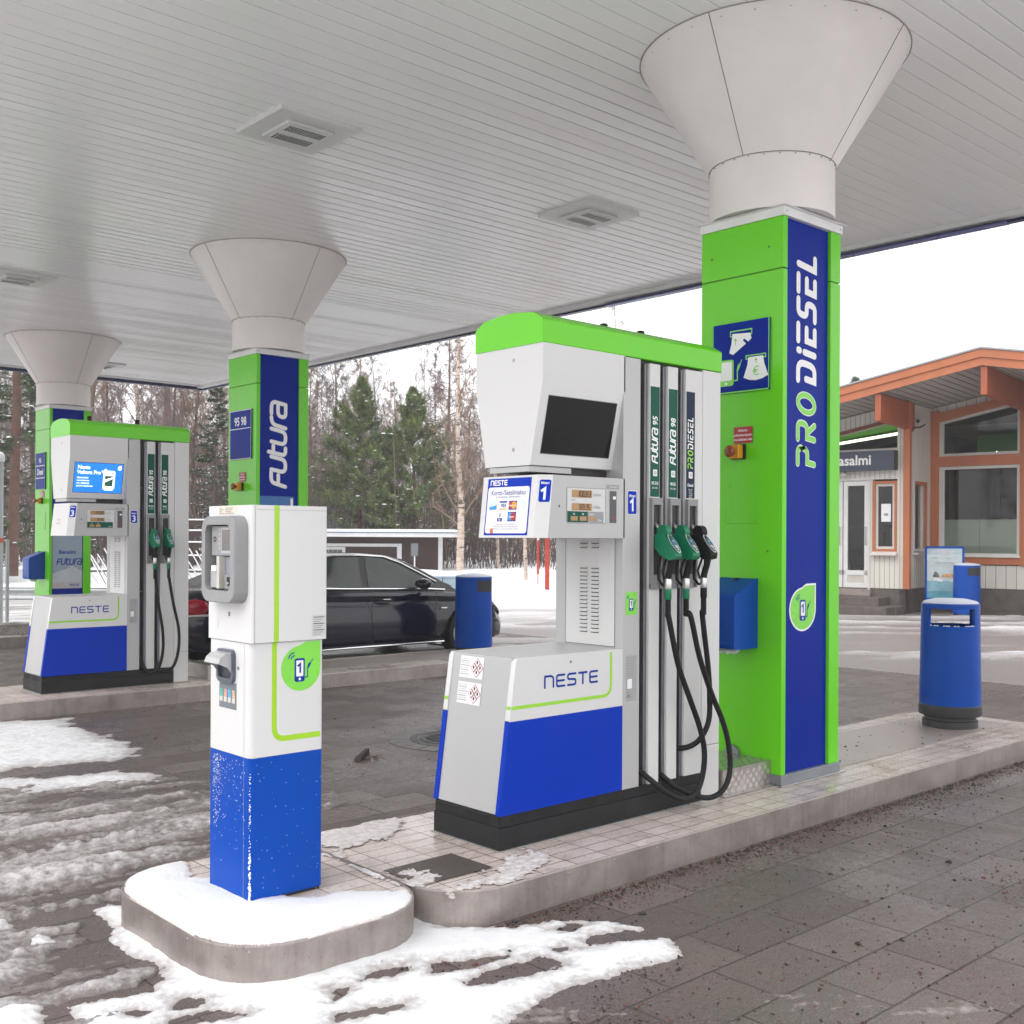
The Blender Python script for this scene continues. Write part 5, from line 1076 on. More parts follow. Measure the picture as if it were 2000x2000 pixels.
# big window group
m = MB(); m.box(.0, .17, BD-.05, BD, 1.08, 4.36, ORANGE); m.box(1.79, 2.02, BD-.05, BD, 1.08, 4.58, ORANGE); m.box(.17, 1.79, BD-.045, BD, 3.17, 3.385, ORANGE); m.box(2.02, 3.65, BD-.045, BD, 3.17, 3.385, ORANGE); m.box(3.65, 3.85, BD-.05, BD, 1.08, 4.36, ORANGE); m.box(.17, 1.79, BD-.045, BD, 1.10, 1.25, ORANGE); m.box(2.02, 3.65, BD-.045, BD, 1.10, 1.25, ORANGE)
m.prism([(.17,4.12),(1.79,4.45),(1.79,4.62),(.17,4.32)], 'y', BD-.045, BD, ORANGE); m.prism([(2.02,4.45),(3.65,4.12),(3.65,4.32),(2.02,4.62)], 'y', BD-.045, BD, ORANGE); m.build('window_surround', shop)
def big_win(x0, x1, lower):
    fm = mat('window_frame_white',(.60,.585,.56),.5)
    if lower:
        b = frame(x0, x1, 1.27, 3.165, .06, BD-.005, .09, fm); b.box(x0+.06, x0+.10, BD+.03, BD+.085, 1.33, 3.105, fm); o = b.build('window', shop)
        p = MB(); p.poly([(x0+.06,BD+.06,1.33),(x1-.06,BD+.06,1.33),(x1-.06,BD+.06,3.105),(x0+.06,BD+.06,3.105)], PANE); p.build('pane', o)
        s = MB(); s.box(x0-.02, x1+.02, BD-.09, BD+.02, 1.25, 1.285, mat('sill_white',(.66,.63,.60),.5)); s.build('sill', o)
        q = MB(); q.box(x0+.06, (x0+x1)/2-.003, BD+.075, BD+.085, 1.33, 2.04, mat('frosted_film',(.46,.52,.43),.5,var=.05,ns=1)); q.box((x0+x1)/2+.003, x1-.06, BD+.075, BD+.085, 1.33, 2.04, mat('frosted_film',(.46,.52,.43),.5)); q.build('frosted_film', o)
    else:
        zl = lambda x: 4.12+.33*(x-.17)/1.62 if x0 < 1.9 else 4.45-.33*(x-2.02)/1.63
        b = MB(); w_ = .055; y0, y1 = BD-.005, BD+.085
        b.prism([(x0,3.39),(x1,3.39),(x1,3.39+w_),(x0,3.39+w_)], 'y', y0, y1, fm); b.prism([(x0,zl(x0)-w_),(x1,zl(x1)-w_),(x1,zl(x1)),(x0,zl(x0))], 'y', y0, y1, fm); b.prism([(x0,3.39+w_),(x0+w_*1.6,3.39+w_),(x0+w_*1.6,zl(x0+w_)-w_),(x0,zl(x0)-w_)], 'y', y0+.002, y1, fm); b.prism([(x1-w_,3.39+w_),(x1,3.39+w_),(x1,zl(x1)-w_),(x1-w_,zl(x1)-w_)], 'y', y0+.002, y1, fm); o = b.build('window', shop)
        p = MB(); p.poly([(x0+.06,BD+.06,3.44),(x1-.05,BD+.06,3.44),(x1-.05,BD+.06,zl(x1)-.05),(x0+.06,BD+.06,zl(x0)-.05)], PANE); p.build('pane', o)
for x0, x1 in ((.17,1.79),(2.02,3.65)): big_win(x0, x1, True); big_win(x0, x1, False)
# bay windows, transom, doors
fm = mat('window_frame_white',(.60,.585,.56),.5)
b = frame(-.71, -.20, 1.36, 2.82, .055, -.012, .12, ORANGE); b.box(-.71,-.655,-.014,-.012,1.36,2.82,ORANGE); o = b.build('window', shop); q = frame(-.655, -.255, 1.415, 2.765, .05, .03, .06, fm); q.build('frame', o); p = MB(); p.poly([(-.605,.06,1.46),(-.255,.06,1.46),(-.255,.06,2.72),(-.605,.06,2.72)], PANE); p.build('pane', o); s = MB(); s.hexa([(-.72,-.14,1.285),(-.19,-.14,1.285),(-.19,.0,1.285),(-.72,.0,1.285),(-.72,-.14,1.30),(-.19,-.14,1.30),(-.19,.0,1.365),(-.72,.0,1.365)], mat('sill_white',(.66,.63,.60),.5)); s.build('sill', o)
b = MB()
for y0, y1 in ((.40,.46),(1.12,1.22)): b.box(-.13, .012, y0, y1, 1.36, 2.83, ORANGE if y0 > 1 else fm)
b.box(-.13, .012, .46, 1.12, 2.76, 2.83, ORANGE); b.box(-.13, .0, .46, 1.12, 1.36, 1.42, fm); b.box(-.12,-.03,1.04,1.12,1.42,2.76,fm); o = b.build('window', shop); p = MB(); p.poly([(-.07,.46,1.42),(-.07,1.12,1.42),(-.07,1.12,2.76),(-.07,.46,2.76)], PANE); p.build('pane', o); s = MB(); s.box(-.02,.10,.36,1.26,1.30,1.345,mat('sill_white',(.66,.63,.60),.5)); s.build('sill', o)
b = MB(); b.prism([(-3.4,3.40),(-.2,3.40),(-.2,3.46),(-3.4,3.46)], 'y', .0, .10, fm); o = b.build('window', shop); p = MB(); p.poly([(-3.38,.06,3.46),(-.2,.06,3.46),(-.2,.06,4.05),(-3.38,.06,3.465)], PANE); p.build('pane', o)
for k, (x0, x1) in enumerate(((-1.34,-.80),(-1.90,-1.36),(-2.46,-1.92))):
    d = MB(); ww = mat('door_white',(.66,.66,.65),.4); d.box(x0, x1, .02, .08, .60, .70, ww); d.box(x0, x1, .02, .08, .86, .96, ww); d.box(x0, x1, .02, .08, 2.74, 2.84, ww); d.box(x0, x0+.09, .02, .08, .70, 2.74, ww); d.box(x1-.09, x1, .02, .08, .70, 2.74, ww); d.box(x0+.09, x1-.09, .035, .06, .70, .86, mat('door_panel',(.52,.48,.44),.5)); o = d.build('door', shop); p = MB(); p.poly([(x0+.09,.05,.96),(x1-.09,.05,.96),(x1-.09,.05,2.74),(x0+.09,.05,2.74)], PANE); p.build('pane', o)
    h = MB(); h.tube([(x1-.05,.0,1.5),(x1-.05,-.03,1.52),(x1-.05,-.03,1.85),(x1-.05,.0,1.87)], .012, STEEL, 8); h.build('handle', o)
m = MB(); m.box(-.80,-.76,-.02,.0,.45,2.86,fm); m.box(-2.5,-.76,-.02,.02,2.845,2.885,fm); m.build('door_frame', shop)
# roof with deep overhang, fascia boards and projecting beams
OV = 1.70; XL, XR = -4.3, 8.1
m = MB(); rm = mat('grey_roof_sheet',(.30,.33,.345),.4,metal=.3,var=.08); sf = mat('soffit_boards',(.42,.395,.37),.6,var=.1,stretch=(8,.4,1))
for a, b_ in ((XL,RX),(RX,XR)):
    m.prism([(a,zsof(a)+.02),(b_,zsof(b_)+.02),(b_,zrf(b_)),(a,zrf(a))], 'y', -OV+.03, 9.4, sf)
    m.prism([(a,zrf(a)+.002),(b_,zrf(b_)+.002),(b_,zrf(b_)+.035),(a,zrf(a)+.035)], 'y', -OV-.06, 9.5, rm)
ro = m.build('roof', shop)
m = MB()
for a, b_ in ((XL,RX),(RX,XR)):
    m.prism([(a,zsof(a)),(b_,zsof(b_)),(b_,zsof(b_)+.155),(a,zsof(a)+.155)], 'y', -OV-.005, -OV+.03, ORANGE); m.prism([(a,zsof(a)+.150),(b_,zsof(b_)+.150),(b_,zrf(b_)-.0),(a,zrf(a)-.0)], 'y', -OV-.035, -OV+.029, ORANGE)
m.build('fascia', ro)
m = MB(); u = XL+.1
while u < XR:
    z = zsof(u)+.018
    m.box(u, u+.018, -OV+.04, 1.5, z-.004, z, gap); u += .16
m.build('soffit_joints', ro)
for x0 in (-.06, RX-.02, 3.7):
    m = MB(); zt = zsof(x0+.06); m.hexa([(x0,-OV+.04,zt-.52),(x0+.11,-OV+.04,zt-.52),(x0+.11,.3 if x0 < 0 else BD,zt-.56),(x0,.3 if x0 < 0 else BD,zt-.56),(x0-.0,-OV+.04,zt-.01),(x0+.11,-OV+.04,zt-.01),(x0+.11,.3 if x0 < 0 else BD,zt-.01),(x0,.3 if x0 < 0 else BD,zt-.01)], mat('beam_orange',(.34,.085,.035),.5,var=.1)); m.build('beam', ro)
# interior seen through the panes
m = MB(); dk = mat('dark_interior',(.06,.042,.034),.7,var=.5,ns=2); m.box(-3.3, 6.4, 5.2, 5.3, .6, 4.6, dk); m.box(-3.3, -.16, .2, 5.2, .55, .60, mat('interior_floor',(.09,.07,.06),.5)); m.box(-.16, 6.4, BD+.2, 5.2, .55, .60, mat('interior_floor',(.09,.07,.06),.5)); m.box(-3.3, -.16, .16, 5.2, 4.12, 4.17, mat('interior_ceiling',(.20,.17,.15),.7)); m.box(-.16, 6.4, BD+.2, 5.2, 4.0, 4.05, mat('interior_ceiling',(.20,.17,.15),.7)); m.build('interior', shop)
m = MB(); gi = mat('interior_green',(.07,.26,.012),.4); m.hexa([(-3.3,.55,3.55),(-.2,.55,3.95),(-.2,.9,3.95),(-3.3,.9,3.55),(-3.3,.35,3.95),(-.2,.35,4.10),(-.2,.9,4.1),(-3.3,.9,3.95)], gi); m.box(.5, 3.6, BD+1.6, BD+1.7, 3.55, 3.95, gi); m.build('green_canopy_band', shop)
m = MB(); m.tube([(-3.0,.45,3.52),(-.25,.45,3.84)], .028, mat('fluorescent_tube',(1,.98,.72),.5,emit=2.2), 8); m.build('strip_lamp', shop)
m = MB(); m.lathe([(.001,-.03),(.03,0),(.001,.03)], mat('spot_lamp_glow',(1,.88,.7),.5,emit=6), (1.02, BD+1.2, 3.52), 12); m.build('spot_lamp', shop)
m = MB(); rs = np.random.RandomState(12); cols = [(.20,.05,.03),(.05,.09,.04),(.30,.22,.12),(.03,.035,.05),(.24,.24,.22),(.12,.06,.03)]
def in_shop(nm, *b, m_):
    q = MB(); q.box(*b, m_); q.build(nm, shop)
for k in range(44):
    x = rs.uniform(-3.2,6.2); y = rs.uniform(2.2,4.8) if x > -.2 else rs.uniform(.8,4); z = .6 if k % 2 else rs.choice([.93,1.43,1.93]); w_ = rs.uniform(.12,.3); h_ = rs.uniform(.15,.45); in_shop('goods_box', x, x+w_, y, y+w_, z, z+h_, m_=mat('goods_%s' % ('red','moss','tan','slate','pale','brown')[k%6], cols[k%6], .6))
for x in (-2.6,-1.2,.9,2.6,4.2):
    for z in (.9,1.4,1.9): in_shop('shelf', x, x+1.1, 2.9, 3.6, z, z+.03, m_=mat('shelf_brown',(.10,.06,.04),.6))
in_shop('inner_post', 1.02, 1.16, BD+.9, BD+1.0, .6, 3.1, m_=mat('goods_slate',cols[3],.6)); in_shop('inner_panel', .75, 1.0, BD+1.6, BD+1.65, .6, 2.9, m_=mat('goods_moss',cols[1],.6))
# things on the shop
def on_shop(x, y, z): p = shop.matrix_basis @ Vector((x, y, z)); return p
bpy.context.view_layer.update(); SM = Matrix.Translation((SX,SY,-.096)) @ Matrix.Rotation(R(-80.73),4,'Z') @ Matrix.Diagonal((1.06,1.06,1.06,1))
def shop_thing(name, label, cat, x, y, z, group=None):
    o = thing(name, label, cat, tuple(SM @ Vector((x,y,z))), R(-80.73), group); o.scale = (1.06,)*3; return o
t = shop_thing('name_sign', 'dark blue grey sign box with white letters above the shop entrance', 'sign', -.19, -.10, 3.235)
m = MB(); m.box(-2.9, 0, -.12, .098, -.195, .205, mat('sign_slate',(.040,.050,.085),.4)); m.box(.001,.004,-.119,.097,-.194,.204, INK); m.build('box', t, bevel=.004)
m = MB(); f = Flat(m, (0,-.12,0), (1,0,0), (0,0,1)); f.text('tasalmi', -.47, -.075, .285, INKW, 1.5, align='R', bold=1); m.build('lettering', t)
t = shop_thing('wall_lamp', 'small dome lamp on the wall above the shop door', 'lamp', -1.28, -.0, 2.98); m = MB(); m.tube([(0,.0,.02),(0,-.06,.05),(0,-.11,.03)], .010, DKGREY, 8); m.build('bracket', t); m = MB(); m.lathe([(.02,.03),(.075,.0),(.085,-.03),(.05,-.055),(.001,-.065)], mat('lamp_opal',(.55,.52,.48),.3), (0,-.12,0), 20); m.build('shade', t, smooth=50)
t = shop_thing('security_camera', 'security camera on a black bracket beside the orange corner post', 'camera', .03, .20, 3.90)
m = MB(); m.tube([(.0,-.02,.0),(.03,.0,.01),(.09,.22,.03),(.12,.42,.10)], .017, INK, 8); m.box(-.02,.01,-.05,.02,-.07,.07,INK); m.build('bracket', t)
m = MB(); m.hexa([(.06,.12,.10),(.13,.12,.10),(.15,.44,.16),(.08,.44,.16),(.06,.11,.19),(.13,.11,.19),(.16,.47,.25),(.07,.47,.25)], mat('camera_white',(.52,.50,.47),.4)); m.build('housing', t, bevel=.008); m = MB(); m.lathe([(.034,-.01),(.036,.03),(.02,.034)], INK, (.095,.10,.145), 16, axis='y'); m.build('lens', t, smooth=40)
t = shop_thing('paper_notice', 'white paper notice taped inside the narrow window by the shop door', 'notice', -.43, .050, 1.99); m = MB(); m.box(-.115,.085,-.002,.0,-.01,.36, PAPER); m.build('sheet', t); m = MB(); f = Flat(m, (0,-.002,0), (1,0,0), (0,0,1)); f.rect(-.06,.03,.11,.165, INKG, 1); m.build('print', t)
# poster stand
t = thing('poster_stand', 'blue framed pavement stand with a lakeside poster, in front of the shop', 'poster stand', (22.95, 11.28, 0), R(-66))
m = MB(); pts = rr_pts(-.40,.40,.30,1.47,.05,5)
for s in (0,1): pass
n = len(pts); inn = rr_pts(-.355,.355,.345,1.425,.02,5); rings = [[(a,-.02,b) for a,b in pts],[(a,.02,b) for a,b in pts]]
fi = [[(a,-.02,b) for a,b in inn],[(a,.02,b) for a,b in inn]]
for A_, B_ in ((rings[0],rings[1]),(fi[1],fi[0]),(fi[0],rings[0]),(rings[1],fi[1])): m.add(A_+B_, [(i,(i+1)%n,n+(i+1)%n,n+i) for i in range(n)], BINBLUE)
m.build('frame', t, smooth=30)
m = MB(); m.box(-.357,.357,-.012,.012,.343,1.427, mat('poster_pale',(.52,.60,.63),.35,var=.1)); f = Flat(m, (0,-.012,0), (1,0,0), (0,0,1)); sk = mat('poster_water',(.10,.32,.42),.35,var=.25,ns=3); cl_ = mat('poster_mist',(.38,.52,.57),.35,var=.2,ns=4)
f.rect(-.357,.357,.343,.72, mat('poster_lake',(.22,.42,.49),.35,var=.3,ns=3), 1); f.rect(-.357,.357,.343,.50, sk, 2); f.rect(-.357,.357,1.30,1.427, cl_, 1); f.poly([(-.30,1.33),(.1,1.30),(.3,1.36),(.2,1.40),(-.2,1.40)], mat('poster_cloud',(.52,.56,.60),.4,var=.1), 2)
f.poly([(-.08,.80),(.357,.78),(.357,.86),(.1,.88),(-.02,.87)], mat('poster_shore',(.60,.36,.16),.4,var=.5,ns=14), 3); f.poly([(-.22,.73),(-.06,.70),(-.02,.73),(-.12,.78),(-.23,.77)], PAPER, 4); f.poly([(.10,.71),(.22,.70),(.25,.725),(.12,.735)], PAPER, 4); f.poly([(-.24,.80),(-.10,.80),(-.14,.90),(-.20,.92)], mat('poster_rock',(.12,.15,.13),.5,var=.6,ns=20), 4); f.poly([(.18,.36),(.25,.36),(.27,.47),(.24,.56),(.19,.46)], LEAF, 5); f.rect(.18,.26,.38,.41, PAPER, 6); f.rect(.18,.26,.40,.405, RED, 7)
f.text('VIHREÄÄ', -.13, 1.20, .038, mat('poster_olive',(.35,.36,.14),.5), 3, align='R', bold=1); f.text('Jäänmurtaja', .0, 1.085, .090, INKG, 3, align='C', slant=.2, squeeze=.95); f.text('pakkaseen', .02, 1.20, .032, INKG, 3); f.rect(-.30,.30,1.05,1.054, INKG, 3); m.build('poster', t)
m = MB()
for s in (-1,1): m.tube([(s*.33,0,.30),(s*.33,0,.06),(s*.33,-.30,.02)], .018, BINBLUE, 8); m.tube([(s*.33,0,.06),(s*.33,.28,.02)], .018, BINBLUE, 8)
m.build('leg', t, smooth=40)

# ---------------------------------------------------------------- dark estate car
CAR = thing('parked_car', 'dark blue saloon car with chrome window trim parked behind the second island', 'car', (5.50, 11.40, 0))
PAINT = mat('midnight_blue_car_paint', (.003,.0035,.016), .14, coat=.25, spec=.4, var=.1, rvar=.03); CHROME = mat('chrome_trim',(.72,.72,.72),.16,metal=1,var=.02); TYRE = mat('tyre_rubber',(.012,.012,.013),.7,bump=.3); RIM = mat('alloy_rim',(.46,.45,.43),.28,metal=.8); CTRIM = mat('car_black_trim',(.008,.008,.009),.35)
Lc, Wc = 5.02, 1.82
def interp(tab, x):
    for (a, b_), (c, d) in zip(tab[:-1], tab[1:]):
        if x <= c: t_ = (x-a)/(c-a) if c > a else 0; t_ = max(0,min(1,t_)); t_ = t_*t_*(3-2*t_)*.5+t_*.5; return b_+(d-b_)*t_
    return tab[-1][1]
TOPL = [(0,.80),(.05,.95),(.30,1.0),(1.0,1.015),(1.6,.99),(2.4,.965),(3.4,.94),(3.9,.915),(4.35,.85),(4.70,.755),(4.90,.64),(5.0,.50),(5.02,.45)]
HALF = [(0,.66),(.06,.78),(.30,.865),(.8,.90),(1.6,.91),(3.6,.91),(4.2,.895),(4.6,.83),(4.85,.70),(4.97,.52),(5.02,.36)]
BOT = [(0,.40),(.15,.30),(.5,.24),(1.0,.20),(4.0,.20),(4.6,.20),(4.95,.22),(5.02,.30)]
WR = .318; WX = (1.02, 4.06)
xs = sorted(set(list(np.linspace(0,Lc,64)) + [a for a, _ in TOPL])); m = MB(); NS = 15; secs = []
for x in xs:
    zt, hw, zb = interp(TOPL,x), interp(HALF,x), interp(BOT,x); sec = []
    for k in range(NS):
        t_ = k/(NS-1)
        if t_ < .14: u = t_/.14; y, z = hw*(.86+.10*u), zb+.015*u
        elif t_ < .62: u = (t_-.14)/.48; y = hw*(.96+.04*math.sin(math.pi*min(1,u*1.15))**.8) - .035*max(0,u-.72)/.28*hw; z = zb+.015+(zt-.13-zb)*u
        elif t_ < .80: u = (t_-.62)/.18; y = hw*(.965-.09*u*u-.02*u); z = zt-.115+.085*u+.010*u
        else: u = (t_-.80)/.20; y = hw*.855*(1-u); z = zt-.020+.020*math.sin(u*math.pi/2)+.012*u
        for cx in WX:            # wheel arches
            if z < WR+.40 and abs(x-cx) < .385 and y > hw*.80:
                zz = math.sqrt(max(0,.385**2-(x-cx)**2))+WR-.01
                if z < zz: z = zz if t_ < .62 else z
        sec.append((x, y, z))
    secs.append(sec)
def shell(secs, mirror=1):
    v = []; f = []; k = len(secs[0])
    for s in secs: v += [(x, Wc/2 - y*mirror, z) for x, y, z in s]
    for i in range(len(secs)-1):
        for j in range(k-1):
            q = (i*k+j, (i+1)*k+j, (i+1)*k+j+1, i*k+j+1); f.append(q if mirror > 0 else q[::-1])
    return v, f
for s_ in (1,-1): v, f_ = shell(secs, s_); m.add(v, f_, PAINT)
for e_ in (0,-1): m.poly([(x, Wc/2-y, z) for x,y,z in secs[e_]] + [(x, Wc/2+y, z) for x,y,z in secs[e_][::-1]], PAINT)
m.build('body', CAR, smooth=32)
# greenhouse
def belt(x): return interp(TOPL,x)-.02
GX = [(.55,.99,.76),(.85,1.10,.70),(1.2,1.235,.64),(1.6,1.335,.605),(2.1,1.392,.59),(2.55,1.40,.585),(2.95,1.375,.585),(3.25,1.30,.60),(3.55,1.165,.65),(3.80,1.03,.72),(3.95,.94,.78)]
m = MB(); gs = []
for x, zr, hwr in GX:
    zb = belt(x)-.03; hb = interp(HALF,x)*.90; sec = []
    hb = min(hb, hwr+ (zr-zb)*.42+.05)
    for k in range(9):
        t_ = k/8
        if t_ <= .6: u = t_/.6; y = hb+(hwr+.015-hb)*u; z = zb+(zr-.045-zb)*u
        else: u = (t_-.6)/.4; y = (hwr+.015)*math.cos(u*math.pi/2)**.45 if u < 1 else 0; z = zr-.045+.045*math.sin(u*math.pi/2)**.8
        sec.append((x,y,z))
    gs.append(sec)
for s_ in (1,-1): v, f_ = shell(gs, s_); m.add(v, f_, CTRIM)
gh = m.build('cabin', CAR, smooth=40)
m = MB(); gr = [[(x, y*1.004, z+.004) for x,y,z in s[5:]] for s in gs[2:8]]
for s_ in (1,-1): v, f_ = shell(gr, s_); m.add(v, f_, PAINT)
m.build('roof', CAR, smooth=40)
def side_y(x, z):      # outer y of the cabin side at (x,z)
    for (a, b_) in zip(gs[:-1], gs[1:]):
        if a[0][0] <= x <= b_[0][0]+1e-6:
            w_ = (x-a[0][0])/(b_[0][0]-a[0][0]); P0 = [p*(1-w_)+q*w_ for p,q in zip(a[0],b_[0])]; P1 = [p*(1-w_)+q*w_ for p,q in zip(a[4],b_[4])]; u = (z-P0[2])/(P1[2]-P0[2]); return P0[1]+(P1[1]-P0[1])*u
    return .8
sv = mat('car_window_glass',(.035,.045,.042),.06,var=.35,ns=2)
for nm, pts in (('side_window',[(2.52,.965),(3.42,.945),(3.66,.975),(3.42,1.10),(3.10,1.25),(2.85,1.335),(2.58,1.35)]),('side_window',[(1.55,.985),(2.42,.965),(2.48,1.35),(2.1,1.345),(1.78,1.305),(1.62,1.24)]),('side_window',[(.98,1.02),(1.45,.99),(1.52,1.20),(1.40,1.21)])):
    for s_ in (1,-1):
        m = MB(); q = []
        for i in range(len(pts)):
            a = pts[i]; b_ = pts[(i+1)%len(pts)]
            for k in range(5): q.append((a[0]+(b_[0]-a[0])*k/5, a[1]+(b_[1]-a[1])*k/5))
        cxm = (sum(p[0] for p in pts)/len(pts), sum(p[1] for p in pts)/len(pts))
        pp = [(x, Wc/2-(side_y(x,z)+.006)*s_, z) for x,z in q]; c0 = (cxm[0], Wc/2-(side_y(*cxm)+.006)*s_, cxm[1]); n = len(pp)
        m.add(pp+[c0], [(i,(i+1)%n,n) if s_ > 0 else ((i+1)%n,i,n) for i in range(n)], sv); m.build(nm, CAR, smooth=60)
for s_ in (1,-1):
    m = MB(); up = [(.80,1.03),(1.05,1.12),(1.35,1.235),(1.65,1.315),(2.1,1.365),(2.5,1.372),(2.88,1.35),(3.14,1.268),(3.45,1.115),(3.72,.972)]
    m.tube([(x, Wc/2-(side_y(x,z)+.012)*s_, z) for x,z in [(a[0]+(b_[0]-a[0])*k/4, a[1]+(b_[1]-a[1])*k/4) for a,b_ in zip(up[:-1],up[1:]) for k in range(4)]], .012, CHROME, 6)
    m.tube([(x, Wc/2-(side_y(max(x,.86),belt(x)-.0)+.02)*s_, belt(x)+.005) for x in np.linspace(.85,3.74,24)], .013, CHROME, 6)
    m.tube([(x, Wc/2-(.905)*s_, .215+.01*(x > 1.5)) for x in np.linspace(1.45,3.66,12)], .014, CHROME, 6); m.build('chrome_trim', CAR, smooth=60)
    m = MB()            # door mirror
    m.lathe([(.001,-.085),(.05,-.07),(.075,-.01),(.075,.03),(.05,.07),(.001,.08)], PAINT, (0,0,0), 16); 
    for i in range(len(m.v)): x,y,z = m.v[i]; m.v[i] = (3.28+z*1.35, Wc/2-(.955+y*1.25)*s_, 1.0+x*.95)
    m.tube([(3.36,Wc/2-.85*s_,.955),(3.33,Wc/2-.93*s_,.975)], .03, PAINT, 8); m.build('wing_mirror', CAR, smooth=60)
    for xh in (2.72, 1.72):
        m = MB(); m.tube([(xh-.11,Wc/2-.897*s_,.800),(xh-.06,Wc/2-.925*s_,.803),(xh+.05,Wc/2-.925*s_,.797),(xh+.10,Wc/2-.897*s_,.792)], .013, PAINT, 8); m.tube([(xh-.06,Wc/2-.922*s_,.815),(xh+.05,Wc/2-.922*s_,.812)], .005, CHROME, 6); m.build('door_handle', CAR, smooth=60)
    m = MB()
    for px_ in (2.50, 3.52, 1.42):
        pts_ = [(px_+.02*(z < .5), Wc/2-(.9135 if z > .45 else .905)*s_, z) for z in np.linspace(.24,.92,10)]; m.tube(pts_, .0035, CTRIM, 4)
    m.tube([(x, Wc/2-.9145*s_, .765-.03*(x-1)/2.6) for x in np.linspace(1.2,3.7,10)], .004, PAINT, 4); m.build('door_gap', CAR)
    m = MB()            # headlight and tail light shells hugging the corners
    for x, z, w_ in ((4.62,.66,.17),): m.lathe([(.001,-.17),(.05,-.12),(.065,0),(.05,.12),(.001,.16)], mat('headlight_glass',(.55,.56,.58),.08,metal=.4), (0,0,0), 14)
    for i in range(len(m.v)): x,y,z = m.v[i]; m.v[i] = (4.62+z*.9-abs(y)*.2, Wc/2-(.735-z*.75+y*.5)*s_, .668+x*1.0-z*.28)
    m.build('headlight', CAR, smooth=60)
    m = MB(); m.lathe([(.001,-.22),(.07,-.15),(.095,0),(.07,.14),(.001,.20)], mat('tail_light_red',(.42,.015,.03),.12), (0,0,0), 14)
    for i in range(len(m.v)): x,y,z = m.v[i]; m.v[i] = (.17+z*.78, Wc/2-(.80+z*.22+y*.5)*s_, .80+x*1.05)
    m.tube([(.05,Wc/2-.80*s_,.705),(.40,Wc/2-.885*s_,.715)], .014, mat('lamp_pale',(.7,.6,.58),.2), 6); m.build('tail_light', CAR, smooth=60)
    m = MB(); m.box(3.60,3.70,Wc/2-.925*s_ if s_ > 0 else Wc/2+.9,Wc/2-.9*s_ if s_ > 0 else Wc/2+.925,.665,.680, CHROME); m.build('wing_badge', CAR)
def wheel_mesh():
    w = MB(); w.lathe([(.235,-.105),(.29,-.11),(WR-.008,-.098),(WR,-.06),(WR,.06),(WR-.008,.098),(.29,.11),(.235,.105)], TYRE, axis='y', n=40); return w
for cx in WX:
    for s_ in (1,-1):
        w = wheel_mesh(); o = w.build('wheel', CAR, smooth=40, loc=(cx, Wc/2-.80*s_, WR))
        r = MB(); r.lathe([(.238,.10),(.225,.098),(.215,.03),(.06,.045),(.001,.05)], RIM if False else CTRIM, axis='y', n=32); r.lathe([(.241,.09),(.240,.112),(.218,.108),(.214,.09)], RIM, axis='y', n=40, caps=False)
        for k in range(10):
            a = 2*math.pi*k/10; da = .085
            P0 = [(.055*math.cos(a-.35),.075,.055*math.sin(a-.35)),(.055*math.cos(a+.35),.075,.055*math.sin(a+.35)),(.222*math.cos(a+da),.105,.222*math.sin(a+da)),(.222*math.cos(a-da),.105,.222*math.sin(a-da))]; r.hexa([(p[0],-p[1]+.02,p[2]) for p in P0]+[(p[0],-p[1],p[2]) for p in P0], RIM)
        r.lathe([(.06,.07),(.055,.09),(.001,.092)], RIM, axis='y', n=18)
        rr_ = r.build('rim', o, smooth=30)
        # outer side of the rim faces away from the car
        if s_ < 0: rr_.rotation_euler = (0,0,math.pi)
m = MB(); m.box(4.4,4.85,.35,Wc-.35,.21,.36,CTRIM); m.box(.02,.3,.3,Wc-.3,.3,.42,CTRIM); m.build('bumper_grille', CAR)
m = MB(); ws = [(3.18,1.32,.55),(3.50,1.165,.60),(3.80,1.005,.68),(3.93,.945,.74)]
v = []; 
for x,z,h_ in ws: v += [(x+.012,Wc/2-h_,z),(x+.022,Wc/2,z+.03),(x+.012,Wc/2+h_,z)]
m.add(v, [(3*i+j,3*i+3+j,3*i+4+j,3*i+1+j) for i in range(3) for j in range(2)], sv); m.build('windscreen', CAR, smooth=60)
# ---------------------------------------------------------------- far side: shed, fences, posts
FW = np.array([.67300,.73964]); RT = np.array([.73964,-.67300])
def spot(px, t): q = t*(FW + RT*(px-1000)/2142.2); return float(q[0]), float(q[1])
RZ = math.atan2(RT[1], RT[0])          # turns local X along the picture's right
def far(name, label, cat, px, t, z=0, group=None, turn=0): x, y = spot(px, t); return thing(name, label, cat, (x, y, z), RZ+turn, group)
SNW = mat('settled_snow', (.84,.85,.88), .7, var=.04, bump=.3, bs=20); DKWOOD = mat('dark_brown_boards', (.045,.020,.016), .7, var=.3, ns=4, stretch=(9,9,.3)); WBOARD = mat('white_boards', (.66,.66,.66), .5)
t = far('shed', 'low dark brown shed with a white edged snowy flat roof behind the car', 'shed', 740, 36, -.5)
m = MB(); m.box(-4.0, 1.95, 0, 3, 0, 2.12, DKWOOD); w = m.build('wall', t); m = MB(); f = Flat(m, (0,0,0), (1,0,0), (0,0,1)); u = -3.9
while u < 1.9: f.rect(u, u+.016, 0, 2.1, INK, 1); u += .15
m.build('board_gaps', w)
m = MB(); m.box(1.95, 2.09, -.03, .1, 0, 2.12, WBOARD); m.build('corner_board', t)
m = MB(); m.box(-2.0, .75, -.04, 0, 1.80, 1.90, WBOARD); m.box(.60, .75, -.04, 0, .5, 1.80, WBOARD); m.build('door_frame', t)
m = MB(); m.box(-1.92,-1.1,-.03,.0,1.2,1.78, WBOARD); m.box(-1.80,-1.2,-.034,-.03,1.3,1.70, mat('shed_glass',(.10,.11,.11),.15)); 
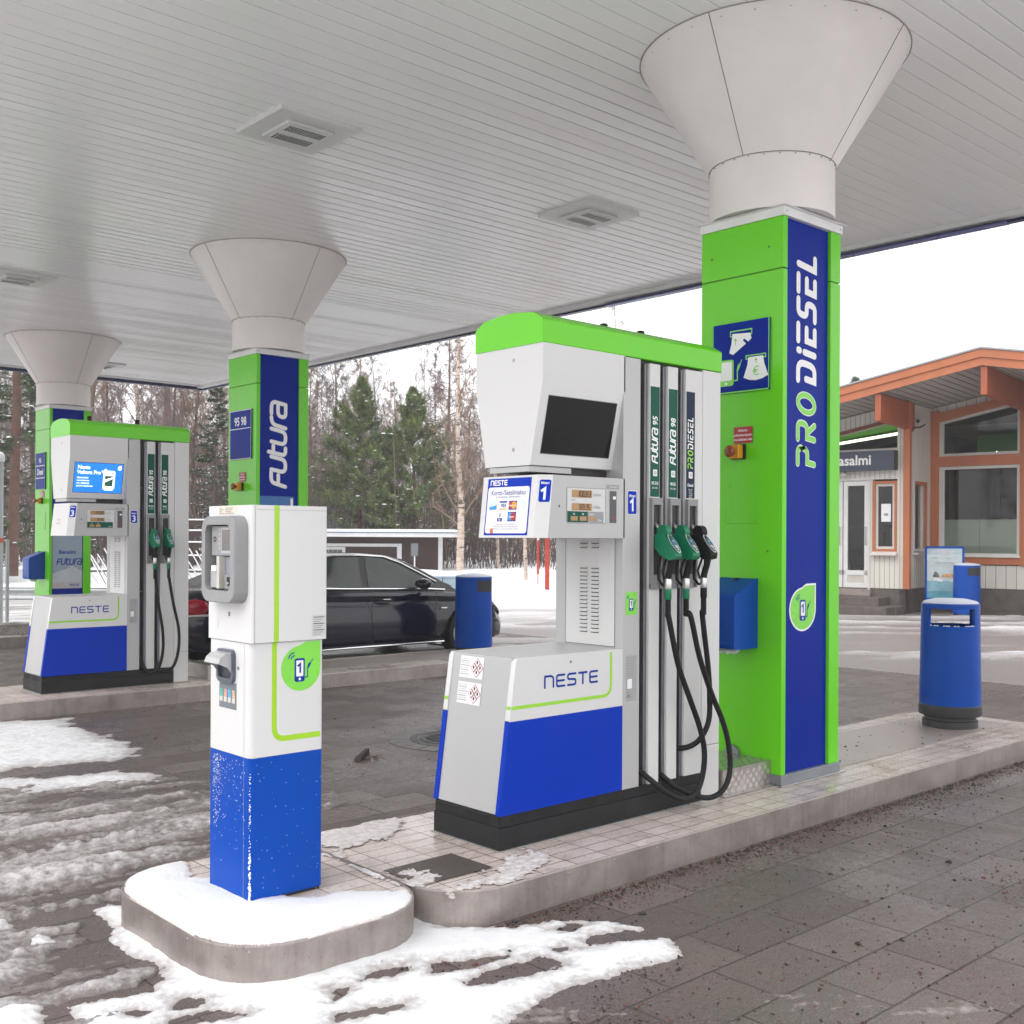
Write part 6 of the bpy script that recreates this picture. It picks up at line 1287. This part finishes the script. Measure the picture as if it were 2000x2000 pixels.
for k in range(4): m.box(-1.80+.15*k,-1.79+.15*k,-.037,-.034,1.3,1.70,WBOARD)
m.build('window', t)
m = MB(); m.box(-4.4, 2.70, -.75, 3.4, 2.12, 2.28, WBOARD); r = m.build('roof', t); m = MB(); m.prism([(-4.42,2.282),(2.72,2.282),(2.70,2.33),(2.5,2.37),(-4.2,2.37)], 'y', -.77, 3.4, SNW); m.box(-4.42,2.72,-.77,-.751,2.25,2.281, mat('roof_felt_blue',(.08,.14,.22),.5)); m.build('roof_snow', r)
for i, (px, w_) in enumerate(((846,.46),(886,.46))):
    t = far('storage_bin', ('pale blue storage bin behind the car bonnet, the left one', 'pale blue storage bin behind the car bonnet, the right one')[i], 'container', px, 25, .0, 'pale blue bins by the shed')
    m = MB(); m.hexa([(-.2,-.2,0),(.2,-.2,0),(.2,.2,0),(-.2,.2,0),(-.23,-.23,.70),(.23,-.23,.70),(.23,.23,.70),(-.23,.23,.70)], mat('pale_blue_plastic',(.36,.46,.54),.5)); m.build('tub', t, bevel=.02); m = MB(); m.box(-.24,.24,-.25,.25,.70,.74, mat('pale_blue_lid',(.45,.54,.62),.5)); m.build('lid', t, bevel=.01)
t = far('notice_post', 'small grey square sign on a thin white post before the shed', 'sign', 810, 31, .3)
m = MB(); m.tube([(0,0,0),(0,0,1.0)], .018, WBOARD, 8); m.build('post', t); m = MB(); m.box(-.10,.10,-.03,-.018,.78,1.14, mat('sign_grey',(.14,.15,.16),.5)); m.build('board', t)
t = far('utility_cabinet', 'grey blue cabinet standing behind the shed roof', 'cabinet', 648, 41, .4); m = MB(); m.box(-.35,.25,0,.6,0,1.85,mat('cabinet_grey',(.22,.26,.31),.5)); m.build('body', t, bevel=.02); m = MB(); m.box(-.37,.27,-.02,.62,1.85,1.93,SNW); m.build('snow_cap', t)
rp = mat('red_post_paint',(.45,.050,.026),.5,var=.2)
t = far('red_post', 'thick red post standing in the snow bank', 'post', 1069, 27, .1, 'red posts in the snow bank'); m = MB(); m.box(-.055,.055,-.03,.03,0,2.05,rp); m.build('post', t); m = MB(); rs = np.random.RandomState(2)
for k in range(9): m.lathe([(.001,-.015),(rs.uniform(.01,.025),0),(.001,.03)], SNW, (.055, -.02, .15+.07*k+rs.uniform(-.02,.02)), 6)
m.build('snow_patches', t)
t = far('red_post', 'thin red snow stake with a pale top beside the thick red post', 'post', 1051, 27.5, .15, 'red posts in the snow bank'); m = MB(); m.tube([(0,0,0),(0,0,.55)], .014, rp, 6); m.tube([(0,0,.55),(0,0,1.40)], .030, rp, 8); m.tube([(0,0,1.40),(0,0,1.52)], .030, WBOARD, 8); m.build('post', t)
# dark rail fence with snow on its rails
t = far('rail_fence', 'dark board fence with snow lying on its rails, behind the car', 'fence', 470, 33, .4); m = MB()
for k in range(-1, 2): m.box(k*1.5-.05,k*1.5+.05,0,.1,-.4,1.75,DKWOOD)
m.build('post', t); m = MB()
for z in (.55,.95,1.30,1.62): m.box(-2.3,2.3,-.03,.0,z-.08,z+.07,DKWOOD)
m.build('rail', t); m = MB()
for z in (.55,.95,1.30,1.62): m.box(-2.3,2.3,-.05,.02,z+.072,z+.115,SNW)
m.build('snow_on_rails', t)
# leaning pole fence, two stretches
rs = np.random.RandomState(6); GREYWOOD = mat('grey_weathered_wood',(.11,.085,.078),.8,var=.3)
for i, (px0, px1, lab) in enumerate(((150, 235, 'old fence of leaning snowy poles behind the pump with the lit screen'), (355, 420, 'old fence of leaning snowy poles at the rear of the dark car'))):
    t = far('pole_fence', lab, 'fence', px0, 28, .25, 'leaning pole fences'); W_ = (px1-px0)/2142*28
    for k in range(int(W_/.17)+1):
        u = k*.17; m = MB(); h_ = rs.uniform(.85,1.15); m.tube([(u+.5,.02*k%.1,-.1),(u-.15,.02*k%.1,h_)], .022, GREYWOOD, 6); m.tube([(u+.5-.05,-.015,.0),(u-.15,-.012,h_+.015)], .014, SNW, 5); m.build('pole', t)
    m = MB(); m.tube([(-.1,.05,.45),(W_+.4,.05,.47)], .03, GREYWOOD, 6); m.tube([(-.1,.05,.49),(W_+.4,.05,.51)], .028, SNW, 6); m.build('rail', t)
t = far('guard_rail', 'grey snow dusted roadside guard rail running along the far left verge', 'guard rail', 150, 24.2, .0); GAL = mat('galvanised_rail',(.36,.38,.39),.45,metal=.4,var=.15)
m = MB(); m.prism([(0,.18),(-.03,.22),(0,.28),(0,.34),(-.03,.40),(0,.46),(.02,.46),(.02,.18)], 'x', -4, 4, GAL); m.build('rail', t)
for k in range(5): m = MB(); m.box(-3.6+1.8*k,-3.52+1.8*k,.02,.10,-.1,.50,GAL); m.build('post', t)
m = MB(); m.prism([(-.03,.462),(.06,.462),(.05,.52),(.0,.53)], 'x', -4, 4, SNW); m.build('snow_on_rail', t)
t = far('marker_pole', 'pale grey tube pole with a white cap at the left edge', 'pole', 0, 20, 0); m = MB(); m.tube([(0,0,0),(0,0,3.05)], .055, mat('pale_pole',(.45,.50,.50),.4), 16); m.build('tube', t, smooth=50); m = MB(); m.lathe([(.07,2.95),(.075,3.0),(.072,3.08),(.03,3.12),(.001,3.13)], SNW, n=16); m.build('cap', t, smooth=50); m = MB(); m.lathe([(.06,1.47),(.06,1.56)], mat('orange_reflector',(.6,.12,.04),.4), n=12); m.build('reflector', t)
t = far('hoop_barrier', 'grey metal hoop barrier beside the pole at the left edge', 'barrier', 4, 20.3, 0); m = MB(); m.tube([(-.45,0,0),(-.45,0,1.52),(.10,0,1.52),(.10,0,0)], .035, GAL, 8); m.build('hoop', t)
# on the paving between the islands
t = thing('manhole_cover', 'round cast iron manhole cover set in the paving between the islands', 'manhole cover', (5.55, 6.75, 0), 0)
IRON = mat('cast_iron',(.035,.032,.032),.45,metal=.5,var=.3); m = MB(); m.lathe([(.36,.001),(.36,.006),(.31,.012),(.30,.006),(.285,.006),(.28,.011),(.001,.011)], IRON, n=48)
for k in range(9):
    u = -.22+.055*k; hw = math.sqrt(max(.001,.24**2-u*u)); m.box(-hw,hw,u-.012,u+.012,.011,.016,IRON)
m.build('cover', t, smooth=30); m = MB()
for k in range(20):
    a = 2*math.pi*k/20; a2 = a+.29; m.hexa([(r_*math.cos(q),r_*math.sin(q),z) for z in (.001,.005) for r_,q in ((.37,a),(.54,a),(.54,a2),(.37,a2))], mat('ring_paver',(.11,.10,.097),.5,var=.2))
m.build('ring_stones', t)
for i, (x, y, a, L_, lab) in enumerate(((4.53,6.57,.5,.17,'dark lump of bark lying on the paving behind the payment terminal'),(4.28,7.15,-.2,.13,'smaller dark lump of wood on the paving next to the terminal edge'))):
    t = thing('bark_lump', lab, 'debris', (x,y,0), a); m = MB(); m.hexa([(-L_/2,-.03,0),(L_/2,-.02,.015),(L_/2,.025,.012),(-L_/2,.03,0),(-L_/2+.03,-.02,.03),(L_/2,-.015,.07),(L_/2,.02,.065),(-L_/2+.03,.02,.035)], mat('wet_bark',(.03,.022,.02),.7,var=.4,ns=40,bump=.6)); m.build('bark', t, bevel=.008)
    m = MB(); rs = np.random.RandomState(i)
    for k in range(60): s = rs.uniform(.003,.009); m.lathe([(s,-.002),(.7*s,s*.8),(.001,s)], mat('bark_crumb',(.10,.055,.042),.7), (rs.normal(0,.08),rs.normal(-.03,.05),0), 5)
    stuff(m.build('crumbs', t))

# ---------------------------------------------------------------- trees
BIRCH = None
def birch_bark():
    m, t, b = nodes('birch_bark'); L = t.links; tc = nd(t, 'ShaderNodeTexCoord'); mp = nd(t, 'ShaderNodeMapping'); mp.inputs['Scale'].default_value = (2,2,9); L.new(tc.outputs['Object'], mp.inputs[0])
    n = nd(t, 'ShaderNodeTexNoise', Scale=1.6, Detail=5, Roughness=.65); L.new(mp.outputs[0], n.inputs['Vector']); r = ramp(t, n.outputs['Fac'], [(.38,(.05,.035,.03)),(.46,(.50,.40,.33)),(.62,(.60,.50,.43)),(.8,(.42,.28,.20))]); L.new(r.outputs[0], b.inputs['Base Color']); b.inputs['Roughness'].default_value = .7; return m
BIRCH = birch_bark()
TWIG = mat('bare_twigs',(.20,.148,.142),.8,var=.3,ns=1.5); TWIG2 = mat('tawny_twigs',(.26,.175,.125),.8,var=.25,ns=1.5); BROWNBARK = mat('brown_bark',(.115,.080,.072),.85,var=.3,ns=6); PINEBARK = mat('red_pine_bark',(.115,.062,.046),.85,var=.35,ns=5)
NEEDLE = mat('pine_needles',(.075,.115,.040),.6,var=.45,ns=1.3); NEEDLE2 = mat('young_pine_needles',(.19,.235,.070),.6,var=.35,ns=1.3); NEEDLED = mat('dark_spruce_needles',(.030,.048,.022),.65,var=.4,ns=1.2)
class TB:
    """numpy tree builder: thin tubes and small blades"""
    def __init__(s): s.v = []; s.q = []; s.m = []; s.n = 0
    def limb(s, P, r0, r1, mi, n=3):
        P = np.asarray(P, float); k = len(P); d = np.gradient(P, axis=0); d /= np.linalg.norm(d, axis=1, keepdims=True)+1e-9
        up = np.where(np.abs(d[:, 2:3]) < .9, np.array([[0,0,1.]]), np.array([[1.,0,0]])); a = np.cross(d, up); a /= np.linalg.norm(a, axis=1, keepdims=True)+1e-9; b = np.cross(a, d)
        r = np.linspace(r0, r1, k)[:, None]; th = 2*np.pi*np.arange(n)/n
        V = (P[:, None, :] + r[:, None]*(a[:, None, :]*np.cos(th)[None, :, None] + b[:, None, :]*np.sin(th)[None, :, None])).reshape(-1, 3)
        i, j = np.meshgrid(np.arange(k-1), np.arange(n), indexing='ij'); i = i.ravel(); j = j.ravel()
        s.put(V, np.stack([i*n+j, i*n+(j+1)%n, (i+1)*n+(j+1)%n, (i+1)*n+j], 1), mi)
    def put(s, V, Q, mi): s.v.append(V); s.q.append(Q+s.n); s.m.append(np.full(len(Q), mi)); s.n += len(V)
    def get(s): return np.concatenate(s.v), np.concatenate(s.q), np.concatenate(s.m)
def rnd_unit(rs): a = rs.uniform(0, 2*np.pi); return np.array([math.cos(a), math.sin(a), 0])
def bare_tree(h, seed, nb=26, sub=6, tw=5, r=.10, rise=1.0, low=.18, crown=.42, trunk_n=8, droop=.0, twr=.0055):
    rs = np.random.RandomState(seed); tr = TB(); cr = TB(); k = 9; z = np.linspace(0, h, k); off = np.cumsum(rs.normal(0, h*.006, (k, 2)), 0); P = np.column_stack([off, z]); tr.limb(P, r, r*.10, 0, trunk_n)
    for i in range(nb):
        u = low + (1-low)*(i+rs.rand())/nb*.97; z0 = u*h; b0 = np.array([np.interp(z0, z, P[:,0]), np.interp(z0, z, P[:,1]), z0]); L = crown*h*(1-u)**.75*rs.uniform(.55,1.1)*.62+.25
        d = rnd_unit(rs)*rs.uniform(.5,.95) + np.array([0,0,rise*rs.uniform(.5,1.2)]); d /= np.linalg.norm(d); n = 5; pts = [b0]; dd = d.copy()
        for q in range(n-1): dd = dd + rs.normal(0,.10,3) + np.array([0,0,.07-droop*q*.12]); dd /= np.linalg.norm(dd); pts.append(pts[-1]+dd*L/(n-1))
        pts = np.array(pts); rb = max(.010, r*.32*(1-u)+.006); cr.limb(pts, rb, .005, 0, 3)
        for j in range(sub):
            w_ = rs.uniform(.25,1); ii = w_*(n-1); a = int(min(ii, n-2)); p0 = pts[a]+(pts[a+1]-pts[a])*(ii-a); d2 = dd*.5 + rs.normal(0,.55,3) + np.array([0,0,.28-droop]); d2 /= np.linalg.norm(d2); L2 = L*rs.uniform(.25,.5)*(1.2-w_*.6)
            p1 = p0+d2*L2*.5; p2 = p1+(d2+rs.normal(0,.25,3)-np.array([0,0,droop]))*L2*.5; cr.limb([p0,p1,p2], .0085, twr, 0, 3)
            for q in range(tw):
                ww = rs.uniform(.2,1); s0 = p0+(p1-p0)*ww*2 if ww < .5 else p1+(p2-p1)*(ww-.5)*2; d3 = d2*.6+rs.normal(0,.6,3)+np.array([0,0,.15-droop*1.4]); d3 /= np.linalg.norm(d3); L3 = L2*rs.uniform(.3,.7)+.06; cr.limb([s0, s0+d3*L3*.55, s0+(d3+rs.normal(0,.15,3)-np.array([0,0,droop*.5]))*L3], twr, twr*.6, 0, 3)
    return tr, cr
def tuft(tb, p, d, rs, L, mi, nbl=9, w_=.010, spread=.55):
    d = d/np.linalg.norm(d); k = np.arange(nbl); dirs = d[None]*.8 + rs.normal(0, spread, (nbl,3)); dirs /= np.linalg.norm(dirs, axis=1, keepdims=True); Ls = L*rs.uniform(.6,1.15,(nbl,1)); s = np.cross(dirs, rs.normal(0,1,(nbl,3))); s /= np.linalg.norm(s, axis=1, keepdims=True)+1e-9; s *= w_
    st = p[None] - d[None]*rs.uniform(0, L*.8, (nbl,1)); V = np.stack([st-s, st+s, st+dirs*Ls+s*.35, st+dirs*Ls-s*.35], 1).reshape(-1,3); Q = np.arange(nbl*4).reshape(-1,4); tb.put(V, Q, mi)
OCT = np.array([(1,0,0),(0,1,0),(-1,0,0),(0,-1,0),(0,0,1),(0,0,-1.)]); OCQ = np.array([(0,1,4,4),(1,2,4,4),(2,3,4,4),(3,0,4,4)])
def snow_pad(tb, p, rs, s, mi):
    th = 2*np.pi*np.arange(6)/6; ra = s*rs.uniform(.6,1.2,6); ring = np.stack([ra*np.cos(th), ra*np.sin(th), np.full(6, -.1*s)], 1); mid = ring*.55; mid[:,2] = s*.26; V = np.concatenate([ring, mid])+p; i = np.arange(6); Q = np.concatenate([np.stack([i,(i+1)%6,6+(i+1)%6,6+i],1), np.array([[6,7,8,9],[6,9,10,11]])]); tb.put(V, Q, mi)
def conifer(h, seed, width, low, nb, kind='pine', snow=.25, r=.09, trunk_up=.96, sub=6, tufts=4, nbl=9, nl=.11):
    rs = np.random.RandomState(seed); tr = TB(); cr = TB(); k = 8; z = np.linspace(0, h*trunk_up, k); off = np.cumsum(rs.normal(0,h*.004,(k,2)),0); P = np.column_stack([off,z]); tr.limb(P, r, .015, 0, 8)
    for i in range(nb):
        u = low+(1-low)*((i+rs.rand())/nb)**.9; z0 = u*h*trunk_up; b0 = np.array([np.interp(z0,z,P[:,0]),np.interp(z0,z,P[:,1]),z0])
        shape = (1-u)**.80*(.72+.28*min(1,(u-low)/.18)) if kind == 'pine' else (1-u)**.9
        L = width*shape*rs.uniform(.6,1.15)+.12
        if kind == 'pine' and width < 2.95 and u > .72: L = max(L*.85, ((1-u)*1.7+.12)*rs.uniform(.7,1.1))
        el = (-.12+1.45*u**1.9 if kind == 'pine' else -.35+.5*u)+rs.normal(0,.14); d = rnd_unit(rs)*math.cos(el)+np.array([0,0,math.sin(el)]); n = 4; pts = [b0]; dd = d.copy()
        for q in range(n-1): dd = dd+rs.normal(0,.07,3)+np.array([0,0,(.16 if kind == 'pine' else .10)*(q > 0)]); dd /= np.linalg.norm(dd); pts.append(pts[-1]+dd*L/(n-1))
        pts = np.array(pts); cr.limb(pts, .010+.014*(1-u), .005, 0, 3)
        for j in range(sub):
            w_ = rs.uniform(.22,1.0); ii = w_*(n-1); a = int(min(ii,n-2)); p0 = pts[a]+(pts[a+1]-pts[a])*(ii-a); side = np.cross(dd,[0,0,1.])*rs.choice([-1,1]); d2 = dd*.6+side*rs.uniform(.2,.9)+np.array([0,0,rs.uniform(-.05,.55) if kind == 'pine' else rs.uniform(-.25,.1)]); d2 /= np.linalg.norm(d2); L2 = min(L*.5, .55)*rs.uniform(.4,1)*(1.25-w_*.6)+.05; p1 = p0+d2*L2; cr.limb([p0,p1], .006, .004, 0, 3)
            mi = 1 if rs.rand() < .55 else 2
            for q in range(tufts): tuft(cr, p0+(p1-p0)*(q+.9)/tufts, d2+np.array([0,0,.35 if kind == 'pine' else -.05]), rs, nl*rs.uniform(.8,1.3), mi if rs.rand() < .8 else 3-mi, nbl)
            if rs.rand() < snow and u < .88: snow_pad(cr, p0+(p1-p0)*rs.uniform(.4,1)+np.array([0,0,.035]), rs, rs.uniform(.03,.085), 3)
        tuft(cr, pts[-1], dd+np.array([0,0,.4]), rs, nl*1.3, 1, nbl+4)
        if rs.rand() < snow*1.3 and u < .85: snow_pad(cr, pts[-2]+np.array([0,0,.04]), rs, rs.uniform(.05,.11), 3)
    if kind == 'pine':
        for q in range(14): tuft(cr, np.array([P[-1,0],P[-1,1],h*trunk_up+.1-.09*q]), np.array([0,0,1.])+rs.normal(0,.25,3), rs, nl*1.5, 2, 10, spread=.4)
    return tr, cr
def tree_thing(name, label, x, y, z, tb, tmats, cmats, group=None, rot=0, s=1.0):
    t = thing(name, label, 'tree', (x, y, z), rot, group); t.scale = (s,)*3
    for nm, b, ms in (('trunk', tb[0], tmats), ('crown', tb[1], cmats)):
        V, Q, M_ = b.get(); o = np_mesh(nm, V, Q, ms, M_, smooth=(nm == 'trunk')); o.parent = t
    return t
def copy_thing(root, x, y, z, rot, s, label, group=None):
    c = root.copy(); C.objects.link(c); c.location = (x, y, z); c.rotation_euler = (0,0,rot); c.scale = (s,)*3; c['label'] = label
    if group: c['group'] = group
    for ch in root.children: d = ch.copy(); C.objects.link(d); d.parent = c
    return c
GZ = .5
# named trees near the verge
def place(px, t): return spot(px, t) + (GZ,)
PCM = [BROWNBARK, NEEDLE, NEEDLE2, SNW]; SCM = [BROWNBARK, NEEDLED, NEEDLE, SNW]
x, y, z = place(697, 40); YP = tree_thing('young_pine', 'bushy young green pine left of its twin, behind the shed', x, y, z, conifer(7.0, 21, 2.9, .14, 125, sub=10, tufts=4, nbl=11, nl=.17), [PINEBARK], PCM)
x, y, z = place(806, 39.5); tree_thing('young_pine', 'bushy young green pine with two stems, right of its twin behind the shed', x, y, z, conifer(6.55, 24, 2.9, .14, 125, sub=10, tufts=4, nbl=11, nl=.17), [PINEBARK], PCM)
x, y, z = place(898, 34); tree_thing('birch', 'pale trunked birch with steeply rising branches at the end of the shed', x, y, z-.1, bare_tree(9.2, 31, 34, 6, 5, .125, rise=1.5, low=.12, crown=.36), [BIRCH], [TWIG2])
x, y, z = place(1026, 29); tree_thing('birch', 'thin leaning birch growing out of the snow bank', x, y, z-.35, bare_tree(6.5, 33, 20, 5, 4, .055, rise=.8, low=.10, crown=.40), [BIRCH], [TWIG2])
x, y, z = place(975, 38); tree_thing('birch', 'slender straight birch between the shed end and the snow bank birch', x, y, z-.1, bare_tree(8, 35, 20, 5, 4, .07, rise=1.1, low=.15, crown=.36), [BIRCH], [TWIG])
x, y, z = place(868, 47); tree_thing('larch', 'tall reddish bare conifer rising behind the pale birch', x, y, z, bare_tree(10.2, 37, 60, 8, 7, .15, rise=.15, low=.15, crown=.40, twr=.008), [BROWNBARK], [mat('reddish_twigs',(.17,.095,.09),.8,var=.3,ns=1.2)])
x, y, z = place(1205, 40); BT = tree_thing('birch', 'bare birch whose thin top shows above the near pump', x, y, z, bare_tree(10.3, 39, 26, 6, 5, .08, rise=1.2, crown=.30), [BROWNBARK], [TWIG])
x, y, z = place(26, 30); tree_thing('scots_pine', 'tall pine with a red trunk at the left edge beyond the forecourt', x, y, z, conifer(17, 41, 3.2, .13, 90, sub=9, tufts=4, nbl=9, nl=.17, snow=.45, r=.16), [PINEBARK], SCM)
x, y, z = place(318, 36); tree_thing('scots_pine', 'forked brown trunked pine seen above the pump with the lit screen', x, y, z, bare_tree(16, 43, 30, 8, 7, .17, rise=1.0, low=.30, crown=.5, twr=.008), [BROWNBARK], [TWIG])
x, y, z = place(1668, 52); tree_thing('scots_pine', 'pine crown showing over the low end of the shop roof', x, y, z-.3, conifer(9.2, 45, 3.4, .45, 46, sub=9, tufts=4, nl=.24, snow=.05, r=.16), [PINEBARK], SCM)
x, y, z = place(70, 33); SP = tree_thing('spruce', 'snow flecked spruce in front of the leaning poles at the left', x, y, z, conifer(11, 47, 2.3, .05, 120, 'spruce', sub=9, tufts=4, nbl=9, nl=.13, snow=.5), [BROWNBARK], SCM)
for px, t_, s, rot, lab in ((-70,30,.9,1.2,'snow flecked spruce beyond the pole at the left edge'),(420,38,.62,2.2,'small spruce seen between the two front columns'),(560,43,.55,4.0,'small snowy spruce just right of the column behind the terminal')):
    x, y, z = place(px, t_); copy_thing(SP, x, y, z, rot, s, lab)
# bare deciduous trees of the wood's edge: three kinds, each tree its own
B1 = tree_thing('bare_birch', 'bare grey twigged birch at the edge of the wood', *place(130, 40), bare_tree(13, 51, 32, 7, 6, .11, rise=1.2, crown=.42, twr=.0075), [BIRCH], [TWIG], 'bare trees at the edge of the wood')
B2 = tree_thing('bare_alder', 'bare brown alder at the edge of the wood', *place(225, 43), bare_tree(12, 53, 36, 7, 6, .10, rise=.8, crown=.46, twr=.0075), [BROWNBARK], [TWIG], 'bare trees at the edge of the wood')
B3 = tree_thing('bare_willow', 'bare tawny willow with many rising stems', *place(385, 41), bare_tree(10, 55, 44, 7, 6, .09, rise=1.7, crown=.40, twr=.0075), [BROWNBARK], [TWIG2], 'bare trees at the edge of the wood')
kinds = (B1, B2, B3); lab3 = ('bare grey twigged birch at the edge of the wood', 'bare brown alder at the edge of the wood', 'bare tawny willow with many rising stems')
rs = np.random.RandomState(77)
for i, (px, t_, s) in enumerate(((-160,38,1.0),(-40,42,1.1),(180,38,.95),(265,40,1.05),(345,46,1.0),(430,46,1.0),(470,42,.9),(530,48,.95),(610,47,.88),(655,52,.95),(720,50,.85),(765,54,.90),(830,52,.80),(925,50,.74),(960,55,.8),(1010,48,.70),(1060,52,.72),(1110,46,.66),(1300,50,.62),(1420,48,.6))):
    x, y, z = place(px, t_); copy_thing(kinds[i % 3], x, y, z, rs.uniform(0,6.28), s*rs.uniform(.94,1.06), lab3[i % 3])
# the wood behind, one mass
VV = []; QQ = []; MM = []; n0 = 0; tpl = []
for tb in (bare_tree(12, 61, 34, 7, 6, .075, rise=1.0, crown=.46, twr=.011, low=.08), bare_tree(11, 63, 38, 7, 6, .065, rise=.7, crown=.48, twr=.011, low=.06), bare_tree(12.5, 65, 34, 7, 6, .07, rise=1.5, crown=.40, twr=.011, low=.1)):
    a, b_, _ = tb[0].get(); c_, d_, _ = tb[1].get(); tpl.append((np.concatenate([a, c_]), np.concatenate([b_, d_+len(a)]), np.concatenate([np.zeros(len(b_), int), np.ones(len(d_), int)])))
rs = np.random.RandomState(9)
for i in range(130):
    px = rs.uniform(-420, 1480); t_ = rs.uniform(50, 82); s = rs.uniform(.70,1.05)*(1.12 if px < 560 else .80 if px > 880 else .92); x, y = spot(px, t_); V, Q, M_ = tpl[i % 3]; a = rs.uniform(0,6.28); c, sn = math.cos(a), math.sin(a)
    VV.append(np.stack([(V[:,0]*c-V[:,1]*sn)*s+x, (V[:,0]*sn+V[:,1]*c)*s+y, V[:,2]*s+GZ], 1)); QQ.append(Q+n0); MM.append(M_ + (2 if i % 4 == 3 else 0)); n0 += len(V)
for i in range(44):
    x = rs.uniform(-48,-26); y = rs.uniform(-34,44); V, Q, M_ = tpl[i % 3]; s = rs.uniform(.9,1.2); a = rs.uniform(0,6.28); c, sn = math.cos(a), math.sin(a)
    VV.append(np.stack([(V[:,0]*c-V[:,1]*sn)*s+x, (V[:,0]*sn+V[:,1]*c)*s+y, V[:,2]*s], 1)); QQ.append(Q+n0); MM.append(M_); n0 += len(V)
stuff(np_mesh('forest', np.concatenate(VV), np.concatenate(QQ), [BROWNBARK, TWIG, BIRCH, TWIG2], np.concatenate(MM), smooth=False), 'dense leafless wood rising beyond the road and the shed', 'forest')
# undergrowth: thin stems and twigs in one mass
tb = TB(); rs = np.random.RandomState(13)
for i in range(5200):
    px = rs.uniform(-420, 1480); t_ = rs.uniform(37, 62); x, y = spot(px, t_); h_ = rs.gamma(3, .85)+.7; le = rs.normal(0,.16,2)*h_; p0 = np.array([x,y,GZ-.1]); p1 = p0+np.array([le[0],le[1],h_]); pm = (p0+p1)/2+np.array([rs.normal(0,.06),rs.normal(0,.06),0]); tb.limb([p0,pm,p1], .017, .006, 0 if rs.rand() < .8 else 1, 3)
    for k in range(4):
        w_ = rs.uniform(.25,.95); q = p0+(p1-p0)*w_; d = np.append(rs.normal(0,1,2), rs.uniform(.2,1.2)); d /= np.linalg.norm(d); tb.limb([q, q+d*h_*.25*rs.uniform(.5,1.3)], .009, .006, 0, 3)
V, Q, M_ = tb.get(); stuff(np_mesh('undergrowth', V, Q, [mat('brush_brown',(.085,.060,.055),.85,var=.3,ns=1), TWIG2], M_, smooth=False), 'brown leafless brushwood along the foot of the wood', 'undergrowth')

# ---------------------------------------------------------------- the air: light snowfall pales the wood
hz = MB(); hz.box(-40, 130, -40, 150, -1.2, 22, None); hz.mats = []; o = hz.build('haze'); stuff(o)
hm = bpy.data.materials.new('snowy_air'); hm.use_nodes = True; t_ = hm.node_tree; t_.nodes.remove(t_.nodes['Principled BSDF']); v_ = t_.nodes.new('ShaderNodeVolumePrincipled'); v_.inputs['Color'].default_value = (.95, .95, .96, 1); v_.inputs['Density'].default_value = .0022; t_.links.new(v_.outputs[0], t_.nodes['Material Output'].inputs['Volume']); o.data.materials.append(hm)
